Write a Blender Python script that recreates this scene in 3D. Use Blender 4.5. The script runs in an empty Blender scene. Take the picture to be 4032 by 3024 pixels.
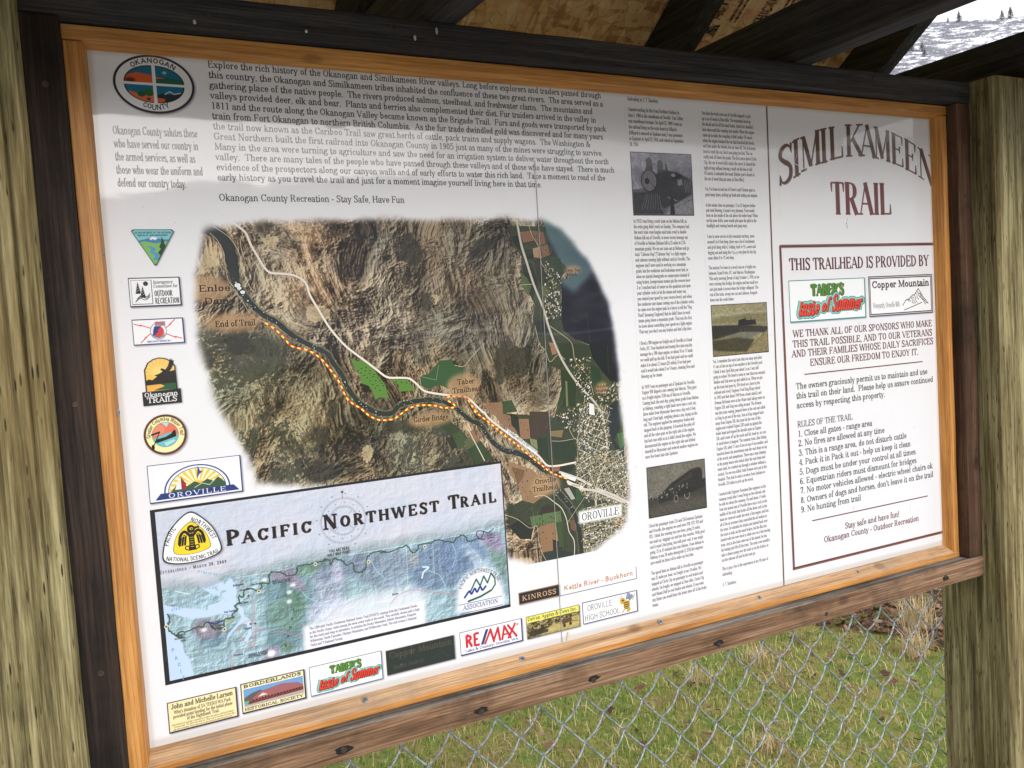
import bpy, bmesh, math, random
import numpy as np
from mathutils import Vector, Matrix

SC = bpy.context.scene
COL = SC.collection
Z0 = 1.05                      # height of the poster's lower edge above the ground
# ------------------------------------------------------------------ camera
cam_d = bpy.data.cameras.new('camera'); cam = bpy.data.objects.new('camera', cam_d); COL.objects.link(cam)
CAM = Vector((-0.05486, -1.02853, 0.43903 + Z0))
RIGHT = Vector((0.88434715, -0.46263437, -0.06244643)); DOWN = Vector((-0.0845384, -0.02715213, -0.99605021)); FWD = Vector((0.45911151, 0.88613329, -0.06312228))
m3 = Matrix((RIGHT, -DOWN, -FWD)).transposed()
cam.matrix_world = Matrix.Translation(CAM) @ m3.to_4x4()
cam_d.sensor_fit = 'HORIZONTAL'; cam_d.sensor_width = 36.0; cam_d.lens = 3435.24 / 4032 * 36.0
cam_d.clip_start = 0.02; cam_d.clip_end = 3000
SC.camera = cam
# ------------------------------------------------------------------ overcast winter daylight
world = bpy.data.worlds.new('World'); SC.world = world; world.use_nodes = True
wn = world.node_tree.nodes; wl = world.node_tree.links; wn.clear()
wo = wn.new('ShaderNodeOutputWorld'); bg = wn.new('ShaderNodeBackground'); sky = wn.new('ShaderNodeTexSky'); hs = wn.new('ShaderNodeHueSaturation'); mx = wn.new('ShaderNodeMixRGB')
sky.sky_type = 'NISHITA'; sky.sun_disc = False; SUN_EL, SUN_AZ = 24.0, 174.0
sky.sun_elevation = math.radians(SUN_EL); sky.sun_rotation = math.radians(SUN_AZ); sky.dust_density = 4.0; sky.air_density = 1.2
hs.inputs['Saturation'].default_value = 0.18
mx.inputs[0].default_value = 0.62; mx.inputs[2].default_value = (8.2, 8.35, 8.7, 1)     # thick even cloud over the clear-sky model
wl.new(sky.outputs[0], hs.inputs['Color']); wl.new(hs.outputs[0], mx.inputs[1]); wl.new(mx.outputs[0], bg.inputs[0]); wl.new(bg.outputs[0], wo.inputs[0])
bg.inputs[1].default_value = 0.12
sun_d = bpy.data.lights.new('sun', 'SUN'); sun = bpy.data.objects.new('sun', sun_d); COL.objects.link(sun)
sun_d.energy = 0.9; sun_d.angle = math.radians(40); sun_d.color = (1, .97, .93)
_el, _az = math.radians(SUN_EL), math.radians(SUN_AZ)
sdir = Vector((math.sin(_az) * math.cos(_el), math.cos(_az) * math.cos(_el), math.sin(_el)))
sun.rotation_euler = (-sdir).to_track_quat('-Z', 'Y').to_euler(); sun.location = sdir * 30
SC.view_settings.view_transform = 'Standard'; SC.view_settings.look = 'None'; SC.view_settings.exposure = 0.86; SC.view_settings.gamma = 1.0
SC.view_settings.use_curve_mapping = False
SC.render.engine = 'CYCLES'
SC.cycles.max_bounces = 8; SC.cycles.diffuse_bounces = 6; SC.cycles.glossy_bounces = 3; SC.cycles.transmission_bounces = 3; SC.cycles.transparent_max_bounces = 8
SC.cycles.use_denoising = True; SC.cycles.denoising_prefilter = 'ACCURATE'
R = random.Random(3)

# ------------------------------------------------------------------ helpers
def setp(o, label=None, cat=None, group=None, kind=None):
    if label: o['label'] = label
    if cat: o['category'] = cat
    if group: o['group'] = group
    if kind: o['kind'] = kind
    return o
def link(o, parent=None):
    COL.objects.link(o)
    if parent: o.parent = parent
    return o
def empty(name, loc=(0, 0, 0), **k):
    o = bpy.data.objects.new(name, None); o.location = loc; o.empty_display_size = .1
    setp(o, **k); return link(o)
def mesh_obj(name, verts, faces, mats, parent=None, loc=(0, 0, 0), smooth=False, uv=None, matidx=None):
    me = bpy.data.meshes.new(name); me.from_pydata([tuple(v) for v in verts], [], [tuple(f) for f in faces]); me.update()
    for m in (mats if isinstance(mats, (list, tuple)) else [mats]): me.materials.append(m)
    if smooth: me.shade_smooth()
    if matidx is not None: me.polygons.foreach_set('material_index', matidx)
    if uv is not None:
        l = me.uv_layers.new(name='UVMap'); l.data.foreach_set('uv', np.asarray(uv, np.float32).ravel())
    o = bpy.data.objects.new(name, me); o.location = loc
    return link(o, parent)
def bm_obj(name, bm, mats, parent=None, smooth=False):
    me = bpy.data.meshes.new(name); bm.to_mesh(me); bm.free()
    for m in (mats if isinstance(mats, (list, tuple)) else [mats]): me.materials.append(m)
    if smooth: me.shade_smooth()
    return link(bpy.data.objects.new(name, me), parent)

def prism(name, prof, axis, a, b, mats, parent=None, bevel=.0015, wob=.0, seg=1, topmat=None, taper=None):
    """extrude a closed profile along an axis from a to b. prof holds the two other coordinates in xyz order"""
    bm = bmesh.new(); n = max(1, int(seg)); rings = []
    rr = random.Random(int(abs(a * 977 + b * 331)) + len(prof))
    for i in range(n + 1):
        t = a + (b - a) * i / n; ring = []
        dx, dy = rr.uniform(-wob, wob), rr.uniform(-wob, wob)
        for p, q in prof:
            c = [p + dx, q + dy]; c.insert(axis, t); ring.append(bm.verts.new(c))
        rings.append(ring)
    k = len(prof)
    for i in range(n):
        for j in range(k): bm.faces.new((rings[i][j], rings[i][(j + 1) % k], rings[i + 1][(j + 1) % k], rings[i + 1][j]))
    bm.faces.new(rings[0][::-1]); bm.faces.new(rings[-1])
    bmesh.ops.recalc_face_normals(bm, faces=bm.faces)
    if bevel:
        es = [e for e in bm.edges if len(e.link_faces) == 2 and e.calc_face_angle(0) > .35]
        bmesh.ops.bevel(bm, geom=es, offset=bevel, segments=2, profile=.6, affect='EDGES')
    if topmat is not None:
        for f in bm.faces:
            if f.normal.z > .8: f.material_index = topmat
    return bm_obj(name, bm, mats, parent)
def beam(name, x0, x1, y0, y1, z0, z1, axis, mats, parent=None, bevel=.003, wob=0., seg=1, topmat=None):
    lo, hi = [x0, y0, z0], [x1, y1, z1]; o = [i for i in range(3) if i != axis]
    prof = [(lo[o[0]], lo[o[1]]), (hi[o[0]], lo[o[1]]), (hi[o[0]], hi[o[1]]), (lo[o[0]], hi[o[1]])]
    return prism(name, prof, axis, lo[axis], hi[axis], mats, parent, bevel, wob, seg, topmat)

# ---- materials
class NT:
    def __init__(s, name):
        s.m = bpy.data.materials.new(name); s.m.use_nodes = True; s.t = s.m.node_tree; s.n = s.t.nodes; s.l = s.t.links
        s.b = s.n['Principled BSDF']
    def new(s, t, **k):
        o = s.n.new('ShaderNode' + t)
        for a, v in k.items(): setattr(o, a, v)
        return o
    def put(s, sock, v):
        if isinstance(v, bpy.types.NodeSocket): s.l.new(v, sock)
        else: sock.default_value = v
    def coord(s, scale=(1, 1, 1), obj=True):
        c = s.new('TexCoord'); mp = s.new('Mapping'); mp.inputs['Scale'].default_value = scale
        s.l.new(c.outputs['Object'], mp.inputs[0])
        if obj:
            oi = s.new('ObjectInfo'); mu = s.new('Math', operation='MULTIPLY'); mu.inputs[1].default_value = 37.0
            s.l.new(oi.outputs['Random'], mu.inputs[0]); cb = s.new('CombineXYZ')
            for i in range(3): s.l.new(mu.outputs[0], cb.inputs[i])
            s.l.new(cb.outputs[0], mp.inputs['Location'])
        return mp.outputs[0]
    def noise(s, v, scale, detail=4, rough=.55, dist=0.):
        n = s.new('TexNoise'); s.l.new(v, n.inputs['Vector'])
        n.inputs['Scale'].default_value = scale; n.inputs['Detail'].default_value = detail; n.inputs['Roughness'].default_value = rough; n.inputs['Distortion'].default_value = dist
        return n.outputs[0]
    def ramp(s, f, stops, interp='LINEAR'):
        r = s.new('ValToRGB'); r.color_ramp.interpolation = interp; e = r.color_ramp.elements
        while len(e) < len(stops): e.new(.5)
        for i, (p, c) in enumerate(stops): e[i].position = p; e[i].color = (c + (1,)) if len(c) == 3 else c
        s.l.new(f, r.inputs[0]); return r.outputs[0]
    def mix(s, f, a, b, mode='MIX'):
        m = s.new('MixRGB', blend_type=mode); s.put(m.inputs[0], f); s.put(m.inputs[1], a if isinstance(a, bpy.types.NodeSocket) else a + (1,)); s.put(m.inputs[2], b if isinstance(b, bpy.types.NodeSocket) else b + (1,))
        return m.outputs[0]
    def math(s, op, a, b=0.):
        m = s.new('Math', operation=op); s.put(m.inputs[0], a); s.put(m.inputs[1], b); return m.outputs[0]
    def bump(s, h, strength=.3, dist=.002, prev=None):
        b = s.new('Bump'); b.inputs['Strength'].default_value = strength; b.inputs['Distance'].default_value = dist; s.l.new(h, b.inputs['Height'])
        if prev: s.l.new(prev, b.inputs['Normal'])
        return b.outputs[0]
    def fin(s, col, rough=.7, nrm=None, spec=.3):
        s.put(s.b.inputs['Base Color'], col if isinstance(col, bpy.types.NodeSocket) else tuple(col) + (1,)); s.put(s.b.inputs['Roughness'], rough); s.b.inputs['Specular IOR Level'].default_value = spec
        if nrm: s.l.new(nrm, s.b.inputs['Normal'])
        return s.m
def G(v): return (v, v, v)

def wood(name, axis, dark, mid, light, grain=90., knots=True, rough=.62, bump=.35, stain=None, stain_amt=.5, spec=.3, weather=0.):
    s = NT(name)
    st = [1., 1., 1.]; st[axis] = .035
    v = s.coord(tuple(st))
    wrp = s.noise(v, 3.5, 3, .5)
    vv = s.new('VectorMath', operation='ADD'); sc_ = s.new('VectorMath', operation='SCALE'); c3 = s.new('CombineXYZ')
    for i in range(3): s.l.new(wrp, c3.inputs[i])
    s.l.new(c3.outputs[0], sc_.inputs[0]); sc_.inputs['Scale'].default_value = .018
    s.l.new(v, vv.inputs[0]); s.l.new(sc_.outputs[0], vv.inputs[1]); v2 = vv.outputs[0]
    g1 = s.noise(v2, grain, 5, .62); g2 = s.noise(v2, grain * 5, 3, .6); g3 = s.noise(s.coord((1, 1, 1)), 14, 4, .6)
    f = s.math('ADD', s.math('MULTIPLY', g1, .72), s.math('MULTIPLY', g2, .28))
    col = s.ramp(f, [(.37, dark), (.48, mid), (.62, light)])
    col = s.mix(s.math('MULTIPLY', g3, .45), col, mid)
    # growth rings showing as fine parallel lines
    xs = s.new('SeparateXYZ'); s.l.new(s.coord((1, 1, 1)), xs.inputs[0]); o_ = [i for i in range(3) if i != axis]
    ks_ = [.5, .5, .5]; ks_[axis] = .12
    ph = s.math('ADD', s.math('MULTIPLY', s.math('ADD', xs.outputs[o_[0]], s.math('MULTIPLY', xs.outputs[o_[1]], 1.3)), 1150.), s.math('MULTIPLY', s.noise(s.coord(tuple(ks_)), 14, 4), 34.))
    rg = s.math('ABSOLUTE', s.math('SINE', s.math('MULTIPLY', ph, .5))); rk = s.ramp(rg, [(.05, G(1)), (.55, G(0))]); col = s.mix(s.math('MULTIPLY', rk, .42), col, dark)
    h = s.math('ADD', f, s.math('MULTIPLY', rg, .35))
    if knots:
        ks = [5.5, 5.5, 5.5]; ks[axis] = 3.2
        vo = s.new('TexVoronoi'); vo.inputs['Scale'].default_value = 1.; s.l.new(s.coord(tuple(k * 3.2 for k in ks)), vo.inputs['Vector'])
        kn = s.ramp(vo.outputs['Distance'], [(.08, G(1)), (.16, G(.0))])
        col = s.mix(s.math('MULTIPLY', kn, .55), col, tuple(c * .5 for c in dark))
    if stain:
        sn = s.ramp(s.noise(s.coord((1, 1, 1)), 9, 5, .7), [(.48, G(0)), (.70, G(1))])
        col = s.mix(s.math('MULTIPLY', sn, stain_amt), col, stain)
    fl = s.noise(v, 700, 2, .5); col = s.mix(s.math('MULTIPLY', s.ramp(fl, [(.60, G(0)), (.72, G(1))]), .35), col, tuple(c * .5 for c in dark))
    nrm = s.bump(h, bump, .0012 if weather < .5 else .003)
    return s.fin(col, rough, nrm, spec)
# ---------------------------------------------------------------- printed artwork, drawn by code in millimetres
PW, PH, PS = 1333.0, 760.0, 3.0
TW, TH = int(PW * PS), int(PH * PS)
rng = np.random.default_rng(7)

def smooth(t):
    t = np.clip(t, 0, 1)
    return t * t * (3 - 2 * t)

def value_noise(h, w, cy, cx, r):
    g = r.random((int(cy) + 3, int(cx) + 3)).astype(np.float32)
    y = np.linspace(0, cy, h, dtype=np.float32); x = np.linspace(0, cx, w, dtype=np.float32)
    yi = y.astype(int); xi = x.astype(int)
    fy = smooth(y - yi)[:, None]; fx = smooth(x - xi)[None, :]
    a = g[yi][:, xi]; b = g[yi][:, xi + 1]; c = g[yi + 1][:, xi]; d = g[yi + 1][:, xi + 1]
    return (a * (1 - fx) + b * fx) * (1 - fy) + (c * (1 - fx) + d * fx) * fy

def fbm(h, w, cy, cx, n, r, gain=.5, ridge=False):
    o = np.zeros((h, w), np.float32); a = 1.; s = 0.
    for k in range(n):
        v = value_noise(h, w, min(cy * 2 ** k, h / 2), min(cx * 2 ** k, w / 2), r)
        if ridge: v = 1 - np.abs(2 * v - 1)
        o += a * v; s += a; a *= gain
    return o / s

def rfbm(h, w, cy, cx, n, r, gain, ridge, ang):
    S = int(math.hypot(h, w)) + 4; f = fbm(S, S, cy * S / h, cx * S / w, n, r, gain, ridge); a = math.radians(ang)
    Y = (np.arange(h) - h / 2)[:, None]; X = (np.arange(w) - w / 2)[None, :]
    return f[np.clip((Y * math.cos(a) - X * math.sin(a) + S / 2).astype(int), 0, S - 1), np.clip((X * math.cos(a) + Y * math.sin(a) + S / 2).astype(int), 0, S - 1)]

def blur(a, rad):
    rad = int(max(1, rad))
    for _ in range(3):
        for ax in (0, 1):
            p = np.pad(a, [(rad + 1, rad) if i == ax else (0, 0) for i in range(a.ndim)], mode='edge')
            c = np.cumsum(p, axis=ax, dtype=np.float64)
            n = a.shape[ax]
            hi = [slice(None)] * a.ndim; lo = [slice(None)] * a.ndim
            hi[ax] = slice(2 * rad + 1, 2 * rad + 1 + n); lo[ax] = slice(0, n)
            a = ((c[tuple(hi)] - c[tuple(lo)]) / (2 * rad + 1)).astype(np.float32)
    return a

class Art:
    """a raster sheet with origin (x0, y0) in mm, y down, colours as printed (display values)"""
    def __init__(s, x0, y0, w, h, col=(1, 1, 1), ps=PS):
        s.x0, s.y0, s.ps = x0, y0, ps
        s.h, s.w = int(round(h * ps)), int(round(w * ps))
        s.a = np.empty((s.h, s.w, 3), np.float32); s.a[:] = col
    def px(s, p):
        p = np.asarray(p, np.float32)
        return (p - (s.x0, s.y0)) * s.ps
    def box(s, x0, y0, x1, y1):
        q = s.px([(x0, y0), (x1, y1)])
        return (slice(max(0, int(round(q[0, 1]))), max(0, min(s.h, int(round(q[1, 1]))))),
                slice(max(0, int(round(q[0, 0]))), max(0, min(s.w, int(round(q[1, 0]))))))
    def rect(s, x0, y0, x1, y1, col, al=1.):
        b = s.box(x0, y0, x1, y1)
        s.a[b] = s.a[b] * (1 - al) + np.array(col, np.float32) * al
    def frame(s, x0, y0, x1, y1, t, col, tr=None, tb=None):
        tr = tr or t; tb = tb or t
        s.rect(x0, y0, x1, y0 + t, col); s.rect(x0, y1 - tb, x1, y1, col)
        s.rect(x0, y0, x0 + t, y1, col); s.rect(x1 - tr, y0, x1, y1, col)
    def lay(s, m, ox, oy, col, al=1.):
        h, w = m.shape
        y0, x0 = max(0, oy), max(0, ox); y1, x1 = min(s.h, oy + h), min(s.w, ox + w)
        if y1 <= y0 or x1 <= x0: return
        mm_ = m[y0 - oy:y1 - oy, x0 - ox:x1 - ox, None] * al
        v = s.a[y0:y1, x0:x1]
        v *= 1 - mm_; v += mm_ * np.asarray(col, np.float32)
    def polymask(s, pts, ss=3):
        q = s.px(pts); mn = np.floor(q.min(0)).astype(int) - 1; mx = np.ceil(q.max(0)).astype(int) + 2
        mn = np.maximum(mn, -4); mx = np.minimum(mx, (s.w + 4, s.h + 4))
        w, h = int(mx[0] - mn[0]), int(mx[1] - mn[1])
        if w < 1 or h < 1: return None
        cov = np.zeros((h, w + 2), np.float32); a = q - mn; b = np.roll(a, -1, 0)
        for i in range(h * ss):
            y = (i + .5) / ss
            c = (a[:, 1] <= y) != (b[:, 1] <= y)
            if not c.any(): continue
            xs = np.sort(a[c, 0] + (y - a[c, 1]) * (b[c, 0] - a[c, 0]) / (b[c, 1] - a[c, 1]))
            r = cov[i // ss]
            for k in range(0, len(xs) - 1, 2):
                l, e = min(max(xs[k], 0), w), min(max(xs[k + 1], 0), w)
                for v, sg in ((l, 1.), (e, -1.)):
                    j = int(v); f = v - j
                    r[j] += sg * (1 - f); r[j + 1] += sg * f
        return np.clip(np.cumsum(cov, 1)[:, :w] / ss, 0, 1), int(mn[0]), int(mn[1])
    def poly(s, pts, col, al=1., soft=0):
        m = s.polymask(pts)
        if m is None: return
        k, ox, oy = m
        if soft:
            r = int(soft * s.ps); k = blur(np.pad(k, 3 * r), r); ox -= 3 * r; oy -= 3 * r
        s.lay(k, ox, oy, col, al)
    def ell(s, cx, cy, rx, ry, col, al=1., a0=0, a1=360, n=64, soft=0):
        t = np.radians(np.linspace(a0, a1, n))
        s.poly(np.stack([cx + rx * np.cos(t), cy + ry * np.sin(t)], 1), col, al, soft)
    def line(s, pts, wd, col, al=1., closed=False, soft=0):
        """polyline, wd in mm (one value or one per point)"""
        q = s.px(pts)
        if closed: q = np.vstack([q, q[:1]])
        n = len(q); wd = np.broadcast_to(np.asarray(wd, np.float32) * s.ps / 2, (n,))
        mg = wd.max() + 2 + 3 * soft * s.ps
        mn = np.floor(q.min(0) - mg).astype(int); mx = np.ceil(q.max(0) + mg).astype(int)
        mn = np.maximum(mn, 0); mx = np.minimum(mx, (s.w, s.h))
        if (mx <= mn).any(): return
        m = np.zeros((mx[1] - mn[1], mx[0] - mn[0]), np.float32)
        seg_cover(m, q - mn, wd)
        if soft: m = blur(m, soft * s.ps)
        s.lay(m, int(mn[0]), int(mn[1]), col, al)

def seg_cover(m, q, wd, butt=False):
    H, W = m.shape
    for i in range(len(q) - 1):
        (ax, ay), (bx, by) = q[i], q[i + 1]; w0, w1 = wd[i], wd[i + 1]; r = max(w0, w1) + 1.5
        x0, x1 = max(0, int(min(ax, bx) - r)), min(W, int(max(ax, bx) + r) + 2)
        y0, y1 = max(0, int(min(ay, by) - r)), min(H, int(max(ay, by) + r) + 2)
        if x1 <= x0 or y1 <= y0: continue
        dx, dy = bx - ax, by - ay; L = math.hypot(dx, dy) + 1e-6
        X = np.arange(x0, x1, dtype=np.float32)[None, :] + .5 - ax; Y = np.arange(y0, y1, dtype=np.float32)[:, None] + .5 - ay
        t = (X * dx + Y * dy) / L; p = np.abs(X * dy - Y * dx) / L; tc = np.clip(t, 0, L); wv = w0 + (w1 - w0) * tc / L
        if butt:
            c = np.clip(wv + .5 - p, 0, 1) * np.clip(np.minimum(t, L - t) + .5, 0, 1)
        else:
            c = np.clip(wv + .5 - np.hypot(t - tc, p), 0, 1)
        v = m[y0:y1, x0:x1]; np.maximum(v, c, out=v)

def catmull(p, n=5, closed=False):
    p = np.asarray(p, float)
    q = np.vstack([p[-1], p, p[:2]]) if closed else np.vstack([2 * p[0] - p[1], p, 2 * p[-1] - p[-2]])
    o = []
    for i in range(1, len(q) - 2):
        t = np.arange(n)[:, None] / n; a, b, c, d = q[i - 1:i + 3]
        o.append(.5 * (2 * b + (c - a) * t + (2 * a - 5 * b + 4 * c - d) * t ** 2 + (3 * b - a - 3 * c + d) * t ** 3))
    o = np.vstack(o)
    return o if closed else np.vstack([o, p[-1:]])

# ---- lettering: every glyph is a handful of pen strokes (cap height 1, y up)
GL = {}
for _l in """A .86|l .09 0 .43 1 t|l .41 1 .77 0 T|l .21 .34 .64 .34 t|s .09 0|s .77 0
B .78|l .17 0 .17 1 T|l .17 .97 .42 .97 t|l .17 .53 .45 .53 t|l .17 .03 .45 .03 t|e .42 .75 .21 .22 -90 90|e .44 .28 .25 .25 -90 90|h .04 .17 .98|h .04 .17 .02
C .80|e .43 .5 .35 .49 38 322|v .71 .98 .66
D .86|l .17 0 .17 1 T|l .17 .97 .4 .97 t|l .17 .03 .4 .03 t|e .40 .5 .37 .47 -90 90|h .04 .17 .98|h .04 .17 .02
E .76|l .17 0 .17 1 T|l .17 .97 .65 .97 t|l .17 .52 .5 .52 t|l .17 .03 .67 .03 t|v .64 .97 .72|v .49 .63 .41|v .66 .03 .30|h .04 .17 .98|h .04 .17 .02
F .70|l .17 0 .17 1 T|l .17 .97 .63 .97 t|l .17 .5 .5 .5 t|v .62 .97 .72|v .49 .61 .39|h .04 .17 .98|s .17 0
G .86|e .43 .5 .35 .49 40 320|l .70 .06 .70 .42 T|l .5 .42 .80 .42 t|v .70 .98 .68
H .88|l .17 0 .17 1 T|l .70 0 .70 1 T|l .17 .52 .70 .52 t|s .17 0|s .17 1|s .70 0|s .70 1
I .40|l .20 0 .20 1 T|s .20 0|s .20 1
J .56|l .38 1 .38 .25 T|c .38 .25 .33 .06 .20 .02 .10 .08 .08 .2|s .38 1
K .84|l .17 0 .17 1 T|l .17 .36 .66 1 t|l .34 .56 .71 0 T|s .17 0|s .17 1|s .66 1|s .71 0
L .72|l .17 0 .17 1 T|l .17 .03 .66 .03 t|v .65 .03 .34|s .17 1|h .04 .17 .02
M 1.02|l .15 0 .15 1 t|l .17 1 .50 .05 T|l .50 .05 .84 1 t|l .86 0 .86 1 T|s .15 0|s .86 0|h .03 .17 .98|h .86 .98 .98
N .90|l .17 0 .17 1 t|l .19 1 .73 0 T|l .74 0 .74 1 t|s .17 0|h .03 .2 .98|s .74 1
O .86|e .43 .5 .35 .49 0 360
P .74|l .17 0 .17 1 T|l .17 .97 .42 .97 t|l .17 .47 .42 .47 t|e .42 .72 .26 .25 -90 90|s .17 0|h .04 .17 .98
Q .86|e .43 .5 .35 .49 0 360|l .42 .18 .78 -.12 T
R .82|l .17 0 .17 1 T|l .17 .97 .42 .97 t|l .17 .49 .42 .49 t|e .42 .73 .24 .24 -90 90|l .40 .49 .68 .0 T|h .6 .82 .02|s .17 0|h .04 .17 .98
S .66|m .56 .76 .50 .92 .33 .98 .15 .90 .12 .73 .27 .58 .44 .46 .53 .32 .50 .11 .33 .02 .16 .07 .09 .25|v .57 .98 .72|v .08 .02 .28
T .80|l .40 0 .40 1 T|l .06 .97 .74 .97 t|v .06 .97 .70|v .74 .97 .70|s .40 0
U .86|l .17 1 .17 .32 T|c .17 .34 .21 .09 .43 .01 .65 .09 .70 .34|l .70 .32 .70 1 t|s .17 1|s .70 1
V .84|l .09 1 .43 0 T|l .42 0 .75 1 t|s .1 1|s .75 1
W 1.18|l .08 1 .36 0 T|l .36 0 .60 1 t|l .59 1 .86 0 T|l .86 0 1.08 1 t|s .08 1|s 1.08 1
X .84|l .12 1 .72 0 T|l .72 1 .12 0 t|s .12 1|s .72 1|s .12 0|s .72 0
Y .82|l .08 1 .41 .45 T|l .73 1 .41 .45 t|l .41 .48 .41 0 T|s .09 1|s .73 1|s .41 0
Z .74|l .1 .97 .64 .97 t|l .62 .97 .1 .03 T|l .08 .03 .66 .03 t|v .11 .97 .74|v .65 .03 .28
a .60|c .11 .50 .18 .62 .30 .65 .41 .58 .43 .44|l .43 .46 .43 .10 T|c .43 .12 .48 .01 .58 .04|c .43 .38 .25 .34 .10 .24 .11 .07 .25 .01 .43 .12
b .66|l .15 0 .15 1.02 T|e .33 .33 .22 .33 -145 145|h .03 .15 1.0
c .56|e .32 .33 .23 .33 42 318|d .46 .50
d .66|e .30 .33 .21 .33 38 322|l .49 0 .49 1.02 T|h .36 .49 1.0|h .49 .62 .02
e .57|e .31 .33 .22 .33 0 318|l .09 .35 .53 .35 t
f .40|l .18 0 .18 .80 T|c .18 .78 .22 .96 .33 1.02 .42 .95|l .05 .64 .36 .64 t|s .18 0
g .60|e .27 .45 .17 .20 0 360|c .15 .27 .07 .17 .14 .09 .38 .07 .52 -.03 .48 -.2 .27 -.27 .07 -.2 .07 -.07 .17 .05|c .40 .58 .5 .66 .57 .62
h .68|l .15 0 .15 1.02 T|c .15 .46 .27 .64 .42 .63 .51 .48|l .51 .50 .51 0 T|h .03 .15 1|s .15 0|s .51 0
i .34|l .17 0 .17 .66 T|h .04 .17 .64|s .17 0|d .17 .92
j .32|l .18 .66 .18 -.1 T|c .18 -.08 .12 -.26 -.02 -.24|h .05 .18 .64|d .18 .92
k .66|l .15 0 .15 1.02 T|l .15 .24 .49 .64 t|l .27 .38 .54 0 T|h .03 .15 1|s .15 0|s .54 0|s .49 .64
l .34|l .17 0 .17 1.02 T|h .04 .17 1|s .17 0
m 1.0|l .15 0 .15 .66 T|c .15 .46 .25 .64 .39 .63 .48 .48|l .48 .50 .48 0 T|c .48 .46 .60 .64 .74 .63 .83 .48|l .83 .50 .83 0 T|h .03 .15 .64|s .15 0|s .48 0|s .83 0
n .68|l .15 0 .15 .66 T|c .15 .46 .27 .64 .42 .63 .51 .48|l .51 .50 .51 0 T|h .03 .15 .64|s .15 0|s .51 0
o .61|e .305 .33 .225 .33 0 360
p .66|l .15 -.3 .15 .66 T|e .33 .33 .22 .33 -145 145|h .03 .15 .64|s .15 -.28
q .66|l .49 -.3 .49 .66 T|e .30 .33 .21 .33 38 322|s .49 -.28
r .49|l .15 0 .15 .66 T|c .15 .44 .24 .60 .38 .64|d .39 .56|h .03 .15 .64|s .15 0
s .50|m .41 .50 .36 .61 .23 .65 .11 .57 .13 .44 .30 .34 .42 .24 .39 .06 .23 .01 .12 .05 .08 .17
t .40|l .17 .84 .17 .12 T|c .17 .14 .22 0 .31 .01 .37 .12|l .04 .64 .35 .64 t
u .68|l .14 .66 .14 .16 T|c .14 .18 .2 .01 .36 .02 .50 .2|l .50 0 .50 .66 T|h .02 .14 .64|h .38 .50 .64|h .50 .63 .02
v .60|l .08 .66 .31 0 T|l .30 0 .52 .66 t|s .09 .64|s .52 .64
w .88|l .08 .66 .28 0 T|l .28 0 .44 .66 t|l .43 .66 .63 0 T|l .63 0 .79 .66 t|s .08 .64|s .79 .64
x .62|l .09 .66 .52 0 T|l .52 .66 .09 0 t|s .1 .64|s .52 .64|s .1 0|s .52 0
y .60|l .08 .66 .31 .02 T|l .52 .66 .28 -.05 t|c .29 -.03 .20 -.25 .06 -.22|s .09 .64|s .52 .64
z .54|l .08 .63 .46 .63 t|l .45 .63 .08 .03 T|l .07 .03 .47 .03 t
0 .62|e .31 .5 .23 .49 0 360
1 .62|l .33 0 .33 1 T|l .33 .97 .16 .86 t|s .33 0
2 .62|c .1 .74 .18 .94 .32 .98 .48 .88 .48 .68 .3 .38 .1 .06|l .1 .05 .54 .05 T|v .54 .05 .25
3 .62|c .1 .80 .2 .95 .34 .97 .46 .84 .42 .62 .26 .53|c .26 .53 .46 .46 .51 .26 .40 .06 .24 .01 .09 .18
4 .62|l .42 0 .42 1 T|l .40 1 .06 .28 t|l .06 .28 .58 .28 t|s .42 0
5 .62|l .15 .96 .5 .96 T|l .15 .96 .13 .55 t|c .13 .55 .3 .63 .5 .5 .5 .2 .34 .02 .18 .03 .09 .16
6 .62|e .32 .31 .21 .30 0 360|c .1 .34 .16 .75 .34 .97 .5 .88
7 .62|l .1 .96 .56 .96 T|l .55 .95 .26 0 a|v .1 .96 .72
8 .62|e .31 .73 .18 .24 0 360|e .31 .27 .22 .26 0 360
9 .62|e .30 .69 .21 .30 0 360|c .52 .66 .46 .25 .28 .03 .12 .12
. .28|d .13 .05
, .28|d .13 .05|l .17 .06 .09 -.16 t
' .24|l .13 1 .11 .72 T
" .38|l .11 1 .10 .72 T|l .27 1 .26 .72 T
- .36|l .05 .35 .31 .35 T
~ .5|c .06 .32 .16 .42 .32 .34 .44 .44
( .36|c .30 1.05 .13 .75 .13 .15 .30 -.2
) .36|c .06 1.05 .23 .75 .23 .15 .06 -.2
/ .5|l .44 1.02 .06 -.05 t
! .30|l .15 1 .15 .3 T|d .15 .05
: .28|d .13 .05|d .13 .5
& .84|c .74 .42 .6 .1 .3 .01 .1 .16 .16 .42 .46 .68 .42 .94 .26 .96 .22 .74 .44 .38 .74 .02|s .72 .46
@ .9|e .45 .4 .36 .44 -40 300|e .44 .42 .15 .2 0 360|l .6 .62 .6 .3 t
% .9|e .22 .74 .15 .23 0 360|e .66 .26 .15 .23 0 360|l .7 1 .2 0 t
_ .34""".splitlines():
    _p = _l.split('|'); _h = _p[0].split()
    GL[_h[0] if _h[0] != '_' else ' '] = (float(_h[1]), [[q.split()[0]] + [float(v) if v not in 'Tta' else v for v in q.split()[1:]] for q in _p[1:]])

FONTS = {'serif': (.125, .064, .15, .055), 'serifbold': (.20, .10, .15, .075), 'didone': (.15, .04, .14, .04), 'slab': (.17, .10, .17, .11),
         'sans': (.115, .115, 0, 0), 'sansbold': (.18, .17, 0, 0), 'light': (.085, .085, 0, 0), 'brush': (.21, .15, 0, 0)}

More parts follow.
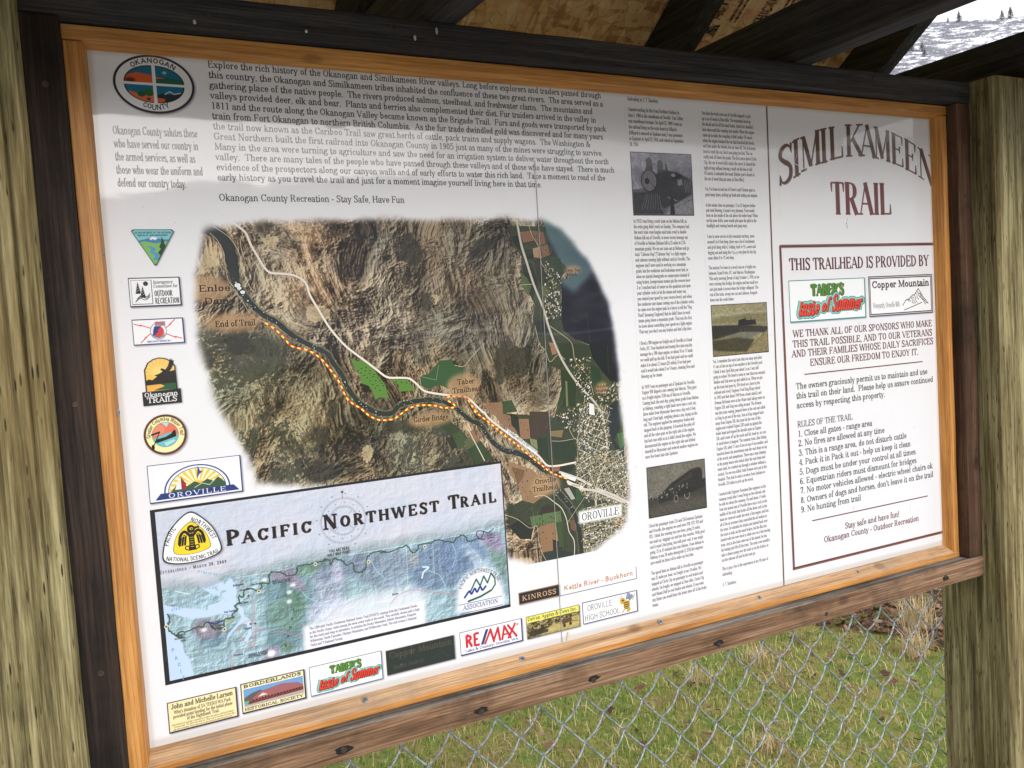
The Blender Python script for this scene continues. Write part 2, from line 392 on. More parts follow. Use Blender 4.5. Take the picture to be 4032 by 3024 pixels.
def glyph_strokes(ch, font):
    T, t, sl, st = FONTS[font]
    out = []
    for k in GL.get(ch, GL['o'])[1]:
        op = k[0]; v = k[1:]
        if op == 'l':
            w = {'T': T, 't': t, 'a': T}[v[4]]
            out.append((np.array([(v[0], v[1]), (v[2], v[3])]), np.array([w, w]), True)); continue
        if op == 's':
            if sl:
                y = v[1] + st / 2 if v[1] < .5 and v[1] > -.1 else v[1] - st / 2
                out.append((np.array([(v[0] - sl, y), (v[0] + sl, y)]), np.array([st, st]), True))
            continue
        if op == 'h':
            if sl: out.append((np.array([(v[0], v[2]), (v[1], v[2])]), np.array([st, st]), True))
            continue
        if op == 'v':
            if sl: out.append((np.array([(v[0], v[1]), (v[0], v[2])]), np.array([t * 1.9, t * .7]), True))
            continue
        if op == 'd':
            out.append((np.array([(v[0], v[1]), (v[0] + .001, v[1])]), np.array([T * 1.1, T * 1.1]), False)); continue
        if op == 'e':
            a = np.radians(np.linspace(v[4], v[5], max(6, int(abs(v[5] - v[4]) / 18))))
            p = np.stack([v[0] + (v[2] - T / 2 * .7) * np.cos(a), v[1] + (v[3] - t / 2) * np.sin(a)], 1)
        else:
            p = catmull(np.array(v).reshape(-1, 2), 4)
        d = np.gradient(p, axis=0); n = np.hypot(d[:, 0], d[:, 1]) + 1e-9
        if op == 'm':
            s_ = np.linspace(0, 1, len(p)); w = t + (T - t) * np.sin(np.pi * s_) ** 1.3
        else:
            w = t + (T - t) * (np.abs(d[:, 1]) / n) ** 1.6
        out.append((p, w, False))
    return out

_gs = {}; _cache = {}
def strokes(ch, font):
    if (ch, font) not in _gs: _gs[ch, font] = glyph_strokes(ch, font)
    return _gs[ch, font]

def glyph_mask(ch, font, M, wk):
    """coverage of one glyph under the 2x2 matrix M (glyph units -> px, y down); returns mask and its origin"""
    st = strokes(ch, font)
    if not st: return None
    P = [(p @ M.T, w * wk / 2, b) for p, w, b in st]
    al = np.vstack([p for p, _, _ in P]); r = max(w.max() for _, w, _ in P) + 2
    mn = np.floor(al.min(0) - r); mx = np.ceil(al.max(0) + r)
    m = np.zeros((int(mx[1] - mn[1]), int(mx[0] - mn[0])), np.float32)
    for p, w, b in P: seg_cover(m, p - mn, w, b)
    return m, int(mn[0]), int(mn[1])

def text_w(s, font, size, hs=1., tr=0.):
    return sum(GL.get(c, GL['o'])[0] * size * hs + tr for c in s)

def text(A, s, x, y, size, col, font='serif', w=None, hs=None, tr=0., al=1., align='l', shear=0., bold=1., blurpx=0, small=None, vs=1.):
    """one line; (x, y) baseline start in mm; w = wanted width; small = small-caps factor"""
    def sz(c): return size * small if small and c.islower() else size
    def nm(c): return c.upper() if small else c
    def tot(h): return sum(GL.get(nm(c), GL['o'])[0] * sz(c) * h + tr for c in s) - tr
    if hs is None:
        hs = 1.
        if w: base = tot(0.); hs = max(.2, (w - base) / max(1e-6, tot(1.) - base))
    W = tot(hs)
    if align == 'c': x = x - W / 2
    if align == 'r': x = x - W
    k = A.ps
    for c in s:
        g = nm(c); z = sz(c)
        if g != ' ':
            X = (x - A.x0) * k; Y = (y - A.y0) * k; fx = round((X - math.floor(X)) * 4) / 4; fy = round((Y - math.floor(Y)) * 4) / 4
            key = (g, font, round(z, 2), round(hs, 3), fx, fy, shear, bold, k, vs)
            if key not in _cache:
                M = np.array([[z * hs * k, z * shear * k], [0, -z * k * vs]])
                st = strokes(g, font); res = None
                if st:
                    hf = math.sqrt(hs) if hs < 1 else hs ** .5
                    P = [(p @ M.T + (fx, fy), np.maximum(w_ * bold * z * k * hf / 2, .3), b) for p, w_, b in st]
                    a_ = np.vstack([p for p, _, _ in P]); r = max(w_.max() for _, w_, _ in P) + 2
                    mn = np.floor(a_.min(0) - r); mx = np.ceil(a_.max(0) + r)
                    m = np.zeros((int(mx[1] - mn[1]), int(mx[0] - mn[0])), np.float32)
                    for p, w_, b in P: seg_cover(m, p - mn, w_, b)
                    if blurpx: m = blur(m, blurpx)
                    res = (m, int(mn[0]), int(mn[1]))
                _cache[key] = res
            res = _cache[key]
            if res: A.lay(res[0], int(math.floor(X)) + res[1], int(math.floor(Y)) + res[2], col, al)
        x += GL.get(g, GL['o'])[0] * z * hs + tr
    return W

def text_arc(A, s, cx, cy, r, a0, size, col, font='sans', hs=1., inside=False, step=None, ry=None, bold=1., al=1.):
    """letters round a circle/ellipse; a0 = middle angle (deg, 0 = up, clockwise); inside = reads along the bottom"""
    ry = ry or r
    ws = [GL.get(c, GL['o'])[0] * size * hs for c in s]; tot = sum(ws); k = A.ps
    pos = -tot / 2
    for c, w in zip(s, ws):
        mid = pos + w / 2; th = math.radians(a0) + (mid / r if not inside else -mid / r)
        px = cx + r * math.sin(th); py = cy - ry * math.cos(th)
        rot = th if not inside else th + math.pi
        if ry != r: rot = math.atan2(ry * math.sin(th), r * math.cos(th)) + (math.pi if inside else 0)
        ca, sa = math.cos(rot), math.sin(rot)
        M = np.array([[size * hs * ca * k, size * sa * k], [size * hs * sa * k, -size * ca * k]])
        g = glyph_mask(c, font, M, size * k * bold)
        if g:
            o = np.array([px - ca * w / 2 - A.x0, py - sa * w / 2 - A.y0]) * k
            A.lay(g[0], int(round(o[0])) + g[1], int(round(o[1])) + g[2], col, al)
        pos += w

def rot_text(A, s, x, y, size, col, ang, font='sans', hs=1., tr=0., bold=1., al=1.):
    a = math.radians(ang); ca, sa = math.cos(a), math.sin(a); k = A.ps
    for c in s:
        M = np.array([[size * hs * ca * k, -size * -sa * k * 1], [size * hs * sa * k, -size * ca * k]])
        g = glyph_mask(c, font, M, size * k * bold)
        if g: A.lay(g[0], int(round((x - A.x0) * k)) + g[1], int(round((y - A.y0) * k)) + g[2], col, al)
        w = GL.get(c, GL['o'])[0] * size * hs + tr
        x += w * ca; y += w * sa

# ---------------------------------------------------------------- the aerial picture of the valley
def C(r, g, b): return (r / 255., g / 255., b / 255.)

def hillshade(h, dx=1.):
    gy, gx = np.gradient(h)
    return gx * dx * .75 + gy * .65

def draw_valley():
    X0, Y0, X1, Y1 = 70., 150., 680., 640.
    A = Art(X0, Y0, X1 - X0, Y1 - Y0, C(150, 130, 105), 3.0)
    h, w = A.h, A.w; r = np.random.default_rng(21)
    n1 = rfbm(h, w, 7, 9, 6, r, .55, True, 32); n2 = fbm(h, w, 16, 26, 5, r, .6, True); big = fbm(h, w, 4, 6, 4, r)
    yy = np.linspace(0, 1, h, dtype=np.float32)[:, None]; xx = np.linspace(0, 1, w, dtype=np.float32)[None, :]
    # steep gullies running down the slopes
    st = fbm(h, w, 9, 60, 4, r, .6, True)
    wx = fbm(h, w, 5, 6, 3, r); wy = fbm(h, w, 5, 6, 3, r)
    yi = np.clip((np.arange(h)[:, None] + (wx - .5) * 260).astype(int), 0, h - 1); xi = np.clip((np.arange(w)[None, :] + (wy - .5) * 380 - (yy - .5) * 500).astype(int) % w, 0, w - 1)
    gul = st[yi, xi]
    def warp(f): return f[np.clip((np.arange(h)[:, None] + (wx - .5) * 320).astype(int), 0, h - 1), np.clip((np.arange(w)[None, :] + (wy - .5) * 200).astype(int), 0, w - 1)]
    south = blur((yy * 490 + 150 > np.interp(xx[0] * 610 + 70, [70, 200, 260, 330, 680], [300, 320, 400, 440, 600])[None, :]).astype(np.float32), 20)
    r1 = warp(rfbm(h, w, 6, 13, 7, r, .64, True, -20)); r2 = warp(rfbm(h, w, 6, 13, 7, r, .64, True, -48))
    g3 = r1 * (1 - south) + r2 * south; g3 = g3 ** 1.3
    H = n1 * 60 + g3 * 230 + n2 * 12
    sh = hillshade(blur(H, 1)); sh = np.tanh(sh / (sh.std() * 1.7))
    fine = fbm(h, w, 130, 160, 3, r, .7)
    tone = np.clip(.5 + sh * .42 + (fine - .5) * .45 + (big - .5) * .7 + (g3 - g3.mean()) * 1.1, 0, 1)[..., None]
    dark = np.array(C(66, 57, 48)); mid = np.array(C(143, 124, 101)); light = np.array(C(203, 184, 150))
    col = np.where(tone < .5, dark + (mid - dark) * tone * 2, mid + (light - mid) * (tone * 2 - 1))
    hue = fbm(h, w, 9, 12, 4, r)[..., None]
    col = col * (1 + (hue - .5) * np.array([.25, .02, -.18]))
    lum = col.mean(2, keepdims=True); col = col * .68 + lum * .32; col = (col - .46) * 1.35 + .385
    A.a[:] = col
    def region(pts, soft):
        m = A.polymask(pts); o = np.zeros((h, w), np.float32)
        if m is None: return o
        k, ox, oy = m; y0, x0 = max(0, oy), max(0, ox); y1, x1 = min(h, oy + k.shape[0]), min(w, ox + k.shape[1])
        o[y0:y1, x0:x1] = k[y0 - oy:y1 - oy, x0 - ox:x1 - ox]
        return blur(o, soft * 3) if soft else o
    def tint(m, c, a): A.a[:] = A.a * (1 - m[..., None] * a) + np.array(c, np.float32) * m[..., None] * a
    nz = fbm(h, w, 14, 18, 6, r, .62)
    def patch(pts, soft, c, a):
        m = region(pts, soft); m = smooth((m - .5 + (nz - .5) * 2.6 + sh * .12) * 3.5) * (m > .02)
        tint(m, c, a)
    # darker eastern ridge, dark timbered ground south of the trail
    e = region([(351, 172.9), (337.7, 208.3), (351.1, 232.8), (353.8, 258.6), (348.1, 294.3), (338.8, 315.4), (341.7, 358.9), (377.1, 368.9), (394.9, 388), (438.7, 420.3), (550.1, 431.1), (546.3, 380.5), (527, 346.3), (513.3, 288.3), (494.2, 263.2), (497, 222.2), (489.3, 185.9)], 4)
    A.a *= 1 - e[..., None] * .24; A.a[..., 0] *= 1 - e * .02
    sth = region([(66.3, 300), (143.5, 299.1), (189.4, 325.9), (219, 340.1), (243, 373.7), (259.4, 403), (287.4, 423.8), (334.8, 415.7), (395.3, 430.7), (426.6, 503.6), (295.8, 529.7), (104.6, 501)], 5)
    tim = smooth((fbm(h, w, 10, 13, 6, r, .62) + (fine - .5) * .5 - .52) * 9) * sth
    tint(tim, C(50, 55, 42), .82)
    A.a *= 1 - (sth * (1 - tim))[..., None] * np.array([.16, .12, .16])
    for pts in ([(89.6, 311.7), (117.7, 302.9), (140.1, 309.5), (151.2, 331.3), (132.9, 335.3), (110.2, 333.7), (93.7, 353.3), (91.2, 368.6), (88.4, 327)], [(177.8, 366.4), (188.3, 370), (175.8, 391.8), (163.8, 409.5), (143.4, 418.1), (132.4, 424.9), (140.3, 407.1), (156.1, 390)], [(230.5, 394.3), (241.4, 399.5), (231, 424.9), (223.9, 443.5), (209, 455.6), (186.2, 466.5), (201, 451.9), (215.8, 439.8), (223.2, 415.7)],
                [(294.8, 424.6), (327.9, 426.6), (338.1, 433.5), (326.9, 439.6), (299.5, 440.9), (286.6, 433.7)], [(200.4, 460.1), (221.6, 454.4), (236.8, 459), (258.1, 481.4), (269.1, 490), (190.1, 486.3)], [(352, 264.3), (366.1, 261.9), (374, 282.5), (363.1, 302.3), (351.9, 307.5), (348.7, 287.2)], [(430.9, 206.4), (457.7, 202.2), (485.8, 187.4), (470.7, 208.3), (439.7, 221.3), (416.3, 228.3)], [(454.4, 341.6), (488.9, 337.7), (510.6, 352.9), (503, 386.4), (457.2, 397.9), (442.6, 366.4)], [(337.7, 208.3), (353.4, 201.4), (361.3, 220.1), (356.7, 261.6), (358.3, 302.1), (346.2, 298.6), (347.2, 244.1)]):
        patch(pts, 5, C(42, 41, 34), .72)
    for pts in ([(288.9, 206.4), (303.9, 220.5), (308.7, 234.7), (300.7, 262.5), (292.1, 279.1), (302.2, 242.9), (290.3, 225.9)], [(167.7, 173.6), (175.2, 177.5), (172.7, 192), (167.1, 197.2), (162.5, 189.3)], [(399.9, 342.5), (411, 346.2), (415.1, 356.9), (404.8, 363.6), (395.9, 352.6)], [(385.6, 253.8), (403.4, 228), (423.6, 216.6), (415.2, 242.9), (396.2, 260)], [(280.6, 181.4), (293.7, 181.4), (298.8, 209.3), (290.5, 203.6)]):
        patch(pts, 4, C(66, 54, 46), .62)
    for pts in ([(166.6, 203.8), (174.8, 198.6), (185.5, 197.3), (186, 208), (177.7, 211.8)], [(156.3, 268.1), (178, 258.3), (190.9, 264.1), (181.4, 282.4), (162.9, 282.9)], [(208.9, 275.6), (230.7, 279.2), (239.1, 296.1), (217.7, 303.1), (204.9, 291.6)], [(92, 222.1), (112.9, 207.1), (119.6, 216.2), (108.2, 235.3), (95.4, 240.1)], [(424.8, 359.1), (439.9, 357.2), (440.7, 369.3), (428.5, 375.9)], [(92.2, 355.7), (104.9, 352.9), (106.9, 359.6), (95.6, 359.9)], [(454.6, 634.5), (484.9, 628.3), (502.8, 643.3), (468.5, 647.1)], [(266.2, 219.9), (275.4, 221.5), (274.4, 225.6), (267.3, 224.1)], [(366.8, 273.5), (389.5, 265.6), (393.6, 274.5), (370.4, 288.1)], [(262.7, 439.6), (280.2, 421.7), (282.5, 430.4), (269.3, 448.8)], [(263.8, 463.8), (275.1, 449.5), (277.3, 459.7), (266.1, 472.5)]):
        patch(pts, 4.5, C(214, 194, 152), .68)
    vfm = region([(487.6, 185.9), (541.7, 186), (555.1, 226.2), (574.2, 240.6), (562, 259.1), (560.1, 312.2), (582.1, 341.9), (604.1, 351.2), (610.2, 372.5), (648.8, 404.7), (646.5, 440.4), (552, 431.3), (553.6, 381), (530.3, 351.1), (515.4, 310), (514, 279.1), (503.8, 225.4)], 1) + region([(534.4, 163), (543.3, 189), (555.1, 226.2), (574.2, 240.6), (560.1, 312.2), (582.1, 341.9), (606.7, 369), (648.8, 404.7), (699.2, 402.3), (710.9, 220.7), (635.8, 162.2)], 1)
    # scattered shrubs
    sp = np.random.default_rng(5)
    for k in range(900):
        x, y = sp.uniform(X0 + 20, X1 - 150), sp.uniform(Y0 + 10, Y1 - 40)
        iy, ix = int((y - Y0) * 3), int((x - X0) * 3)
        if vfm[iy, ix] > .3: continue
        if sth[iy, ix] < .3 and sp.random() < .72 and e[iy, ix] < .5: continue
        rr = sp.uniform(.35, 1.0); A.ell(x, y, rr, rr * .8, C(44, 52, 36), .75, n=8)
    # valley floor, lake
    vf = [(487.6, 185.9), (541.7, 186), (555.1, 226.2), (574.2, 240.6), (562, 259.1), (560.1, 312.2), (582.1, 341.9), (604.1, 351.2), (610.2, 372.5), (648.8, 404.7), (646.5, 440.4), (652.9, 450.3), (649.7, 563), (654.7, 617.3), (585.2, 654.9), (526, 644.1), (507.8, 627.3), (506.3, 593.1), (461.9, 582.6), (456.1, 560.2), (486.6, 549.8), (536.8, 543.5), (534.4, 522.8), (481.5, 462.8), (458, 430.8), (501.9, 438.5), (539.7, 445.7), (553.7, 406.3), (553.6, 381), (535.9, 373.4), (530.3, 351.1), (519, 333.4), (515.4, 310), (520.2, 291.7), (514, 279.1), (501.1, 263.4), (503.8, 225.4), (491, 210)]
    m = region(vf, .6); m = smooth(m * 1.6 - .3 + (fine - .5) * .6); tint(m, C(50, 60, 42), .93)
    lake = [(534.4, 163), (543.3, 189), (547.2, 210.6), (555.1, 226.2), (572.4, 240.6), (576.8, 256.4), (562, 259.1), (562.3, 281), (560.1, 312.2), (562.7, 328.1), (582.1, 341.9), (602.3, 349.5), (606.7, 369), (620.7, 387.8), (635.2, 403.6), (648.8, 404.7), (699.2, 402.3), (710.9, 220.7), (635.8, 162.2)]
    lakem = region(lake, .3); m = lakem; tint(m, C(12, 17, 30), 1.)
    m2 = region([(525.6, 163), (624.4, 162.3), (624.3, 219.5), (614.8, 247.9), (602.6, 260.3), (582.8, 277.8), (565.2, 265.4), (562, 271.6), (561.8, 234.1)], 4) * m
    tint(np.clip(m2 * 1.1, 0, 1), C(88, 116, 118), .85)
    m3 = region([(572, 218.7), (621.8, 200.4), (630.7, 238.7), (614.6, 251.1), (591.4, 260), (580.2, 234.5)], 6) * m; tint(m3, C(66, 84, 98), .6)
    m = region([(628.4, 439.2), (645.7, 430.3), (652.9, 450.3), (644.9, 474.1), (635.7, 487.1), (648.9, 509.8), (656, 531.9), (647.3, 535.2), (639.9, 519.2), (636.8, 501.3), (628.1, 475.7)], .5); tint(m, C(34, 44, 48), 1.)
    m = region([(640.4, 478.9), (651, 478.3), (652, 496), (645.2, 502.3)], .5); tint(m, C(70, 110, 66), .9)
    # fields
    F = [([(503.4, 193.5), (521.8, 192), (524.4, 205), (508.5, 207.9)], (150, 110, 84)), ([(521.8, 192), (539.4, 193.6), (542.8, 209.1), (529.3, 212)], (138, 106, 84)), ([(521.9, 215.7), (532.7, 213.6), (535.2, 229), (522.9, 227.2)], (186, 150, 112)), ([(534.6, 212), (544.6, 209.8), (548, 224.6), (536.1, 228.2)], (140, 104, 78)),
         ([(509.5, 217.8), (521.9, 216.5), (522.8, 228.8), (512.1, 230.1)], (38, 50, 38)), ([(492.6, 199.5), (501.3, 198), (504.1, 220.8), (493.7, 208.5)], (36, 42, 40)), ([(504.6, 237.6), (518.8, 234.8), (527.4, 264.2), (517.1, 285.4), (506.7, 257.4)], (38, 50, 38)), ([(522.7, 230.3), (535.1, 230.5), (547.9, 252.5), (536.1, 267.6), (526.1, 258)], (50, 58, 44)),
         ([(502.2, 248.2), (510.4, 254.5), (516.6, 266.9), (510.5, 279), (501.1, 263.4)], (92, 108, 64)), ([(530.7, 267.4), (539.9, 264.6), (542.6, 277.1), (535, 283)], (110, 112, 66)), ([(553, 230.9), (564, 229.5), (566.2, 249.8), (557, 251.2)], (48, 70, 44)),
         ([(516.9, 313.1), (533.1, 310.9), (539, 329.9), (522.6, 333.6)], (44, 54, 48)), ([(537.1, 304.9), (549.8, 303.9), (551.1, 311.8), (539.9, 315.9)], (52, 62, 40)), ([(538.1, 342.3), (547, 344.4), (549.6, 358.7), (542.3, 359.8)], (176, 130, 100)), ([(552.4, 344.8), (572.7, 344.5), (576.2, 374.8), (563.2, 375.4)], (46, 60, 42)),
         ([(576.2, 346.3), (602.2, 351.1), (602.9, 368.8), (580, 373.5)], (48, 62, 46)), ([(602.3, 376.8), (617.1, 384.3), (619.5, 405.5), (607.8, 409.4), (603.1, 394.5)], (32, 66, 44)), ([(555.4, 381.2), (568.1, 383.7), (578, 402), (574, 433.4), (552, 431.3)], (44, 62, 40)), ([(579.2, 384.6), (597.7, 389.2), (597.5, 419.8), (581.5, 405.5)], (40, 56, 40)), ([(560.7, 397.4), (563.5, 397.6), (563, 432.4), (559.3, 432)], (120, 128, 84)),
         ([(430.4, 415.1), (462.6, 417.4), (461.6, 432), (472.3, 436.3), (481.5, 462.8), (457, 444.5), (450.5, 434.9), (440.3, 425.8)], (160, 122, 94)), ([(461.8, 416.5), (475.6, 415.3), (483.7, 431.7), (461.6, 432)], (62, 84, 54)), ([(472.5, 432.6), (484.1, 438.3), (484.4, 460.6), (473.2, 448.7)], (40, 48, 38)), ([(484.8, 441.7), (499.7, 443.2), (500.7, 469.9), (485.7, 469.1)], (168, 124, 92)),
         ([(502.3, 433.6), (530.6, 436.4), (530.6, 464.9), (514.9, 469.9), (499.8, 468.2)], (76, 64, 54)), ([(511.1, 470.3), (526.2, 472), (527.8, 505), (513.3, 493.1)], (44, 60, 42)), ([(499.7, 469.8), (509.9, 472.7), (510.9, 486.2), (501, 478.3)], (150, 150, 104)), ([(530.7, 463.3), (553.1, 464), (549.4, 473.8), (532.2, 470.2)], (150, 128, 90)), ([(533.7, 475.4), (567, 477.5), (571.8, 493.5), (564.8, 509.7), (535.7, 502.7)], (46, 62, 44)), ([(576.9, 478.6), (589.2, 474.9), (592.7, 482.2), (582, 491.3)], (50, 68, 48)),
         ([(368.2, 435.1), (382.1, 431.9), (399.9, 447.3), (386.3, 456.9)], (54, 70, 44)), ([(386.6, 452.2), (399.9, 447.3), (409.5, 459.5), (401.8, 469.8), (392.9, 472)], (66, 86, 48)), ([(402.2, 463.5), (413.3, 455.2), (426.8, 464.7), (408.5, 473.9)], (96, 104, 66)), ([(415.5, 449), (425.2, 462.9), (417.8, 466.9), (408.2, 453)], (160, 118, 88)), ([(406.7, 473.6), (426.8, 464.7), (444.6, 491.2), (430.2, 492.4), (417.5, 495.9)], (50, 76, 40)), ([(378.6, 456), (387.3, 453.8), (393.1, 468.8), (384.4, 471)], (38, 48, 34)),
         ([(465.8, 496.4), (500.6, 512), (518.2, 532.5), (524, 545.9), (499.2, 558.3), (482.7, 551.7), (478.5, 532), (466.7, 514.6)], (170, 134, 98)), ([(469.3, 504.2), (489.3, 511.8), (484.7, 522.8), (476.8, 530.1)], (128, 94, 66)), ([(530.2, 512.1), (543.8, 513), (542.4, 519.6), (532.7, 519.2)], (170, 112, 84)), ([(544.7, 514), (566.4, 515.1), (561.9, 523.1), (544.3, 520.7)], (40, 50, 40)),
         ([(504.6, 591.2), (531.8, 588.7), (536, 627.1), (507.8, 627.3)], (168, 130, 92)), ([(525.3, 611.6), (540.5, 619.3), (538.9, 627.6), (525.1, 628.6)], (42, 40, 40)), ([(492.3, 575.7), (511.4, 575.4), (510.4, 590.4), (495.1, 590.5)], (100, 124, 74)), ([(511.5, 574.5), (540.6, 574.8), (541.5, 590.3), (511.4, 589.7)], (104, 130, 80)), ([(510.2, 565), (539.2, 566), (540.6, 574.8), (509.5, 575.1)], (58, 52, 42)),
         ([(532.7, 589.7), (543.5, 589.7), (542.1, 624.7), (535.1, 625.2)], (66, 90, 50)), ([(460, 583.9), (477.2, 576.7), (496.9, 591.6), (492.1, 606), (475.3, 603.1)], (34, 42, 32)), ([(456.6, 553.6), (467.7, 553.6), (470.6, 564), (462.9, 569.5)], (52, 70, 42)), ([(521.1, 546.4), (532.5, 549.7), (548.6, 572.6), (551.6, 586.7), (540.7, 573.1)], (50, 70, 48)), ([(553.3, 590.5), (567.2, 590.9), (562.1, 607.4), (556.4, 603)], (126, 92, 72)), ([(567.2, 547.8), (577.2, 547.5), (577, 564.8), (567, 565)], (56, 92, 58)), ([(548.5, 545.2), (556.4, 544.6), (565.2, 561.3), (559.2, 562.1)], (190, 190, 180)),
         ([(507.7, 628.9), (538.8, 629.3), (556.2, 635.8), (552.8, 655.9), (506.2, 650.7)], (48, 62, 56)), ([(610.4, 492.9), (617.7, 492), (617.1, 500.6), (611.7, 503.5)], (60, 96, 60)), ([(628.4, 597.1), (649.7, 595), (646.3, 614.1), (627.4, 612.8)], (176, 138, 96)), ([(572.6, 571), (578.7, 570.2), (579.8, 584.2), (569.6, 586.1)], (60, 92, 60))]
    for pts, c in F: A.poly(pts, C(*[v * .86 for v in c]), .95)
    q = sp
    for pts, c in F:                                   # planting rows and patchiness inside the fields
        pts = np.array(pts); c0 = pts.mean(0)
        for k in range(7):
            a = pts[0] + (pts[1] - pts[0]) * (k + .5) / 7; b = pts[-1] + (pts[-2] - pts[-1]) * (k + .5) / 7
            A.line([a, b], .45, C(*[v * q.uniform(.8, 1.2) for v in c]), .5)
    A.poly([(348.5, 373.9), (361.2, 370.5), (376.5, 355.6), (394, 356.1), (395.2, 362.9), (409.5, 366.9), (407.1, 377.1), (395.5, 380.7), (387.1, 385.9), (386.5, 393.2), (374.3, 386.3), (358.2, 390.7), (349.2, 385.6)], C(48, 84, 50), 1)
    A.line([(349.3, 374), (370, 380), (374.5, 361.3)], .5, C(170, 180, 150), .7)
    gf = [[(258.9, 343.6), (267.9, 348.4), (276.6, 348.4), (287.5, 359.1), (294.1, 369.5), (300.9, 378.6), (304.2, 393.1), (305.4, 397.5), (293.7, 395), (287.6, 397.3), (285.3, 388.6), (280.1, 379.6), (271.6, 376.1), (270.8, 367.6), (264.4, 355.9)], [(308.7, 373.5), (331.2, 376.1), (340.9, 390.7), (319.5, 390.2), (318.7, 381.5)]]
    for g in gf: A.poly(g, C(86, 132, 54), 1, .4)
    for a in ([(273, 357.9), (286.8, 368.9), (294.3, 386.6)], [(278.9, 357), (292.5, 370.8), (299.2, 381.3)], [(268.4, 360.4), (279.4, 369.7), (288.6, 383.2)], [(315.9, 377.7), (337, 381.6)]):
        a = catmull(a, 6)
        for p_ in a[::2]: A.ell(p_[0], p_[1], 1.2, .8, C(40, 62, 32), .9, n=8)
    # trees along the valley edges
    for k in range(1300):
        i = q.integers(0, 4)
        x, y = [(q.uniform(500, 560), q.uniform(165, 420)), (q.uniform(530, 610), q.uniform(200, 460)), (q.uniform(380, 520), q.uniform(400, 600)), (q.uniform(400, 600), q.uniform(480, 640))][i]
        iy, ix = min(h - 1, int((y - Y0) * 3)), int((x - X0) * 3)
        if lakem[iy, ix] > .4: continue
        if A.a[iy, ix].sum() > 1.2 and q.random() < .8 or A.a[iy, ix, 2] > A.a[iy, ix, 1] * 1.05: continue
        rr = q.uniform(.4, 1.2); A.ell(x, y, rr, rr, C(*(q.choice([30, 44, 58]), 46, 32)), .8, n=8)
    # river
    rc = catmull([(94.1, 181.5), (103.5, 186.6), (115.4, 191.7), (126.7, 206), (130.3, 224.2), (131.8, 237.2), (133.3, 250.2), (140, 262.2), (148, 274.3), (160, 286.8), (173.8, 295.4), (187.4, 308.2), (200.1, 318.4), (215.8, 327.6), (231.8, 336.9), (237.9, 348.3), (248, 364.4), (253.9, 380.2), (265.6, 398.1), (272.7, 403.9), (289.6, 414.1), (307.4, 415.9), (318.6, 407.6), (338.7, 404.5), (360.5, 404.3), (379.2, 409), (394.6, 418.7), (412.9, 435.5), (428.3, 443.9), (436.2, 457.7), (447.8, 472.1), (461.7, 481.9), (479.8, 487.4), (497.8, 497.9), (512.1, 509.8), (526.6, 523.5), (535.1, 539.9), (542.1, 552.8), (554.8, 568.4), (563.6, 585.2), (568.4, 603.2), (570, 624.3), (570.2, 650.4)], 5)
    rw = np.interp(np.linspace(0, 1, len(rc)), [0, .05, .09, .12, .15, .2, .3, .45, .6, .75, 1], [13, 14, 14, 11, 8, 6, 5.2, 6, 5, 6.5, 7])
    wob = rw * (1 + .12 * np.sin(np.arange(len(rc)) * 1.7))
    A.line(rc, wob + 4, C(112, 108, 84), .5, soft=.6); A.line(rc + (.7, -.9), wob + 1.6, C(96, 100, 74), .6)
    A.line(rc, wob, C(42, 46, 46), 1)
    for k in range(420):
        j = q.integers(30, len(rc)); o = q.normal(0, .8, 2) * rw[j] * .5
        A.ell(rc[j, 0] + o[0], rc[j, 1] + o[1], q.uniform(.3, .9), q.uniform(.3, .8), C(*((200, 205, 200) if q.random() < .3 else (40, 52, 36))), .8, n=7)
    for a, b in (([(134.4, 252.2)], 3.4), ([(139.5, 260.2)], 2.8), ([(136, 255.5)], 2.5), ([(144.5, 270.2)], 1.)): A.ell(a[0][0], a[0][1], b, b * .75, C(226, 228, 230), .95, n=12)
    # tracks and roads
    def road(p, wd, c, al=1., n=4): A.line(catmull(p, n), wd, C(*c), al)
    for p in ([(113.4, 185.3), (128.7, 197), (135.4, 207.4), (139.7, 217.8), (139.5, 228.2), (138.2, 236)], [(145.6, 191.9), (141.4, 204.8), (144.4, 223.1)], [(159.9, 222.1), (160.9, 226.1), (154.7, 239.1), (153, 252.2), (154.4, 259.4), (149.4, 257.3), (145.1, 246.7), (140.8, 236.1)], [(181.8, 210.6), (188.9, 221.3), (200.4, 228.2), (204.3, 231), (198.7, 241.6)], [(191.1, 244), (178.6, 251.7), (173.9, 260.8)], [(109.1, 193), (117, 202), (122.2, 215), (122.5, 227.9), (124.8, 246.1), (130.4, 254)], [(131.3, 259.3), (138.1, 270), (144.7, 283.4), (151.9, 290.3), (162.5, 296.8)], [(231.9, 192.3), (238.5, 214), (232.1, 224.8), (206.5, 236.4)], [(310.7, 306.8), (300.5, 324.6), (295, 338.4), (298.2, 354.2)],
              [(501.1, 263.4), (518.6, 263.2)], [(518.2, 319.4), (523.6, 344.5), (532, 352.8), (538.1, 368.9), (551.4, 360.4), (561.9, 367.4)], [(516, 175.3), (521.5, 196.6), (530.9, 213.5), (534.7, 236.7), (548, 250.9), (550.2, 271.2)], [(541.4, 320.6), (558.7, 332.6), (574.4, 346.1), (578.3, 370.2), (593.9, 388.9), (602.2, 407.3), (605.1, 420.4)], [(396.8, 363), (409.6, 365.4), (420.1, 355.8), (434.2, 343.3)],
              [(562, 448), (562.1, 461.6), (567.2, 474.1), (574.5, 483.5), (572.9, 507.3)], [(574.6, 481.8), (587.3, 472.9), (591.9, 464.8)], [(533.6, 477.1), (549.1, 478.9), (570.9, 478)], [(549, 594.9), (563, 579.9), (579.2, 563.3)], [(453.9, 566.4), (473.5, 576.1), (491.3, 590.7), (502.7, 590.9), (504.6, 618.2), (517.8, 649.5)]):
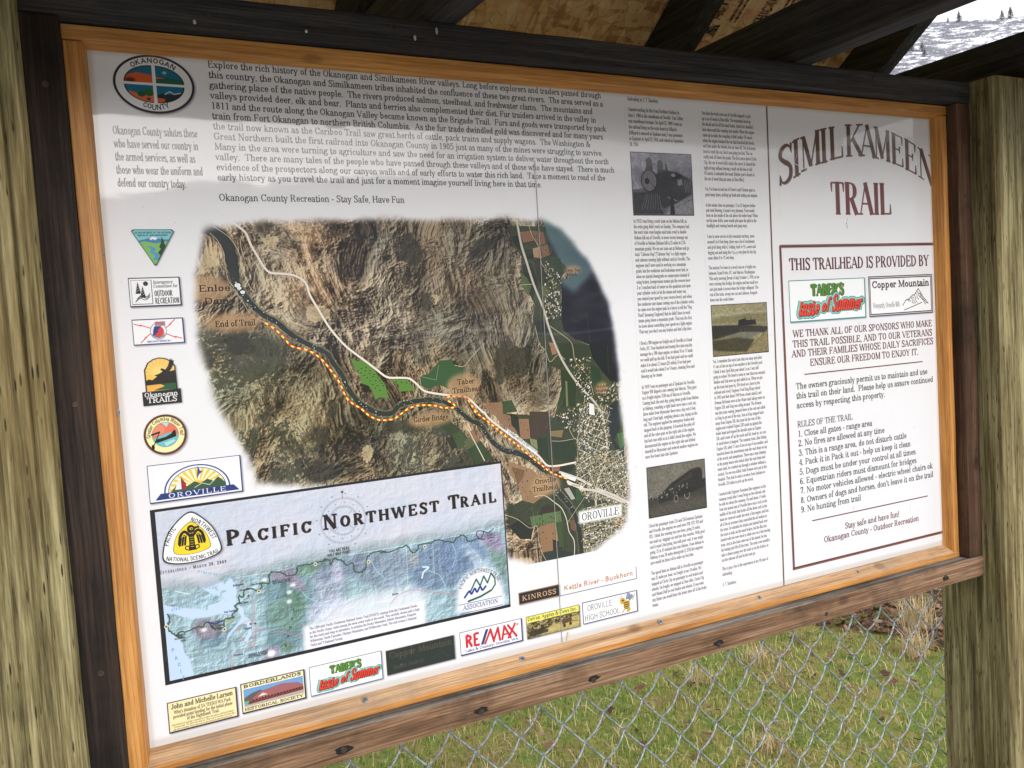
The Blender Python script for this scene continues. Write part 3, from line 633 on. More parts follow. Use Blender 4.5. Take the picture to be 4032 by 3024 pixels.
        road([t for t in p if not isinstance(t, str)], .9, (190, 176, 148), .75)
    for p in ([(501.7, 549.5), (517, 550), (531.7, 561.5), (542.7, 571.7), (549.5, 588.1), (552.3, 605.8), (559.3, 619), (559.1, 636.3), (555.2, 649.4)], [(410.3, 448.4), (430.3, 491.1)]): road(p, 1.3, (205, 200, 182), .9)
    hw = [(500.1, 178.3), (504.8, 210.2), (510.4, 230.1), (520.3, 264), (532.4, 295.3), (539.5, 322.1), (551.7, 355.7), (564.7, 380.3), (581.6, 403.9), (602.8, 426.7), (591.2, 415), (610.1, 435.7), (619, 457.3), (622.6, 480.4), (622.2, 501.3), (614.6, 523), (602.9, 544.1), (599.3, 566.3), (597.7, 590.5)]
    road(hw, 3.4, (172, 166, 152), 1.); road(hw, 1., (198, 192, 180), 1.)
    # the town: small blocks in a street grid
    tn = [([(580.2, 429.4), (630.6, 437.6), (623.5, 513.7), (580.9, 508.3), (571.8, 493.5)], -63), ([(569.2, 503.4), (645.2, 502.3), (659.3, 546.6), (652.7, 581.3), (581.2, 563.6), (568.4, 544.5)], -22), ([(576.2, 576.8), (653.2, 574.2), (647.6, 626.8), (606.4, 644.6), (573.6, 645.8)], -4), ([(539.8, 444), (580.2, 429.4), (577.4, 470.1), (554.3, 460.8)], -40), ([(538.6, 230.6), (564.2, 252.9), (560.1, 312.2), (534.9, 311)], -70), ([(569.2, 368), (603, 367.2), (602.2, 436.2), (584, 424.9)], -50), ([(607.9, 407.8), (648.8, 404.7), (645.1, 430.6), (617.4, 437.6)], -50)]
    for t_i, (pts, ang) in enumerate(tn):
        pts = np.array(pts); m = region(pts, .8); n = int(900 * m.sum() / 9 / 12000 * 1.0) + 60
        if t_i in (0, 1, 2): tint(m, C(168, 152, 116), .6 if t_i else .35)
        ca, sa = math.cos(math.radians(ang)), math.sin(math.radians(ang))
        lo, hi = pts.min(0), pts.max(0)
        for u in np.arange(-200, 200, 9.):
            c0 = pts.mean(0)
            for (ax, ay) in ((ca, sa), (-sa, ca)):
                P_ = c0 + u * np.array([-ay, ax]); seg = [P_ + s_ * np.array([ax, ay]) for s_ in np.arange(-90, 91, 6.)]
                for a, b in zip(seg[:-1], seg[1:]):
                    iy, ix = int((a[1] - Y0) * 3), int((a[0] - X0) * 3)
                    if 0 <= iy < h and 0 <= ix < w and m[iy, ix] > .5 and t_i < 3: A.line([a, b], .8, C(208, 204, 196), .8)
        for k in range(n * 2):
            x, y = q.uniform(lo[0], hi[0]), q.uniform(lo[1], hi[1]); iy, ix = int((y - Y0) * 3), int((x - X0) * 3)
            if not (0 <= iy < h and 0 <= ix < w) or m[iy, ix] < .5: continue
            sx, sy = q.uniform(.5, 1.7), q.uniform(.5, 1.2)
            c = [(214, 212, 206), (52, 58, 46), (38, 52, 32), (140, 138, 136), (206, 194, 160), (34, 42, 32), (98, 96, 84), (58, 80, 44), (40, 54, 34), (150, 132, 100)][q.integers(0, 10)]
            A.poly([(x + a * sx * ca - b * sy * sa, y + a * sx * sa + b * sy * ca) for a, b in ((-1, -1), (1, -1), (1, 1), (-1, 1))], C(*c), .95)
    for p in ([(543.2, 521.4), (569.2, 532.6), (592.5, 546.2)], [(555, 535.8), (578.1, 549.4), (602, 556.2), (644.4, 578.2)], [(602.3, 552.8), (628.4, 565.3), (652.9, 579.5)]): road(p, 3.4, (214, 206, 194), .9)
    A.poly([(597.2, 431), (604.2, 433.4), (605.1, 449), (596.2, 446.4)], C(232, 230, 228)); A.poly([(545.2, 521.7), (569.2, 532.6), (566.9, 537.5), (545.7, 527.7)], C(226, 224, 222)); A.poly([(553.1, 534.7), (580.3, 546.2), (578, 550.2), (554.8, 540.1)], C(228, 214, 190))
    wr = [(123.4, 169.9), (130.3, 177.6), (146.3, 190.6), (150.2, 198.4), (153.3, 207.6), (158.9, 218.8), (164.5, 230.1), (171.7, 238.5), (184.8, 240.3), (198, 242.2), (209, 247.9), (213.9, 255.5), (216.5, 266.4), (224.2, 281.7), (232.1, 297.1), (238.2, 307.7), (247.2, 319.9), (257.7, 331.7), (273.9, 345.4), (290.4, 359.3), (304.4, 370.8), (319.3, 373), (332.9, 374.8), (341.6, 381.3), (352.1, 391.9), (365.8, 396.5), (386.2, 400.8), (405.4, 403.3), (416.4, 410.3), (422.5, 416.9), (432.1, 426.9), (434.8, 428.4), (441.3, 437.2), (463.5, 455.9), (481, 469.3), (498.7, 483.9), (511.3, 494.6), (521.9, 507.7), (529.3, 511.2), (542.9, 512.1), (558.7, 511.5), (568.7, 511.1)]
    road(wr, 3.0, (196, 184, 164), .6); road(wr, 2.3, (222, 214, 200), 1.)
    # LOOMIS - OROVILLE RD and the street names
    A.line([(467.2, 456.3), (507.8, 489.1)], 5.6, C(235, 235, 235), .75, soft=.5)
    rot_text(A, 'LOOMIS-OROVILLE RD', *[(467.4, 458.7)][0], 3.3, C(60, 60, 70), 38, 'sans', .86)
    for s_, p_, an in (('CENTRAL AVE', [(585.5, 513.7)][0], 24), ('KERNAN RD', [(560.5, 542.6)][0], 16), ('12th AVE', [(576.9, 567.3)][0], -8), ('CHEROKEE ST', [(586, 545.3)][0], -88), ('HIGHWAY 97', [(600.5, 549)][0], -72)):
        rot_text(A, s_.upper(), p_[0], p_[1], 2.5, C(70, 70, 90), an, 'sans', .8)
    # the trail: red and yellow dashes
    tr = catmull([(162.5, 296.8), (173, 304.7), (182.8, 316), (189.5, 324.5), (199.3, 328.5), (208.7, 331.2), (219.2, 338.1), (228.2, 347.6), (237, 360.7), (243.3, 370.9), (246.9, 379.6), (251.6, 391.9), (259.6, 400.3), (268.2, 406.3), (277.7, 415.7), (287.6, 421.7), (297.8, 423.9), (309.9, 423.3), (319.3, 418.5), (328.9, 413), (341.4, 410.1), (356.9, 410.9), (369.4, 413.3), (377.1, 416.2), (393.1, 417), (391.8, 413.2), (383.4, 406.5), (387.8, 401.7), (395.7, 403.9), (405.4, 403.6), (412.4, 409.2), (417.5, 417.9), (423.4, 427.5), (420.8, 425.4), (434.2, 436.5), (446, 446.6), (463.1, 462.4), (480.5, 476.7), (498.1, 492.9), (516, 508.6), (528.8, 519.5), (543.8, 527.5), (554.3, 531.8)], 8)
    d = np.r_[0, np.cumsum(np.hypot(*np.diff(tr, axis=0).T))]; L = d[-1]; s_ = np.arange(0, L, 1.)
    tx, ty = np.interp(s_, d, tr[:, 0]), np.interp(s_, d, tr[:, 1]); T_ = np.stack([tx, ty], 1)
    A.line(T_, 2.8, C(120, 30, 20), .3)
    k = 0
    while k < len(T_) - 2:
        e_ = min(k + 4, len(T_) - 1); m_ = Art.line
        A.line(T_[k:e_ + 1], 2.2, C(206, 56, 40) if (k // 4) % 2 else C(250, 214, 84)); k += 4
    # place names on soft tan patches
    for pts, r_ in (([(102.8, 255.7)], (24, 15)), ([(127.3, 293.7)], (32, 11)), ([(407.7, 390.6)], (24, 16)), ([(358.7, 429.1)], (31, 9)), ([(519.9, 536.1)], (23, 15)), ([(583.1, 245.6)], (13, 5.5)), ([(619.1, 412)], (11, 8.5))):
        A.ell(pts[0][0], pts[0][1], r_[0], r_[1], C(176, 142, 104), .85, soft=2.6)
    br = C(44, 28, 18)
    text(A, 'Enloe', 92, 258.0, 7.2, br, bold=1.35, w=34); text(A, 'Dam', 97, 272.3, 7.2, br, bold=1.35, w=27)
    text(A, 'End of Trail', 106.4, 298.5, 7.0, br, bold=1.35, w=42.5 * 1.05)
    text(A, 'Taber', 411, 388.4, 6.8, br, bold=1.35, w=25, align='c'); text(A, 'Trailhead', 412, 399, 6.8, br, bold=1.35, w=42, align='c')
    text(A, 'Girder Bridge', 335.5, 431, 6.8, br, bold=1.35, w=47.5)
    text(A, 'Oroville', 520, 533, 7.0, br, bold=1.35, w=33, align='c'); text(A, 'Trailhead', 519, 543, 7.0, br, bold=1.35, w=40, align='c')
    text(A, 'Deep Bay', 583, 248, 4.6, C(60, 34, 20), bold=1.3, w=25, align='c'); text(A, 'Park', 583, 254, 4.6, C(60, 34, 20), bold=1.3, w=13, align='c')
    for i_, s2 in enumerate(('Oroville', 'Veterans', 'Park')): text(A, s2, 619.5, 411.5 + i_ * 5.6, 4.6, C(60, 34, 20), bold=1.3, w=(22, 22, 12)[i_], align='c')
    A.poly([(569, 580), (642, 580), (642, 598), (569, 598)], C(240, 240, 240), .95, 1.6)
    text(A, 'OROVILLE', 574, 594.3, 11., C(20, 20, 25), w=63)
    vig = region([(102.8, 188.6), (164.5, 179.8), (478.9, 177), (545.5, 179.4), (570.3, 190), (612, 238), (638.9, 297), (649.4, 376.1), (647.5, 442), (655.1, 496.1), (655.5, 563.1), (646.1, 608.8), (596.7, 637.3), (520.3, 649.9), (454, 625.1), (453.5, 534.4), (140.6, 481.7), (132.7, 448.2), (101.6, 388.9), (87.6, 314.5), (91, 242.4)], 4.6)
    vig = smooth(np.clip(vig + (fbm(h, w, 22, 30, 3, r) - .5) * .35 * (vig > .02) * (vig < .98), 0, 1))
    A.a += (A.a - blur(A.a, 2)) * .55; np.clip(A.a, 0, 1, out=A.a)
    return A, vig, X0, Y0
# ---------------------------------------------------------------- the two printed sheets
MAIN = ["Explore the rich history of the Okanogan and Similkameen River valleys. Long before explorers and traders passed through",
"this country, the Okanogan and Similkameen tribes inhabited the confluence of these two great rivers.  The area served as a",
"gathering place of the native people.  The rivers produced salmon, steelhead, and freshwater clams.  The mountains and",
"valleys provided deer, elk and bear.  Plants and berries also complemented their diet. Fur traiders arrived in the valley in",
"1811 and the route along the Okanogan Valley became known as the Brigade Trail.  Furs and goods were transported by pack",
"train from Fort Okanogan to northern British Columbia.  As the fur trade dwindled gold was discovered and for many years",
"the trail now known as the Cariboo Trail saw great herds of cattle, pack trains and supply wagons.  The Washington &",
"Great Northern built the first railroad into Okanogan County in 1905 just as many of the mines were struggling to survive.",
"Many in the area were turning to agriculture and saw the need for an irrigation system to deliver water throughout the north",
"valley.  There are many tales of the people who have passed through these valleys and of those who have stayed.  There is much",
"evidence of the prospectors along our canyon walls and of early efforts to water this rich land.  Take a moment to read of the",
"early history as you travel the trail and just for a moment imagine yourself living here in that time."]
MAINW = [523.5, 526, 508, 513, 529, 523, 501, 521, 530.5, 539, 523, 420]
COL1 = [(9.6, 9.6, ["Railroading by E. T. Stansbury"]), (24.2, 8.15, ["I started working for the Great Northern Railway in", "June 1, 1908 in the roundhouse at Oroville. Tom Collier", "was roundhouse foreman. On April 23, 1909 I went on", "the railroad firing on the extra board at Hillyard.", "(Hillyard is annexed to Spokane now). I was promoted", "to Engineer in April 27, 1916, and retired in September", "28, 1956."]),
(181.3, 7.9, ["In 1912 I was firing a work train on the Molson hill, as", "the extra gang didn't work on Sunday. The company had", "the work train crew (engine and train crew) to double", "Molson hill out of Oroville, to move excess tonnage out", "of Oroville to Molson (Molson hill is 25 miles @ 2.5%", "mountain grade). We set our train out at Molson and go", "back \"Caboose Hop\" (\"Caboose Hop\" is a light engine", "and caboose running light without cars) to Oroville. The", "engineer and I were used to working on a mountain", "grade, but the conductor and brakeman never had, so", "when we started downgrade on compression instead of", "using brakes, (compression means put the reverse lever", "2 or 3 notches back of center on the quadrant and open", "your cylinder cocks to let the steam and water out,", "you control your speed by your reverse lever), and when", "the conductor saw steam coming out of the cylinder cocks,", "he came over the engine tank in a hurry to tell the \"Hog", "Head\" (meaning Engineer) that he didn't have to work", "steam going down a mountain grade. That was the first", "he knew about controlling your speed on a light engine.", "That way you don't use any brakes and don't slip tires."]),
(356, 7.95, ["I fired a 700 engine on freight out of Oroville to Grand", "Forks, BC. Four hundred and twenty-five tons was the", "tonnage for a 700 class engine, or about 10 or 11 loads", "we could pull up the hill. If we had good coal we could", "make it in about 2.5 hours (25 miles), if we had poor", "coal it would take about 3 or 4 hours, cleaning fires and", "blowing up for steam."]),
(419.3, 7.82, ["In 1919 I was on passenger out of Spokane for Oroville.", "Engine 930 slipped a tire coming into Marcus. They gave", "us a freight engine 1248 out of Marcus to Oroville.", "Coming back the next day, going down grade from Molson", "to Midway, rounding a right hand curve into a rock cut,", "three miles from Myncaster there was a big rock 8 feet", "long and 4 feet high, weighing about a ton, laying on the", "rail. The engineer applied the emergency brakes and", "stepped back in the gangway. It knocked the pilot off", "and all the valve gear on the right side of the engine,", "but luck was with us as it didn't derail the engine. We", "disconnected the engine on the right side and drifted", "downhill to Myncastor and ordered another engine; we", "were five hours late into Spokane."]),
(622.6, 7.82, ["I fired the passenger train 255 and 256 between Spokane", "and Oroville, the engines we used were 930, 937, 934 and", "925. I think the running was one hour, going 25 miles,", "one mail car, baggage car and two day-coaches. With good", "coal it wasn't bad going, but with poor coal, it was tough", "going, 25 to 45 minutes late into Molson. From Molson to", "Midway it was 30 miles downgrade (1.25%) the engineer", "sure would let them roll to make up lost time."]),
(692.6, 7.9, ["The speed limit on Molson hill to Oroville on passenger", "was 25 miles per hour, on freight it was 10 miles. We", "stopped at Circle City on passenger to cool brakes and", "wheels. On freight, we stopped at Nine Mile, Circle City", "and Mount Hull to cool brakes and wheels. If you went", "any faster you would burn the brake shoe off of the brake", "beam."])]
COL2 = [(21.8, 8.05, ["One time the local crew out of Oroville stopped to pick", "up a car of wood at Nine Mile. The brakeman lined up", "the derail and let off the hand brake, (which he shouldn't", "have done until the coupling was made). When the engine", "came up to make the coupling it didn't make. Of course", "when the engine bumped the car that knocked the blocks", "out from under the wheels, the car took off. The brakeman", "tried to catch the car, but it was going too fast. The car", "really took off down the grade. The first curve above Circle", "City, the car of wood didn't make the curve. It cleared the", "right of way without leaving a mark on the ties or rail.", "Of course, it unloaded the wood. (Maybe you've heard of", "the car of wood that got away at Nine Mile.)"]),
(133.6, 8.2, ["Yes, I've been in and out of Porter's and Chesaw spurs a", "good many times, picking up loads and setting out empties."]),
(157.4, 7.65, ["In the winter time on passenger, 15 to 25 degrees below", "and wind blowing, it wasn't very pleasant. Frost would", "form on the inside of the cab above the boiler head. When", "we hit snow drifts, snow would pile upon the pilot to the", "headlight and running boards and gang ways."]),
(204, 8.05, ["I was in snow service in the mountain territory, snow", "around 6 to 8 feet deep, there was a lot of excitement", "and grief along with it. Getting stuck in the snows and", "digging out and using the rotary snow plow for the big", "snow slides 8 to 10 feet deep."]),
(251, 8.0, ["The nearest I've been in a wreck was on a freight run", "between Grand Forks, BC. and Marcus, Washington.", "This early morning (break of day) October 1, 1910, as we", "were crossing this bridge, the engine and two small ore", "cars just made it across when the bridge collapsed. The", "rest of the train, except one car and caboose, dropped", "down into the creek below."]),
(392, 7.83, ["Yes, I remember the work train that ran away and piled", "11 cars of ties on top of one another in the Oroville yard.", "I think it was April that year about 5 a.m. I was still", "going to school. We heard a noise or roar that was unusual.", "Mother and Dad were up and called to us. When we got", "up the train had gone by. (We lived on a farm by the", "railroad and river). Engineer Fred King (King retired", "in 1943 and died about 1949 from a heart attack), and", "fireman McSwain were at the Water tank taking water on", "Engine 528, and King was oiling around. The fireman", "saw this train coming, jumped down in the cab and called", "to King to get out of the way. Just as King stepped back", "away from Engine 528, this train hit the rear of this", "engine and crushed Engine 528's tank up against the", "boiler head and tripped the throttle open on Engine", "528, and it took off up the track and hit, head on, six cars", "of steel before it stopped. The runaway train, after hitting", "Engine 528, piled 11 cars of ties on top of one another, and", "knocked down the powerhouse onto the coal chute on top", "of the wreck and pumphouse. There was a man sleeping", "in the pump house who looked after the coal chute and", "water tank, he crawled out through a window without a", "scratch. No one was killed. Both firemen were put in the", "hospital. They had to send a wrecker from Spokane to", "Oroville, 224 miles to pick up the wreck."]),
(594.8, 7.86, ["I worked with Engineer Bresnhan (the engineer on the", "runaway train) after I went firing on the railroad, and", "he told me about the runaway. He said about 1/4 mile", "from the tunnel east of Oroville there was a rock in the", "middle of the track that broke off the drain cock to the", "main air reservoir under the deck of the engine, and lost", "all of his air pressure that controlled the air brakes on", "the train. He whistled for brakes and started back over", "the train to help set the hand brakes, but the flat cars", "loaded with ties were hard to climb over on a fast moving", "train. Just as the train came out of the tunnel, he lost", "his footing and fell off the train. The train crew wouldn't", "take a chance going over the train to set the brakes, so", "cut the caboose off and let the train go."]),
(710.7, 8.5, ["This is just a few of the experiences of my 48 years of", "railroading."]), (735, 8, ["E. T. Stansbury"])]
SHAPES = {}          # outline in mm of every printed piece that becomes a sheet of its own

def shadow(A, pts, d=(1.1, 1.1), al=.55, soft=.7):
    A.poly([(x + d[0], y + d[1]) for x, y in pts], C(60, 60, 90), al, soft)
def card(A, x0, y0, x1, y1, edge, fill=C(245, 245, 247), t=.8, sh=1.3):
    shadow(A, [(x0, y0), (x1, y0), (x1, y1), (x0, y1)])
    A.rect(x0, y0, x1, y1, edge); A.rect(x0 + t, y0 + t, x1 - sh, y1 - sh, fill)

def tabers(A, x0, y0, x1, y1, sc, edge, t=1.):
    card(A, x0, y0, x1, y1, edge, C(244, 246, 246), t, t * 1.5)
    cx = (x0 + x1) / 2 - 1 * sc; w = (x1 - x0)
    ty = y0 + (y1 - y0) * .385; H = (y1 - y0) * .27
    for dx, dy, c, b in ((.5, .5, C(70, 66, 20), 1.9), (0, 0, C(96, 92, 40), 1.8), (0, 0, C(60, 150, 44), .85)):
        text(A, 'TABER\'S', cx + dx * sc, ty + dy * sc, H, c, 'serifbold', w=w * .43, align='c', bold=b)
    # slanted brush lettering with a mint outline
    by = y0 + (y1 - y0) * .84; S = (y1 - y0) * .37
    for b, c, dx in ((3.3, C(40, 96, 92), 0), (2.8, C(132, 206, 192), 0), (1.35, C(60, 14, 12), .25), (.85, C(226, 62, 40), 0)):
        cx_ = x0 + w * .10
        for s_, ws, up in (('taste', .26, 0.), ('of', .10, .05), ('Summer', .40, .06)):
            text(A, s_, cx_ + dx * sc, by - (y1 - y0) * up + dx * sc, S * (1.05 if s_ != 'of' else .9), c, 'brush', w=w * ws, bold=b, shear=.32)
            cx_ += w * (ws + .035)

def bird(A, cx, cy, s, col):
    A.poly([(cx + a * s, cy + b * s) for a, b in ((-1, .45), (-.6, .35), (-.25, .15), (-.45, -.05), (-.3, -.15), (.0, .0), (.25, -.35), (.4, -.75), (.5, -1.05), (.56, -.8), (.66, -1.), (.68, -.75), (.8, -.85), (.74, -.5), (.55, -.1), (.32, .2), (.55, .38), (.3, .42), (.1, .3), (-.3, .5), (-.7, .6))], col)

def mountains_mark(A, x, y, s, col, lw=.9):
    base = y
    A.line([(x, y), (x + .12 * s, y - .13 * s), (x + .25 * s, y - .16 * s), (x + .4 * s, y - .26 * s), (x + .46 * s, y - .25 * s), (x + .62 * s, y - .42 * s), (x + .7 * s, y - .33 * s), (x + .8 * s, y - .2 * s), (x + 1. * s, y - .02 * s)], lw, col)
    q = np.random.default_rng(3)
    for k in range(12):
        u = .2 + .065 * k; top = np.interp(u, [.12, .4, .62, .8, 1.], [-.13, -.25, -.40, -.19, -.02])
        p = [(x + (u + .03 * j) * s, y + (top + .03 + j * .06) * s + q.uniform(-.03, .03) * s) for j in range(2 if top > -.2 else 4)]
        p = [(a + (.02 if i % 2 else -.02) * s, b) for i, (a, b) in enumerate(p)]
        A.line(p, lw * .8, col)
    A.line(catmull([(x + .06 * s, y + .12 * s), (x + .4 * s, y + .04 * s), (x + .75 * s, y - .05 * s)], 4), lw, col)

def relief(A, box, base, amp, seed, cy=14, cx=22):
    b = A.box(*box); h, w = b[0].stop - b[0].start, b[1].stop - b[1].start
    r = np.random.default_rng(seed); H = fbm(h, w, cy, cx, 5, r, .58, True) * 60
    sh = hillshade(H); sh = np.tanh(sh / (sh.std() * 2)) * amp
    return b, sh, h, w, r

def draw_trail_map(A):
    x0, y0, x1, y1 = 21.5, 494.5, 455., 692.
    A.rect(x0, y0, x1, y1, C(28, 26, 30))
    ix0, iy0, ix1, iy1 = 26.2, 497.8, 453.2, 688.0
    b, sh, h, w, r = relief(A, (ix0, iy0, ix1, iy1), 0, 1., 31)
    yy = np.linspace(iy0, iy1, h)[:, None]; xx = np.linspace(ix0, ix1, w)[None, :]
    n = fbm(h, w, 9, 16, 5, r); n2 = fbm(h, w, 5, 9, 4, r)
    up = np.array(C(203, 207, 220)) + (n2[..., None] - .5) * np.array([.10, .04, .0]) + sh[..., None] * .045
    def reg(pts, soft):
        m = A.polymask(pts); k, ox, oy = m; full = np.zeros((h, w), np.float32)
        Y0, X0 = b[0].start, b[1].start
        ya, xa = max(oy, Y0), max(ox, X0); yb, xb = min(oy + k.shape[0], Y0 + h), min(ox + k.shape[1], X0 + w)
        if yb > ya and xb > xa: full[ya - Y0:yb - Y0, xa - X0:xb - X0] = k[ya - oy:yb - oy, xa - ox:xb - ox]
        return blur(full, soft * 3) if soft else full
    land = np.broadcast_to(np.array(C(160, 188, 188)), (h, w, 3)).copy()
    for pts, c, a, s_ in (([(142.6, 597.1), (178.1, 584), (216.7, 587.6), (234.7, 594.3), (231.2, 639.2), (200.9, 646.6), (183.9, 649.7), (172.7, 680.9), (133.1, 677.3), (141.3, 640.7)], C(104, 140, 142), .8, 4), ([(147.7, 626.6), (175.5, 616.8), (179.2, 639.8), (160.7, 667), (139.7, 633.8)], C(112, 148, 120), .7, 3), ([(154.5, 608.2), (170.3, 613.5), (180.8, 633.4), (173.6, 640.9)], C(96, 136, 104), .6, 2), ([(177.8, 587.2), (220.2, 586), (219.9, 590.5), (197, 596.4), (177.1, 596)], C(122, 156, 118), .7, 2),
                          ([(144.2, 589.8), (169.3, 584.6), (174.9, 596.7), (184.3, 616.3), (175.8, 613.5), (161.5, 600.8), (144.8, 595.4)], C(156, 138, 152), .85, 1.2), ([(53.8, 635.9), (64.4, 626.5), (83.9, 632.8), (89.1, 643.6), (82.3, 652.8), (64.3, 652)], C(150, 132, 142), .85, 1.6), ([(58.5, 650.7), (86.8, 646.3), (98.7, 638.1), (94.5, 652.3), (73.3, 664.7)], C(106, 142, 156), .7, 2), ([(132.2, 674.9), (149, 677.7), (146.1, 688.1), (132.2, 688.1)], C(170, 140, 164), .85, 1), ([(149.4, 673.3), (162.3, 674), (163.7, 683.3), (150.6, 684.7)], C(110, 140, 100), .7, 1),
                          ([(196.5, 601.9), (234.3, 598.8), (232, 629.1), (207.8, 629.9), (199.5, 621.5)], C(186, 184, 196), .7, 3), ([(201.9, 633.3), (232, 629.1), (229.7, 659.4), (181.6, 651.5)], C(204, 200, 212), .8, 4), ([(204, 585.8), (261.2, 587), (260.1, 601.7), (245.4, 610.4), (202.3, 607.9)], C(122, 134, 152), .7, 3), ([(241.7, 583.5), (308.9, 590.7), (316.7, 618), (281.4, 634.7), (247.3, 616.5)], C(134, 146, 160), .75, 3), ([(318.8, 590.1), (356.5, 588.3), (383.8, 603.9), (380.5, 648.1), (329.7, 644.2), (313.9, 622.2)], C(112, 134, 158), .8, 3),
                          ([(356.8, 584.8), (410.9, 592.7), (422.8, 613.2), (402.6, 634), (369, 627.8)], C(110, 132, 164), .75, 3), ([(411.4, 586.7), (446.2, 590), (450.1, 613), (438.9, 616)], C(158, 134, 162), .85, 1.5), ([(429.9, 609.5), (450.9, 620.6), (451.7, 668.2), (441.2, 641.2)], C(112, 142, 124), .8, 2), ([(392, 598), (409.6, 610.8), (421.5, 632.6), (407.9, 635)], C(190, 202, 208), .7, 2), ([(218.6, 586.2), (230.6, 592.9), (229, 613), (218.7, 613.3)], C(198, 188, 200), .7, 2), ([(317.4, 592.2), (328.3, 595.3), (326.9, 615.2), (317.1, 613.4)], C(172, 168, 160), .7, 1.5)):
        m = reg(pts, s_ * 1.7); m = smooth(np.clip(m * 1.3 + (n - .5) * 1.1 * (m > .03), 0, 1))[..., None]
        land = land * (1 - m * a) + np.array(c) * m * a
    land = land * (1 + sh[..., None] * .24) + (n[..., None] - .5) * .10
    sea = reg([(17.5, 562.8), (23.9, 599.7), (35.8, 605.8), (57.7, 612.4), (72.2, 616.7), (73.6, 611.5), (84.7, 610.5), (90.1, 606.3), (76.6, 598.3), (68.3, 591.3), (60.2, 581.3), (58.8, 574.7), (74.4, 576.6), (84.1, 580.6), (93.3, 590.9), (100, 583.6), (104.4, 593), (105.8, 600.8), (104.1, 609.1), (104.6, 616.2), (101.1, 621.4), (101.7, 625.8), (96.5, 626.9), (86.6, 624.3), (72.5, 625), (56.8, 623.3), (45.4, 619.3), (36.2, 613.7), (31.5, 612.2), (29.2, 616.9), (31.3, 625.7), (30.8, 631.9), (38.8, 641), (42.3, 644.9), (44, 660), (49.2, 668.6), (50.7, 679.6), (52.4, 689.6), (53.9, 707), (-2.6, 692.7), (8.3, 561.1)], .35)
    sea2 = reg([(105.5, 616.9), (111.2, 623.5), (111.5, 632.2), (118.3, 638), (119.3, 652.4), (113.3, 661.9), (109.1, 662.1), (115.3, 649.3), (112.9, 641.2), (105.7, 640.7), (94.7, 650.2), (88.8, 659.6), (91.7, 649.5), (106, 636.5), (108.4, 632.6), (104.9, 624.4)], .3)
    isl = (fbm(h, w, 60, 90, 3, r) > .60) * reg([(60.6, 576.1), (73.6, 587.1), (92.9, 596.1), (102.2, 606.6), (99.7, 612.5), (82.5, 600.5), (65.4, 589.7)], 1.5)
    s_ = np.clip(sea + sea2, 0, 1) * (1 - isl * .8)
    land = land * (1 - s_[..., None]) + np.array(C(198, 217, 238)) * s_[..., None]
    # the upper part, beyond the border, fades to a pale sheet
    bx = np.array([mm_[0] for mm_ in [(18.4, 585.7), (73, 594.4), (103.9, 586.5), (143.3, 587.4), (167.1, 585.3), (211.3, 585), (204.1, 584.7), (238.2, 582.9), (267.3, 584.6), (335.4, 584.7), (385.2, 584.2), (452.2, 583.6)]]); by = np.array([mm_[1] for mm_ in [(18.4, 585.7), (73, 594.4), (103.9, 586.5), (143.3, 587.4), (167.1, 585.3), (211.3, 585), (204.1, 584.7), (238.2, 582.9), (267.3, 584.6), (335.4, 584.7), (385.2, 584.2), (452.2, 583.6)]])
    o = np.argsort(bx); edge = np.interp(xx[0], bx[o], by[o])[None, :]
    t = smooth((edge - yy + (n - .5) * 10) / 20)[..., None]
    mid = np.array(C(150, 158, 162)) + sh[..., None] * .06
    t2 = smooth((edge - yy) / 5)[..., None] * .6
    lm = land.mean(2, keepdims=True); land = land * .72 + lm * .28; land = ((land - .6) * 1.1 + .585) * np.array([.95, .985, 1.04])
    im = land * (1 - t2) + mid * t2; im = im * (1 - t) + up * t
    t3 = np.clip((xx < 120) * smooth((590 - yy) / 30), 0, 1)[..., None]; im = im * (1 - t3 * .6) + up * t3 * .6
    for pts, s2, a in (([(177.6, 658.5), (334.2, 657.7), (333.3, 686.2), (331.3, 696.5), (177.2, 692)], 2., 1.), ([(381.1, 646.5), (397.8, 633.9), (422.1, 629.8), (439, 644), (448.5, 680.8), (435.4, 695.6), (375.8, 683.1)], 2.4, 1.), ([(190.2, 653.3), (239.2, 636.2), (284.1, 635.9), (335.2, 643.6), (336.1, 665.3), (178.6, 659.8)], 5, .75)):
        m = reg(pts, s2)[..., None] * a; im = im * (1 - m) + np.array(C(234, 235, 242)) * m
    A.a[b] = np.clip(im, 0, 1)
    # rivers, border, roads
    for p in ([(179.9, 616.5), (184.8, 624.2), (191.1, 628.8), (196.4, 632.1), (202.7, 637.9), (199.8, 646.3), (192.4, 654.9)], [(226.3, 588.7), (224.4, 598.5), (216.9, 608.4), (215.1, 616)], [(267.6, 596.2), (273.7, 610), (282.4, 620.9), (275.5, 633.5)], [(376.8, 593), (380.8, 608.2), (374.6, 622.8)], [(341.4, 621.4), (356, 630.1), (362.7, 644.6), (369.3, 659.2)], [(397.4, 596.5), (409.6, 610.8), (418, 624.6)]): A.line(catmull(p, 5), .8, C(168, 208, 222), .9)
    A.line(catmull([(332.1, 629.2), (334.4, 622.5), (339.1, 619.2), (341.7, 617.3), (334.3, 615.4)], 5), 2.2, C(205, 226, 240)); A.line(catmull([(40.1, 588.9), (47.6, 592), (55.2, 595.1)], 4), 1., C(225, 236, 240), .9)
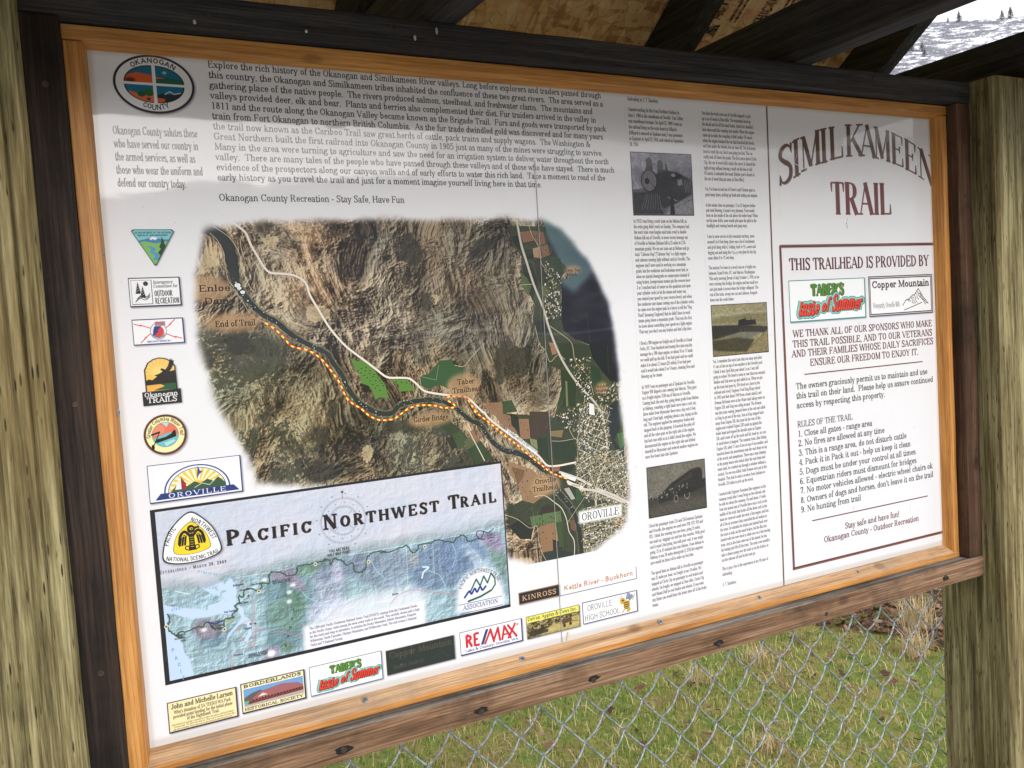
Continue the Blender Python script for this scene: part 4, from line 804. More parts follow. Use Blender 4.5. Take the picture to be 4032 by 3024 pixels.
    for p in ([(102.9, 585.2), (108.7, 589.6), (113.3, 596.9), (118, 603.2), (118.3, 612), (123.8, 621.7), (122.9, 632.5), (119.3, 639.3), (118.4, 650), (119.4, 663.3), (112.8, 668.3), (96.8, 674.4), (91.9, 684.1), (93.5, 689.9)], [(119.3, 638.2), (109.9, 639.5), (105.4, 643.9), (105.6, 654.8), (112, 664.9), (120, 668.9), (123.8, 647.9), (119.3, 639.3)], [(118.5, 648.9), (138.1, 654.3), (152.6, 659.7), (167.2, 667.3), (175.6, 671.4)], [(287.1, 654.4), (298.7, 645.1), (317.4, 641.8), (337, 648), (354.4, 652.6), (377.1, 659)]): A.line(catmull(p, 5), .7, C(204, 128, 134), .85)
    A.line([(103.9, 585.9), (143.4, 586.9), (210.2, 584.2)], .5, C(220, 228, 230), .8); A.line([(240.5, 583.1), (335.4, 584.1), (452.9, 583.1)], .5, C(225, 230, 236), .9)
    for a in (940, 1225): A.line([mm_ for mm_ in ([(314.2, 585.8), (312.1, 638.4)] if a == 940 else [(349.9, 583.6), (349.1, 628.8)])], .5, C(225, 230, 236), .8)
    for p_ in ([(137.5, 594.5)], [(164.8, 614.6)], [(163.9, 625.5)], [(66.4, 638.6)], [(169.7, 606.8)], [(214.2, 453.6)])[:5]:
        A.ell(p_[0][0], p_[0][1], 3.4, 2.4, C(240, 240, 245), .85, soft=.7)
    A.ell(*[(138.5, 682.5)][0], 5., 4., C(250, 250, 252), .95, soft=1.2)
    tr = catmull([(29.9, 613.4), (31.5, 617.4), (30.6, 622.4), (29.4, 625.3), (30.8, 631.9), (36.1, 638.3), (39.7, 641.7), (43.1, 641.4), (38.9, 638.9), (40.1, 636), (49.9, 636.1), (59.8, 634), (65.7, 634.8), (70.1, 630.4), (74.7, 635.1), (77.3, 639.4), (82.3, 639.4), (88.2, 642.3), (89.5, 631.9), (98.2, 631.6), (99.6, 626.5), (105, 623.3), (102.2, 619.5), (104.6, 616.2), (107.6, 616.3), (107.3, 607.6), (112.3, 609.7), (114.4, 602.5), (121.2, 601.7), (127.2, 605), (133.7, 603), (135.1, 597.9), (142.4, 599.8), (143.1, 590.7), (147.6, 587.1), (158.1, 590.2), (166.3, 595), (176.3, 592.5), (177.9, 586.1), (194.4, 585.8), (210.2, 584.2), (209.8, 582.9), (215.2, 585.6), (217.1, 590.4), (222.1, 584.5), (232, 589.7), (236.2, 595), (244.3, 594.2), (244.8, 603.5), (251.5, 607), (258.7, 604.9), (261.1, 596.1), (264.7, 587.6), (279.1, 585.5), (289.7, 588.5), (300.7, 587), (314.3, 584.6), (321, 594), (328.5, 593), (331.5, 586.4), (346.5, 586.6), (356.8, 584.8), (376.9, 591.2), (382.4, 586.7), (393, 584.3), (400.3, 593.4), (410.9, 592.7), (422.9, 594.1)], 6)
    tr = tr + np.random.default_rng(2).normal(0, .45, tr.shape)
    A.line(tr, 1.5, C(34, 62, 44), .95); A.line(tr, .5, C(96, 130, 90), .7)
    A.line(catmull([(72, 630.8), (78.7, 634.4), (87.9, 632.6)], 5) , 1.6, C(36, 48, 120), .9); A.line(catmull([(90.4, 633.7), (94.9, 634.6), (98.6, 632.7)], 5), 1.5, C(180, 170, 60), .9)
    A.line(catmull([(416.2, 593), (411.4, 586.7), (414.3, 582.3), (422.2, 584.8), (417.6, 592.6)], 4), 1.2, C(48, 40, 80), .9); A.line(catmull([(422.3, 583.6), (428.8, 587.1), (437.2, 582.4)], 4), 1.2, C(48, 40, 80), .9)
    for p_ in ([(27.6, 626.5)], [(88.6, 642.9)], [(130.2, 606.7)], [(263.5, 596)], [(338.7, 590)], [(198.2, 587.1)]): A.ell(p_[0][0], p_[0][1], 2.2, 2.2, C(236, 232, 190)); A.ell(p_[0][0], p_[0][1], 1.2, 1.2, C(120, 60, 40))
    for p_ in ([(118, 609.7)], [(117.9, 642.8)], [(123.1, 643.2)]): A.ell(p_[0][0], p_[0][1], 1.1, 1.1, C(30, 60, 80))
    dk = C(40, 44, 56); bl = C(96, 160, 200)
    def lab(s_, p, sz, w_, c=dk, f='sansbold', **k): text(A, s_, p[0][0], p[0][1], sz, c, f, w=w_, **k)
    rot_text(A, 'STRAIT OF GEORGIA', *[(65.3, 572.3)][0], 2.6, bl, 21, 'sansbold', .9, .9); rot_text(A, 'STRAIT OF JUAN DE FUCA', *[(34.5, 610.7)][0], 2.6, bl, -6, 'sansbold', .8, .8)
    for i_, p_ in enumerate(([(30.7, 654.3)], [(33, 663.8)], [(35.8, 671.8)], [(37.7, 680.2)], [(39.6, 688)])): text(A, 'PACIF'[i_], p_[0][0], p_[0][1] + 2, 4.2, bl, 'sansbold')
    for i_, p_ in enumerate(([(167.3, 637.9)], [(164.3, 648.4)], [(161.4, 658.3)], [(157.9, 668.1)], [(154.4, 678.4)])): text(A, 'EGNAR'[i_], p_[0][0], p_[0][1], 3.4, dk, 'sansbold')
    for i_, p_ in enumerate(([(344.4, 607.1)], [(352.3, 614.5)], [(359.8, 621.9)], [(367, 629.2)], [(373.6, 636.5)])): text(A, 'ROCKY'[i_], p_[0][0], p_[0][1], 3., dk, 'sansbold')
    for i_, s_ in enumerate(('OLYMPIC', 'NATIONAL', 'PARK')):
        lab(s_, [(77 - (2, 3, -1)[i_], 633.5 + i_ * 4.6)], 2.6, (13, 15, 8)[i_]); lab(s_, [(34 + (2, 1, 7)[i_], 640 + i_ * 3.6)], 2.3, (11, 12, 6)[i_])
        lab(('GLACIER', 'NATIONAL', 'PARK')[i_], [(mx + (0, 0, 2)[i_], my + i_ * 4.) for mx, my in [(427.1, 591.2)]], 2.2, (9, 10, 6)[i_])
    lab('NORTH CASCADES', [(145.6, 599.3)], 2.6, 24); lab('NATIONAL PARK', [(146.5, 601.7)], 2.6, 21); lab('MOUNT RAINIER', [(112.9, 679.8)], 2.7, 22); lab('NATIONAL PARK', [(112.7, 682.5)], 2.7, 22)
    for s_, p_, w_ in (('Bellingham', [(102.1, 595.8)], 12), ('Anacortes', [(108.7, 602.5)], 11), ('Port Townsend', [(90.1, 624.5)], 14), ('Seattle', [(110.7, 648.3)], 8), ('Olympia', [(96.6, 676.5)], 10), ('Sedro Woolley', [(122.5, 598.7)], 11), ('Oak Harbor', [(107.5, 617.3)], 10), ('Spokane', [(291, 643.6)], 8), ('Metaline Falls', [(278.9, 588.4)], 8)):
        text(A, s_, p_[0][0], p_[0][1], 2.5, dk, 'sansbold', w=w_)
    # title with small capitals and a compass rose behind it
    cx, cy = 236.5, 540.
    g = C(120, 124, 134)
    for r_ in (27.5, 26.4, 18.0, 17.0): A.line([(cx + r_ * 1.02 * math.cos(a), cy + r_ * math.sin(a)) for a in np.linspace(0, 2 * np.pi, 90)], .35, g, .8)
    for k in range(72):
        a = math.radians(k * 5); l1 = 30.5 if k % 6 == 0 else 29; l0 = 15 if k % 6 == 0 else 16
        A.line([(cx + 27.5 * math.cos(a), cy + 27.5 * math.sin(a)), (cx + l1 * math.cos(a), cy + l1 * math.sin(a))], .35, g, .9)
        A.line([(cx + 17 * math.cos(a), cy + 17 * math.sin(a)), (cx + l0 * math.cos(a), cy + l0 * math.sin(a))], .35, g, .9)
    for k in range(12):
        a = math.radians(k * 30 + 8); A.ell(cx + 33 * math.cos(a), cy + 33 * math.sin(a), 1.1, .6, C(90, 94, 104), .9); A.ell(cx + 22 * math.cos(a), cy + 22 * math.sin(a), .9, .5, C(90, 94, 104), .9)
    for a in (45, 135, 225, 315):
        a = math.radians(a); A.line([(cx + 10 * math.cos(a), cy + 10 * math.sin(a)), (cx + 16 * math.cos(a), cy + 16 * math.sin(a))], .5, g)
    A.poly([(237.3 + (2.4 if k % 2 == 0 else 1.) * math.sin(k * math.pi / 5), 505.2 - (2.4 if k % 2 == 0 else 1.) * math.cos(k * math.pi / 5)) for k in range(10)], C(30, 30, 30)); A.line([(237.3, 508), (237., 513)], .5, C(60, 60, 60))
    for dx, c in ((.7, C(110, 70, 60)), (0, C(22, 20, 22))):
        for s_, x_, w_ in (('P', 98.5, 15), ('ACIFIC', 116, 81), ('N', 210.5, 18), ('ORTHWEST', 231.5, 130), ('T', 375, 15), ('RAIL', 391.5, 51.5)):
            big = len(s_) == 1; text(A, s_, x_ + dx, 547.6 + dx * .6, 17.4 if big else 13.6, c, 'serifbold', w=w_, tr=0 if big else 3.4, bold=1.2)
    text(A, 'Established ~ March 30, 2009', 25.8, 567.2, 4., C(52, 52, 66), 'serifbold', w=71, tr=.8, small=.78)
    text(A, 'YOU ARE HERE', 215.4, 576.3, 3.6, C(20, 20, 20), 'sansbold', w=26); text(A, 'HALF WAY POINT', 213.4, 581, 3.6, C(20, 20, 20), 'sansbold', w=29)
    for i_, s_ in enumerate(("The 1200 mile Pacific Northwest National Scenic Trail (PNNST), running from the Continental Divide", "to the Pacific Ocean, ranks among the most scenic trails in the world. This carefully chosen path is high", "for the views and long on adventure. It includes the Rocky Mountains, Selkirk Mountains, Pasayten", "Wilderness, North Cascades, Olympic Mountains, and Wilderness Coast. The trail crosses 3 National", "Parks and 7 National Forests.")):
        text(A, s_, 184.8, 664.6 + i_ * 5.05, 3.2, C(70, 70, 80), 'serif', w=(138, 141, 136, 136, 40)[i_], bold=1.1)
    # the rounded triangle badge
    def reuleaux(k): # outer shape blown about its centre
        P_ = [(62.2, 502.2), (74, 509.5), (86, 524), (92, 540), (92.8, 551.5), (83, 557), (64, 560), (44, 559), (31, 553.5), (31, 541), (37, 524), (49, 510)]
        P_ = catmull(P_, 5, True); c_ = np.array([62., 535.]); return c_ + (P_ - c_) * k
    SHAPES['badge'] = reuleaux(1.0)
    A.poly(reuleaux(1.02) + (1, 1), C(70, 70, 90), .5, .8); A.poly(reuleaux(1.0), C(26, 26, 30)); A.poly(reuleaux(.955), C(245, 245, 245)); A.poly(reuleaux(.63) + (0, -.6), C(40, 36, 20)); A.poly(reuleaux(.615) + (0, -.6), C(248, 214, 40))
    K_ = C(24, 22, 18)
    # a plain spread-winged bird in black
    bx, by_ = 62., 533.
    for sg in (-1, 1):
        A.line(catmull([(bx + sg * 2, by_ - 4), (bx + sg * 7, by_ - 9), (bx + sg * 11.5, by_ - 5), (bx + sg * 13.5, by_ + 4)], 4), 3., K_)
        for j in range(3): A.line([(bx + sg * (6 + j * 2.6), by_ - 4 + j), (bx + sg * (7.5 + j * 2.8), by_ + 5.5 + j * .2)], 2.1, K_)
        A.line(catmull([(bx + sg * 2, by_ + 9), (bx + sg * 6, by_ + 7.5), (bx + sg * 7.5, by_ + 10), (bx + sg * 5, by_ + 12)], 4), 1.1, K_)
        A.ell(bx + sg * 7.5, by_ - 5, 2.2, 1.2, C(248, 214, 40)); A.ell(bx + sg * 7.5, by_ - 5, 1.3, .6, K_)
    A.poly([(bx - 3, by_ - 6), (bx + 2.6, by_ - 6), (bx + 3, by_ + 6), (bx + 4.4, by_ + 13), (bx - 4.4, by_ + 13), (bx - 3, by_ + 6)], K_)
    A.ell(bx, by_ - 11, 4.2, 4.6, K_); A.poly([(bx + 2, by_ - 13), (bx + 8.4, by_ - 13.6), (bx + 9, by_ - 10.5), (bx + 6.4, by_ - 11.4), (bx + 2, by_ - 9)], K_)
    A.ell(bx + .4, by_ - 11.4, 1.8, 1.5, C(248, 214, 40)); A.ell(bx + .6, by_ - 11.2, .9, .9, K_)
    for j in range(5): A.line([(bx - 1.6, by_ - 2 + j * 2.6), (bx, by_ - 1.2 + j * 2.6), (bx + 1.6, by_ - 2 + j * 2.6)], .5, C(248, 214, 40))
    text_arc(A, 'NORTHWEST', 49., 547., 36., 48, 5.2, K_, 'sansbold', .86, bold=.7); text_arc(A, 'PACIFIC', 73., 545., 36.5, -62, 5.2, K_, 'sansbold', .86, bold=.7)
    text_arc(A, 'NATIONAL SCENIC TRAIL', 62., 471., 86.5, 180, 4.6, K_, 'sansbold', .86, inside=True, bold=.7)
    # association mark
    text_arc(A, 'PACIFIC NORTHWEST TRAIL', 412., 664., 28.6, 0, 5., C(40, 40, 66), 'serif', .83, ry=27)
    text(A, 'ASSOCIATION', 385.5, 682.4, 6., C(36, 40, 100), 'serif', w=51); A.line([(380, 674.5), (443, 674.5)], .6, C(36, 40, 100)); A.line([(380, 686.5), (443, 686.5)], .6, C(36, 40, 100))
    gr = C(30, 92, 62); A.line([(397, 661), (407, 645), (412, 655), (418, 643), (423, 653), (429, 641), (434, 649), (434, 657), (428, 664), (412, 669), (394, 672)], 2., gr)
    A.line(catmull([(389, 666), (396, 659), (399, 663), (404, 657), (407, 662), (412, 656), (415, 661), (420, 657)], 4), 2.6, C(30, 60, 140)); A.line([(394, 672), (412, 669), (427, 664)], 2.6, gr)

def photo(A, x0, y0, x1, y1, kind):
    A.rect(x0, y0, x1, y1, C(40, 38, 40)); t = 1.1
    b = A.box(x0 + t, y0 + t, x1 - t, y1 - t * 1.3); h, w = b[0].stop - b[0].start, b[1].stop - b[1].start
    r = np.random.default_rng(kind + 60); n = fbm(h, w, 8, 9, 5, r); f = fbm(h, w, 40, 44, 3, r, .7)
    yy = np.linspace(0, 1, h)[:, None]; xx = np.linspace(0, 1, w)[None, :]
    v = .50 - .05 * yy + (n - .5) * .25
    S = Art(x0, y0, x1 - x0, y1 - y0, (0, 0, 0)); S.a[:] = 0
    W_, H_ = x1 - x0, y1 - y0
    def P_(l): return [(x0 + a * W_, y0 + c * H_) for a, c in l]
    if kind == 1:
        g = Art(x0, y0, W_, H_, (.48, .48, .5)); 
        g.a *= (1 + (fbm(g.h, g.w, 5, 5, 4, r)[..., None] - .5) * .7)
        g.poly(P_([(0, .6), (.3, .55), (1, .55), (1, 1), (0, 1)]), (.33, .33, .33)); g.poly(P_([(.62, .8), (1, .66), (1, 1), (.5, 1)]), (.5, .5, .5), .9, 2)
        g.poly(P_([(.3, .36), (.6, .28), (.75, .3), (.98, .42), (1, .62), (.72, .8), (.5, .88), (.3, .7)]), (.17, .17, .18), .95, .8)
        g.poly(P_([(.02, .64), (.45, .62), (.46, .9), (.5, .97), (.02, .97)]), (.18, .18, .19), .95, .6)
        g.ell(*P_([(.285, .45)])[0], .135 * W_, .18 * H_, (.15, .15, .15)); g.ell(*P_([(.28, .45)])[0], .115 * W_, .16 * H_, (.42, .41, .41)); g.ell(*P_([(.245, .455)])[0], .035 * W_, .05 * H_, (.15, .15, .15)); g.line(P_([(.28, .45), (.4, .6)]), .8, (.2, .2, .2))
        g.poly(P_([(.22, .3), (.25, .2), (.24, .12), (.29, .07), (.34, .12), (.35, .28)]), (.2, .2, .2)); g.poly(P_([(.42, .28), (.43, .13), (.49, .11), (.52, .16), (.51, .26), (.62, .3), (.6, .5), (.42, .45)]), (.18, .18, .18)); g.poly(P_([(.55, .3), (.55, .17), (.58, .17), (.6, .3)]), (.2, .2, .2))
        g.poly(P_([(.64, .32), (.8, .33), (.82, .4), (.66, .42)]), (.12, .12, .12)); g.ell(*P_([(.68, .35)])[0], .035 * W_, .03 * H_, (.5, .5, .5)); g.poly(P_([(.74, .42), (.82, .4), (.83, .5), (.75, .52)]), (.45, .45, .45))
        for k in range(8): g.line(P_([(.22 + k * .03, .66), (.14 + k * .045, .9)]), 1., (.42, .42, .42), .8)
        for k in range(6): g.line(P_([(.86 + k * .025, .42), (.87 + k * .026, .62)]), 1., (.48, .48, .48), .8)
        g.line(P_([(.45, .98), (1., .72)]), .7, (.25, .25, .25)); g.line(P_([(.57, .7), (.72, .76)]), 1.2, (.55, .55, .55)); g.poly(P_([(.62, .7), (.66, .7), (.68, .98), (.6, .98)]), (.13, .13, .13))
        tint = (1., .99, 1.04)
    elif kind == 2:
        g = Art(x0, y0, W_, H_, (.56, .53, .41)); g.a *= (1 + (fbm(g.h, g.w, 4, 6, 4, r)[..., None] - .5) * .25)
        g.poly(P_([(0, .3), (.2, .22), (.4, .25), (.6, .19), (.8, .22), (1, .2), (1, .45), (0, .45)]), (.45, .42, .30), .8, 1); g.poly(P_([(0, .36), (.5, .34), (1, .38), (1, .42), (0, .42)]), (.55, .52, .40), .8, .5)
        g.poly(P_([(0, .40), (.5, .42), (1, .48), (1, .6), (.5, .56), (.1, .66), (0, .66)]), (.16, .15, .12), 1, .5); g.poly(P_([(.1, .64), (.5, .56), (.9, .58), (.6, .72), (.3, .66)]), (.40, .40, .39), .8, 1.2); g.poly(P_([(0, .68), (.45, .66), (.75, .72), (.6, .95), (.1, .93), (0, .85)]), (.22, .21, .16), .95, 1.2)
        g.poly(P_([(.55, 1), (.98, .54), (1, .54), (1, 1)]), (.52, .47, .36), 1, .5); g.line(P_([(.56, .97), (.98, .56)]), 1., (.3, .27, .2)); g.poly(P_([(0, .88), (.5, .96), (.5, 1), (0, 1)]), (.50, .44, .33), .9, .8)
        g.poly(P_([(.46, .43), (.47, .33), (.55, .3), (.6, .3), (.62, .33), (.78, .33), (.79, .43)]), (.1, .1, .09)); g.line(P_([(.59, .3), (.59, .26)]), 1.2, (.1, .1, .09)); g.line(P_([(.7, .32), (.7, .28)]), 1.2, (.1, .1, .09))
        for k in range(14): g.line(P_([(.5 + k * .035, .48), (.5 + k * .035, .56)]), .6, (.4, .38, .3), .8)
        tint = (1., 1., .96)
    else:
        g = Art(x0, y0, W_, H_, (.42, .41, .38)); g.a *= (1 + (fbm(g.h, g.w, 3, 4, 3, r)[..., None] - .5) * .2)
        g.poly(P_([(0, .62), (.3, .58), (1, .5), (1, 1), (0, 1)]), (.22, .21, .19), 1, .8); g.poly(P_([(0, .8), (.5, .72), (1, .75), (1, 1), (0, 1)]), (.33, .32, .29), .7, 3)
        g.poly(P_([(.18, .6), (.4, .38), (.75, .17), (.9, .15), (.94, .22), (.94, .4), (1, .38), (1, .55), (.6, .68), (.18, .74)]), (.14, .14, .13), 1, .3)
        for k in range(9): g.line(P_([(.46 + k * .035, .42 - k * .022), (.46 + k * .035, .5 - k * .022)]), .9, (.28, .28, .27))
        for k in range(26):
            x_ = r.uniform(.02, .75); y_ = .62 - x_ * .22 + r.uniform(-.04, .08); g.ell(*P_([(x_, y_)])[0], 1.1, 1.9, (r.uniform(.4, .62),) * 3, .9, n=10); g.ell(P_([(x_, y_)])[0][0], P_([(x_, y_)])[0][1] + 3, 1.6, 2.4, (r.uniform(.1, .3),) * 3, .9, n=10)
        for cx_, cy_, s_ in ((.66, .66, 1.), (.47, .7, .8)):
            c_ = P_([(cx_, cy_)])[0]; g.ell(*c_, 5.4 * s_, 6.6 * s_, (.5, .5, .48)); g.ell(*c_, 4. * s_, 5.1 * s_, (.16, .16, .15))
        g.poly(P_([(.5, .55), (.8, .52), (.85, .6), (.52, .66)]), (.12, .12, .12))
        tint = (1., .99, .95)
    a = g.a[int(t * 3):int(t * 3) + h, int(t * 3):int(t * 3) + w]
    hh, ww = a.shape[:2]
    a = a * (1 + (f[:hh, :ww, None] - .5) * .5) * np.array(tint)
    A.a[b[0].start:b[0].start + hh, b[1].start:b[1].start + ww] = np.clip(a, 0, 1)

def draw_sheet():
    A = Art(0, 0, PW, PH, C(236, 235, 238), PS)
    g = fbm(A.h, A.w, 9, 16, 3, rng); A.a *= (1 + (g[..., None] - .5) * .02)
    V, vig, vx, vy = draw_valley()
    b = (slice(int(vy * 3), int(vy * 3) + V.h), slice(int(vx * 3), int(vx * 3) + V.w))
    A.a[b] = A.a[b] * (1 - vig[..., None]) + V.a * vig[..., None]
    ink = C(40, 36, 34)
    # county emblem
    cx, cy = 64.3, 32.3
    A.ell(cx + 1, cy + 1, 41.5, 31.5, C(60, 55, 70), .5, soft=.8); A.ell(cx, cy, 41.2, 31.3, C(48, 40, 50)); A.ell(cx, cy, 38.8, 29.0, C(232, 231, 232))
    el = [(cx + 30.5 * math.cos(a), cy + 20 * math.sin(a)) for a in np.linspace(0, 2 * np.pi, 80)]
    q = rng
    for sx, sy in ((-1, -1), (1, -1), (-1, 1), (1, 1)):
        P_ = [(cx + sx * 1.8, cy + sy * 1.4)] + [(cx + sx * (1.8 + 27.5 * math.cos(a)), cy + sy * (1.4 + 17.8 * math.sin(a))) for a in np.linspace(0, np.pi / 2, 14)]
        m = A.polymask(P_); k, ox, oy = m; sub = Art(ox / 3., oy / 3., k.shape[1] / 3., k.shape[0] / 3., C(28, 110, 140))
        Y_ = cy + sy * 10
        if (sx, sy) == (-1, -1): sub.poly([(cx - 30, cy - 8), (cx - 16, cy - 12), (cx, cy - 9), (cx, cy), (cx - 30, cy)], C(214, 96, 52)); sub.ell(cx - 24, cy - 3, 5, 3, C(110, 40, 30), soft=.8)
        if (sx, sy) == (1, -1): sub.poly([(cx, cy - 9), (cx + 14, cy - 7.5), (cx + 30, cy - 6), (cx + 30, cy), (cx, cy)], C(40, 96, 76)); sub.poly([(cx, cy - 8.5), (cx + 12, cy - 7), (cx, cy - 5.6)], C(200, 110, 60)); sub.ell(cx + 11, cy - 13, 2.2, 1.6, C(190, 190, 170), soft=.5)
        if (sx, sy) == (-1, 1): sub.poly([(cx - 26, cy + 8), (cx - 12, cy + 12), (cx, cy + 11), (cx, cy + 21), (cx - 26, cy + 21)], C(214, 110, 60)); sub.ell(cx - 6, cy + 9, 5, 4, C(40, 100, 60)); sub.ell(cx - 14, cy + 11, 4, 3, C(40, 90, 60)); sub.ell(cx - 7, cy + 16, 2., 1.6, C(60, 60, 70))
        if (sx, sy) == (1, 1): sub.poly([(cx, cy + 12), (cx + 8, cy + 9), (cx + 14, cy + 10), (cx + 28, cy + 8), (cx + 20, cy + 20), (cx, cy + 20)], C(36, 50, 56)); sub.line([(cx + 10, cy + 10), (cx + 15, cy + 7), (cx + 19, cy + 9.5), (cx + 26, cy + 8)], 1.2, C(200, 205, 210)); sub.poly([(cx, cy + 14), (cx + 10, cy + 15), (cx + 8, cy + 20), (cx, cy + 20)], C(210, 100, 56))
        A.poly(np.array([(cx, cy)]) + (np.array(P_) - (cx, cy)) * 1.045, C(40, 34, 36))
        hh, ww = min(k.shape[0], sub.h), min(k.shape[1], sub.w); v = A.a[oy:oy + hh, ox:ox + ww]; kk = k[:hh, :ww, None]; v *= 1 - kk; v += sub.a[:hh, :ww] * kk
    text_arc(A, 'OKANOGAN', cx, cy, 30, 0, 5.4, C(44, 38, 44), 'sansbold', 1.25, ry=22.6, bold=1.); text_arc(A, 'COUNTY', cx, cy, 30, 180, 5.6, C(44, 38, 44), 'sansbold', 1.05, ry=27.2, inside=True, bold=.85)
    for i, s in enumerate(("Okanogan County salutes those", "who have served our country in", "the armed services, as well as", "those who wear the uniform and", "defend our country today.")):
        text(A, s, 18.4, 87.6 + i * 13.9, 9.2, C(60, 58, 62), 'serif', w=(86, 86, 81.5, 88.5, 70)[i], bold=1.15)
    for i, s in enumerate(MAIN): text(A, s, 121.6, 9.6 + i * 11.32, 7.6, ink, 'serif', w=MAINW[i], bold=1.1)
    text(A, 'Okanogan County Recreation - Stay Safe, Have Fun', 121.8, 157, 8.0, ink, 'serif', w=222, bold=1.05)
    # agency marks down the left edge
    T_ = [(27.6, 190.5), (29.5, 188.7), (69, 188.7), (71.2, 190.8), (50.3, 227.4), (48.3, 227.6)]; SHAPES['triangle'] = T_
    A.poly([(x + .9, y + .9) for x, y in T_], C(50, 50, 70), .5, .6); A.poly(T_, C(32, 60, 54))
    c_ = np.array([49.3, 202.]); I_ = c_ + (np.array(T_) - c_) * .945; A.poly(I_, C(128, 196, 196))
    m = A.polymask(I_); k, ox, oy = m; sub = Art(ox / 3., oy / 3., k.shape[1] / 3., k.shape[0] / 3., C(134, 200, 204))
    sub.poly([(28, 202), (40, 199.5), (49, 196.6), (58, 199.5), (72, 200), (72, 206), (28, 206)], C(70, 128, 176)); sub.poly([(45, 198.6), (49, 196.4), (54, 198.2), (51, 200.6), (49, 199), (47, 200.4)], C(240, 244, 246))
    sub.poly([(28, 204), (40, 201.5), (52, 204), (62, 201.6), (72, 204), (72, 230), (28, 230)], C(128, 186, 92)); sub.poly([(36, 206), (42, 206.5), (47, 210), (44, 213), (50, 217), (47, 222), (52, 222), (54, 216), (49, 212.6), (52, 209.5), (45, 206.5)], C(84, 152, 204))
    sub.poly([(58, 196.5), (60.5, 203), (59.6, 203), (63, 209), (61, 209), (65, 214.6), (58, 222), (52, 222), (55, 217), (53, 214), (56.4, 210), (54.6, 208), (57, 203)], C(28, 66, 46)); hh, ww = min(k.shape[0], sub.h), min(k.shape[1], sub.w); v = A.a[oy:oy + hh, ox:ox + ww]; kk = k[:hh, :ww, None]; v *= 1 - kk; v += sub.a[:hh, :ww] * kk
    text(A, 'U.S. DEPARTMENT OF THE INTERIOR', 49.3, 193.2, 1.9, C(26, 66, 84), 'sansbold', w=37.5, align='c'); text(A, 'BUREAU OF LAND MANAGEMENT', 49.3, 196., 1.9, C(26, 66, 84), 'sansbold', w=31, align='c')
    card(A, 20.2, 240.8, 73, 272.4, C(36, 36, 40)); A.frame(22.5, 243.2, 43.6, 269.6, .5, C(60, 60, 64))
    for x_, y_, s_ in ((29.5, 258, 1.), (34., 262.5, 1.)): A.poly([(x_ - 2.8, y_), (x_, y_ - 13), (x_ + 2.8, y_)], C(40, 40, 44)); [A.line([(x_ - 2.6, y_ - 2 - j * 2.6), (x_ + 2., y_ - 4.6 - j * 2.6)], .35, C(225, 225, 228)) for j in range(4)]
    A.ell(37.5, 247.3, 2.5, 2.5, C(50, 50, 54))
    for j in range(3): A.line(catmull([(26 + j, 267 - 0 + j * 0 - j * 1.8), (31 + j, 263 - j * 1.8), (36 + j, 265 - j * 1.8), (41, 261.5 - j * 1.8)], 4), .6, C(50, 50, 54))
    text(A, 'Interagency', 44.8, 247.6, 3.6, C(50, 50, 54), 'serif', w=20.5, shear=.2); text(A, 'Committee for', 44.8, 252., 3.6, C(50, 50, 54), 'serif', w=25, shear=.2)
    text(A, 'OUTDOOR', 45.6, 261.4, 6.4, C(36, 36, 40), 'sansbold', w=18.6, bold=.8); text(A, 'RECREATION', 45.8, 269.6, 6.6, C(36, 36, 40), 'sansbold', w=24.8, bold=.75)
    card(A, 20.2, 285.8, 73, 313.8, C(46, 46, 84)); rd = C(214, 66, 66)
    for p_ in ([(22.5, 290.6), (29, 293), (28.5, 291.8), (38, 295.6)], [(70, 308.6), (63, 306), (64, 307.4), (54, 302.6)], [(64, 287.6), (58, 293), (60, 292), (53, 297)], [(28, 311), (34, 305.4), (32, 306.4), (40, 300.6)]): A.line(p_, .9, rd)
    A.ell(46.4, 299.4, 8.6, 9.4, C(120, 130, 150)); A.ell(46.4, 299.4, 8., 8.8, C(236, 236, 240)); A.ell(46.4, 300, 5.6, 6, rd); A.poly([(40.8, 301.4), (42.4, 294), (49.8, 294), (45, 299), (47, 299), (41, 305)], C(40, 60, 130)); A.rect(43.4, 288.9, 54., 293.6, C(150, 150, 165))
    text(A, 'PUD', 44., 293.2, 4., rd, 'sansbold', w=9.4); text_arc(A, 'OKANOGAN COUNTY', 46.4, 299.4, 8.1, 180, 1.7, C(50, 50, 70), 'sansbold', .9, inside=True); text(A, 'PUBLIC UTILITY DISTRICT NO. 1', 46.4, 311.3, 1.9, C(60, 60, 130), 'sansbold', w=25, align='c')
    # arched trails badge
    ar = [(28.2, 366), (28.2, 341), (32, 333.5), (38, 329.6), (44.5, 328.2), (51, 329.4), (57, 333), (60.6, 338.6), (61, 366)]; SHAPES['arch'] = [(24.4, 380), (24.4, 365), (28.2, 364), (28.2, 341), (32, 333.5), (38, 329.6), (44.5, 328.2), (51, 329.4), (57, 333), (60.6, 338.6), (61, 363), (64.2, 364), (64, 379.6)]
    A.poly([(x + 1, y + .8) for x, y in SHAPES['arch']], C(60, 60, 80), .5, .7); A.poly(ar, C(38, 34, 34)); c_ = np.array([44.6, 348.]); I_ = c_ + (np.array(ar) - c_) * (.92, .95)
    m = A.polymask(I_); k, ox, oy = m; sub = Art(ox / 3., oy / 3., k.shape[1] / 3., k.shape[0] / 3., C(244, 196, 96))
    for j in range(11): a = math.pi + j * math.pi / 10; sub.line([(43, 345), (43 + 30 * math.cos(a), 345 + 30 * math.sin(a))], .7, C(252, 224, 150), .9)
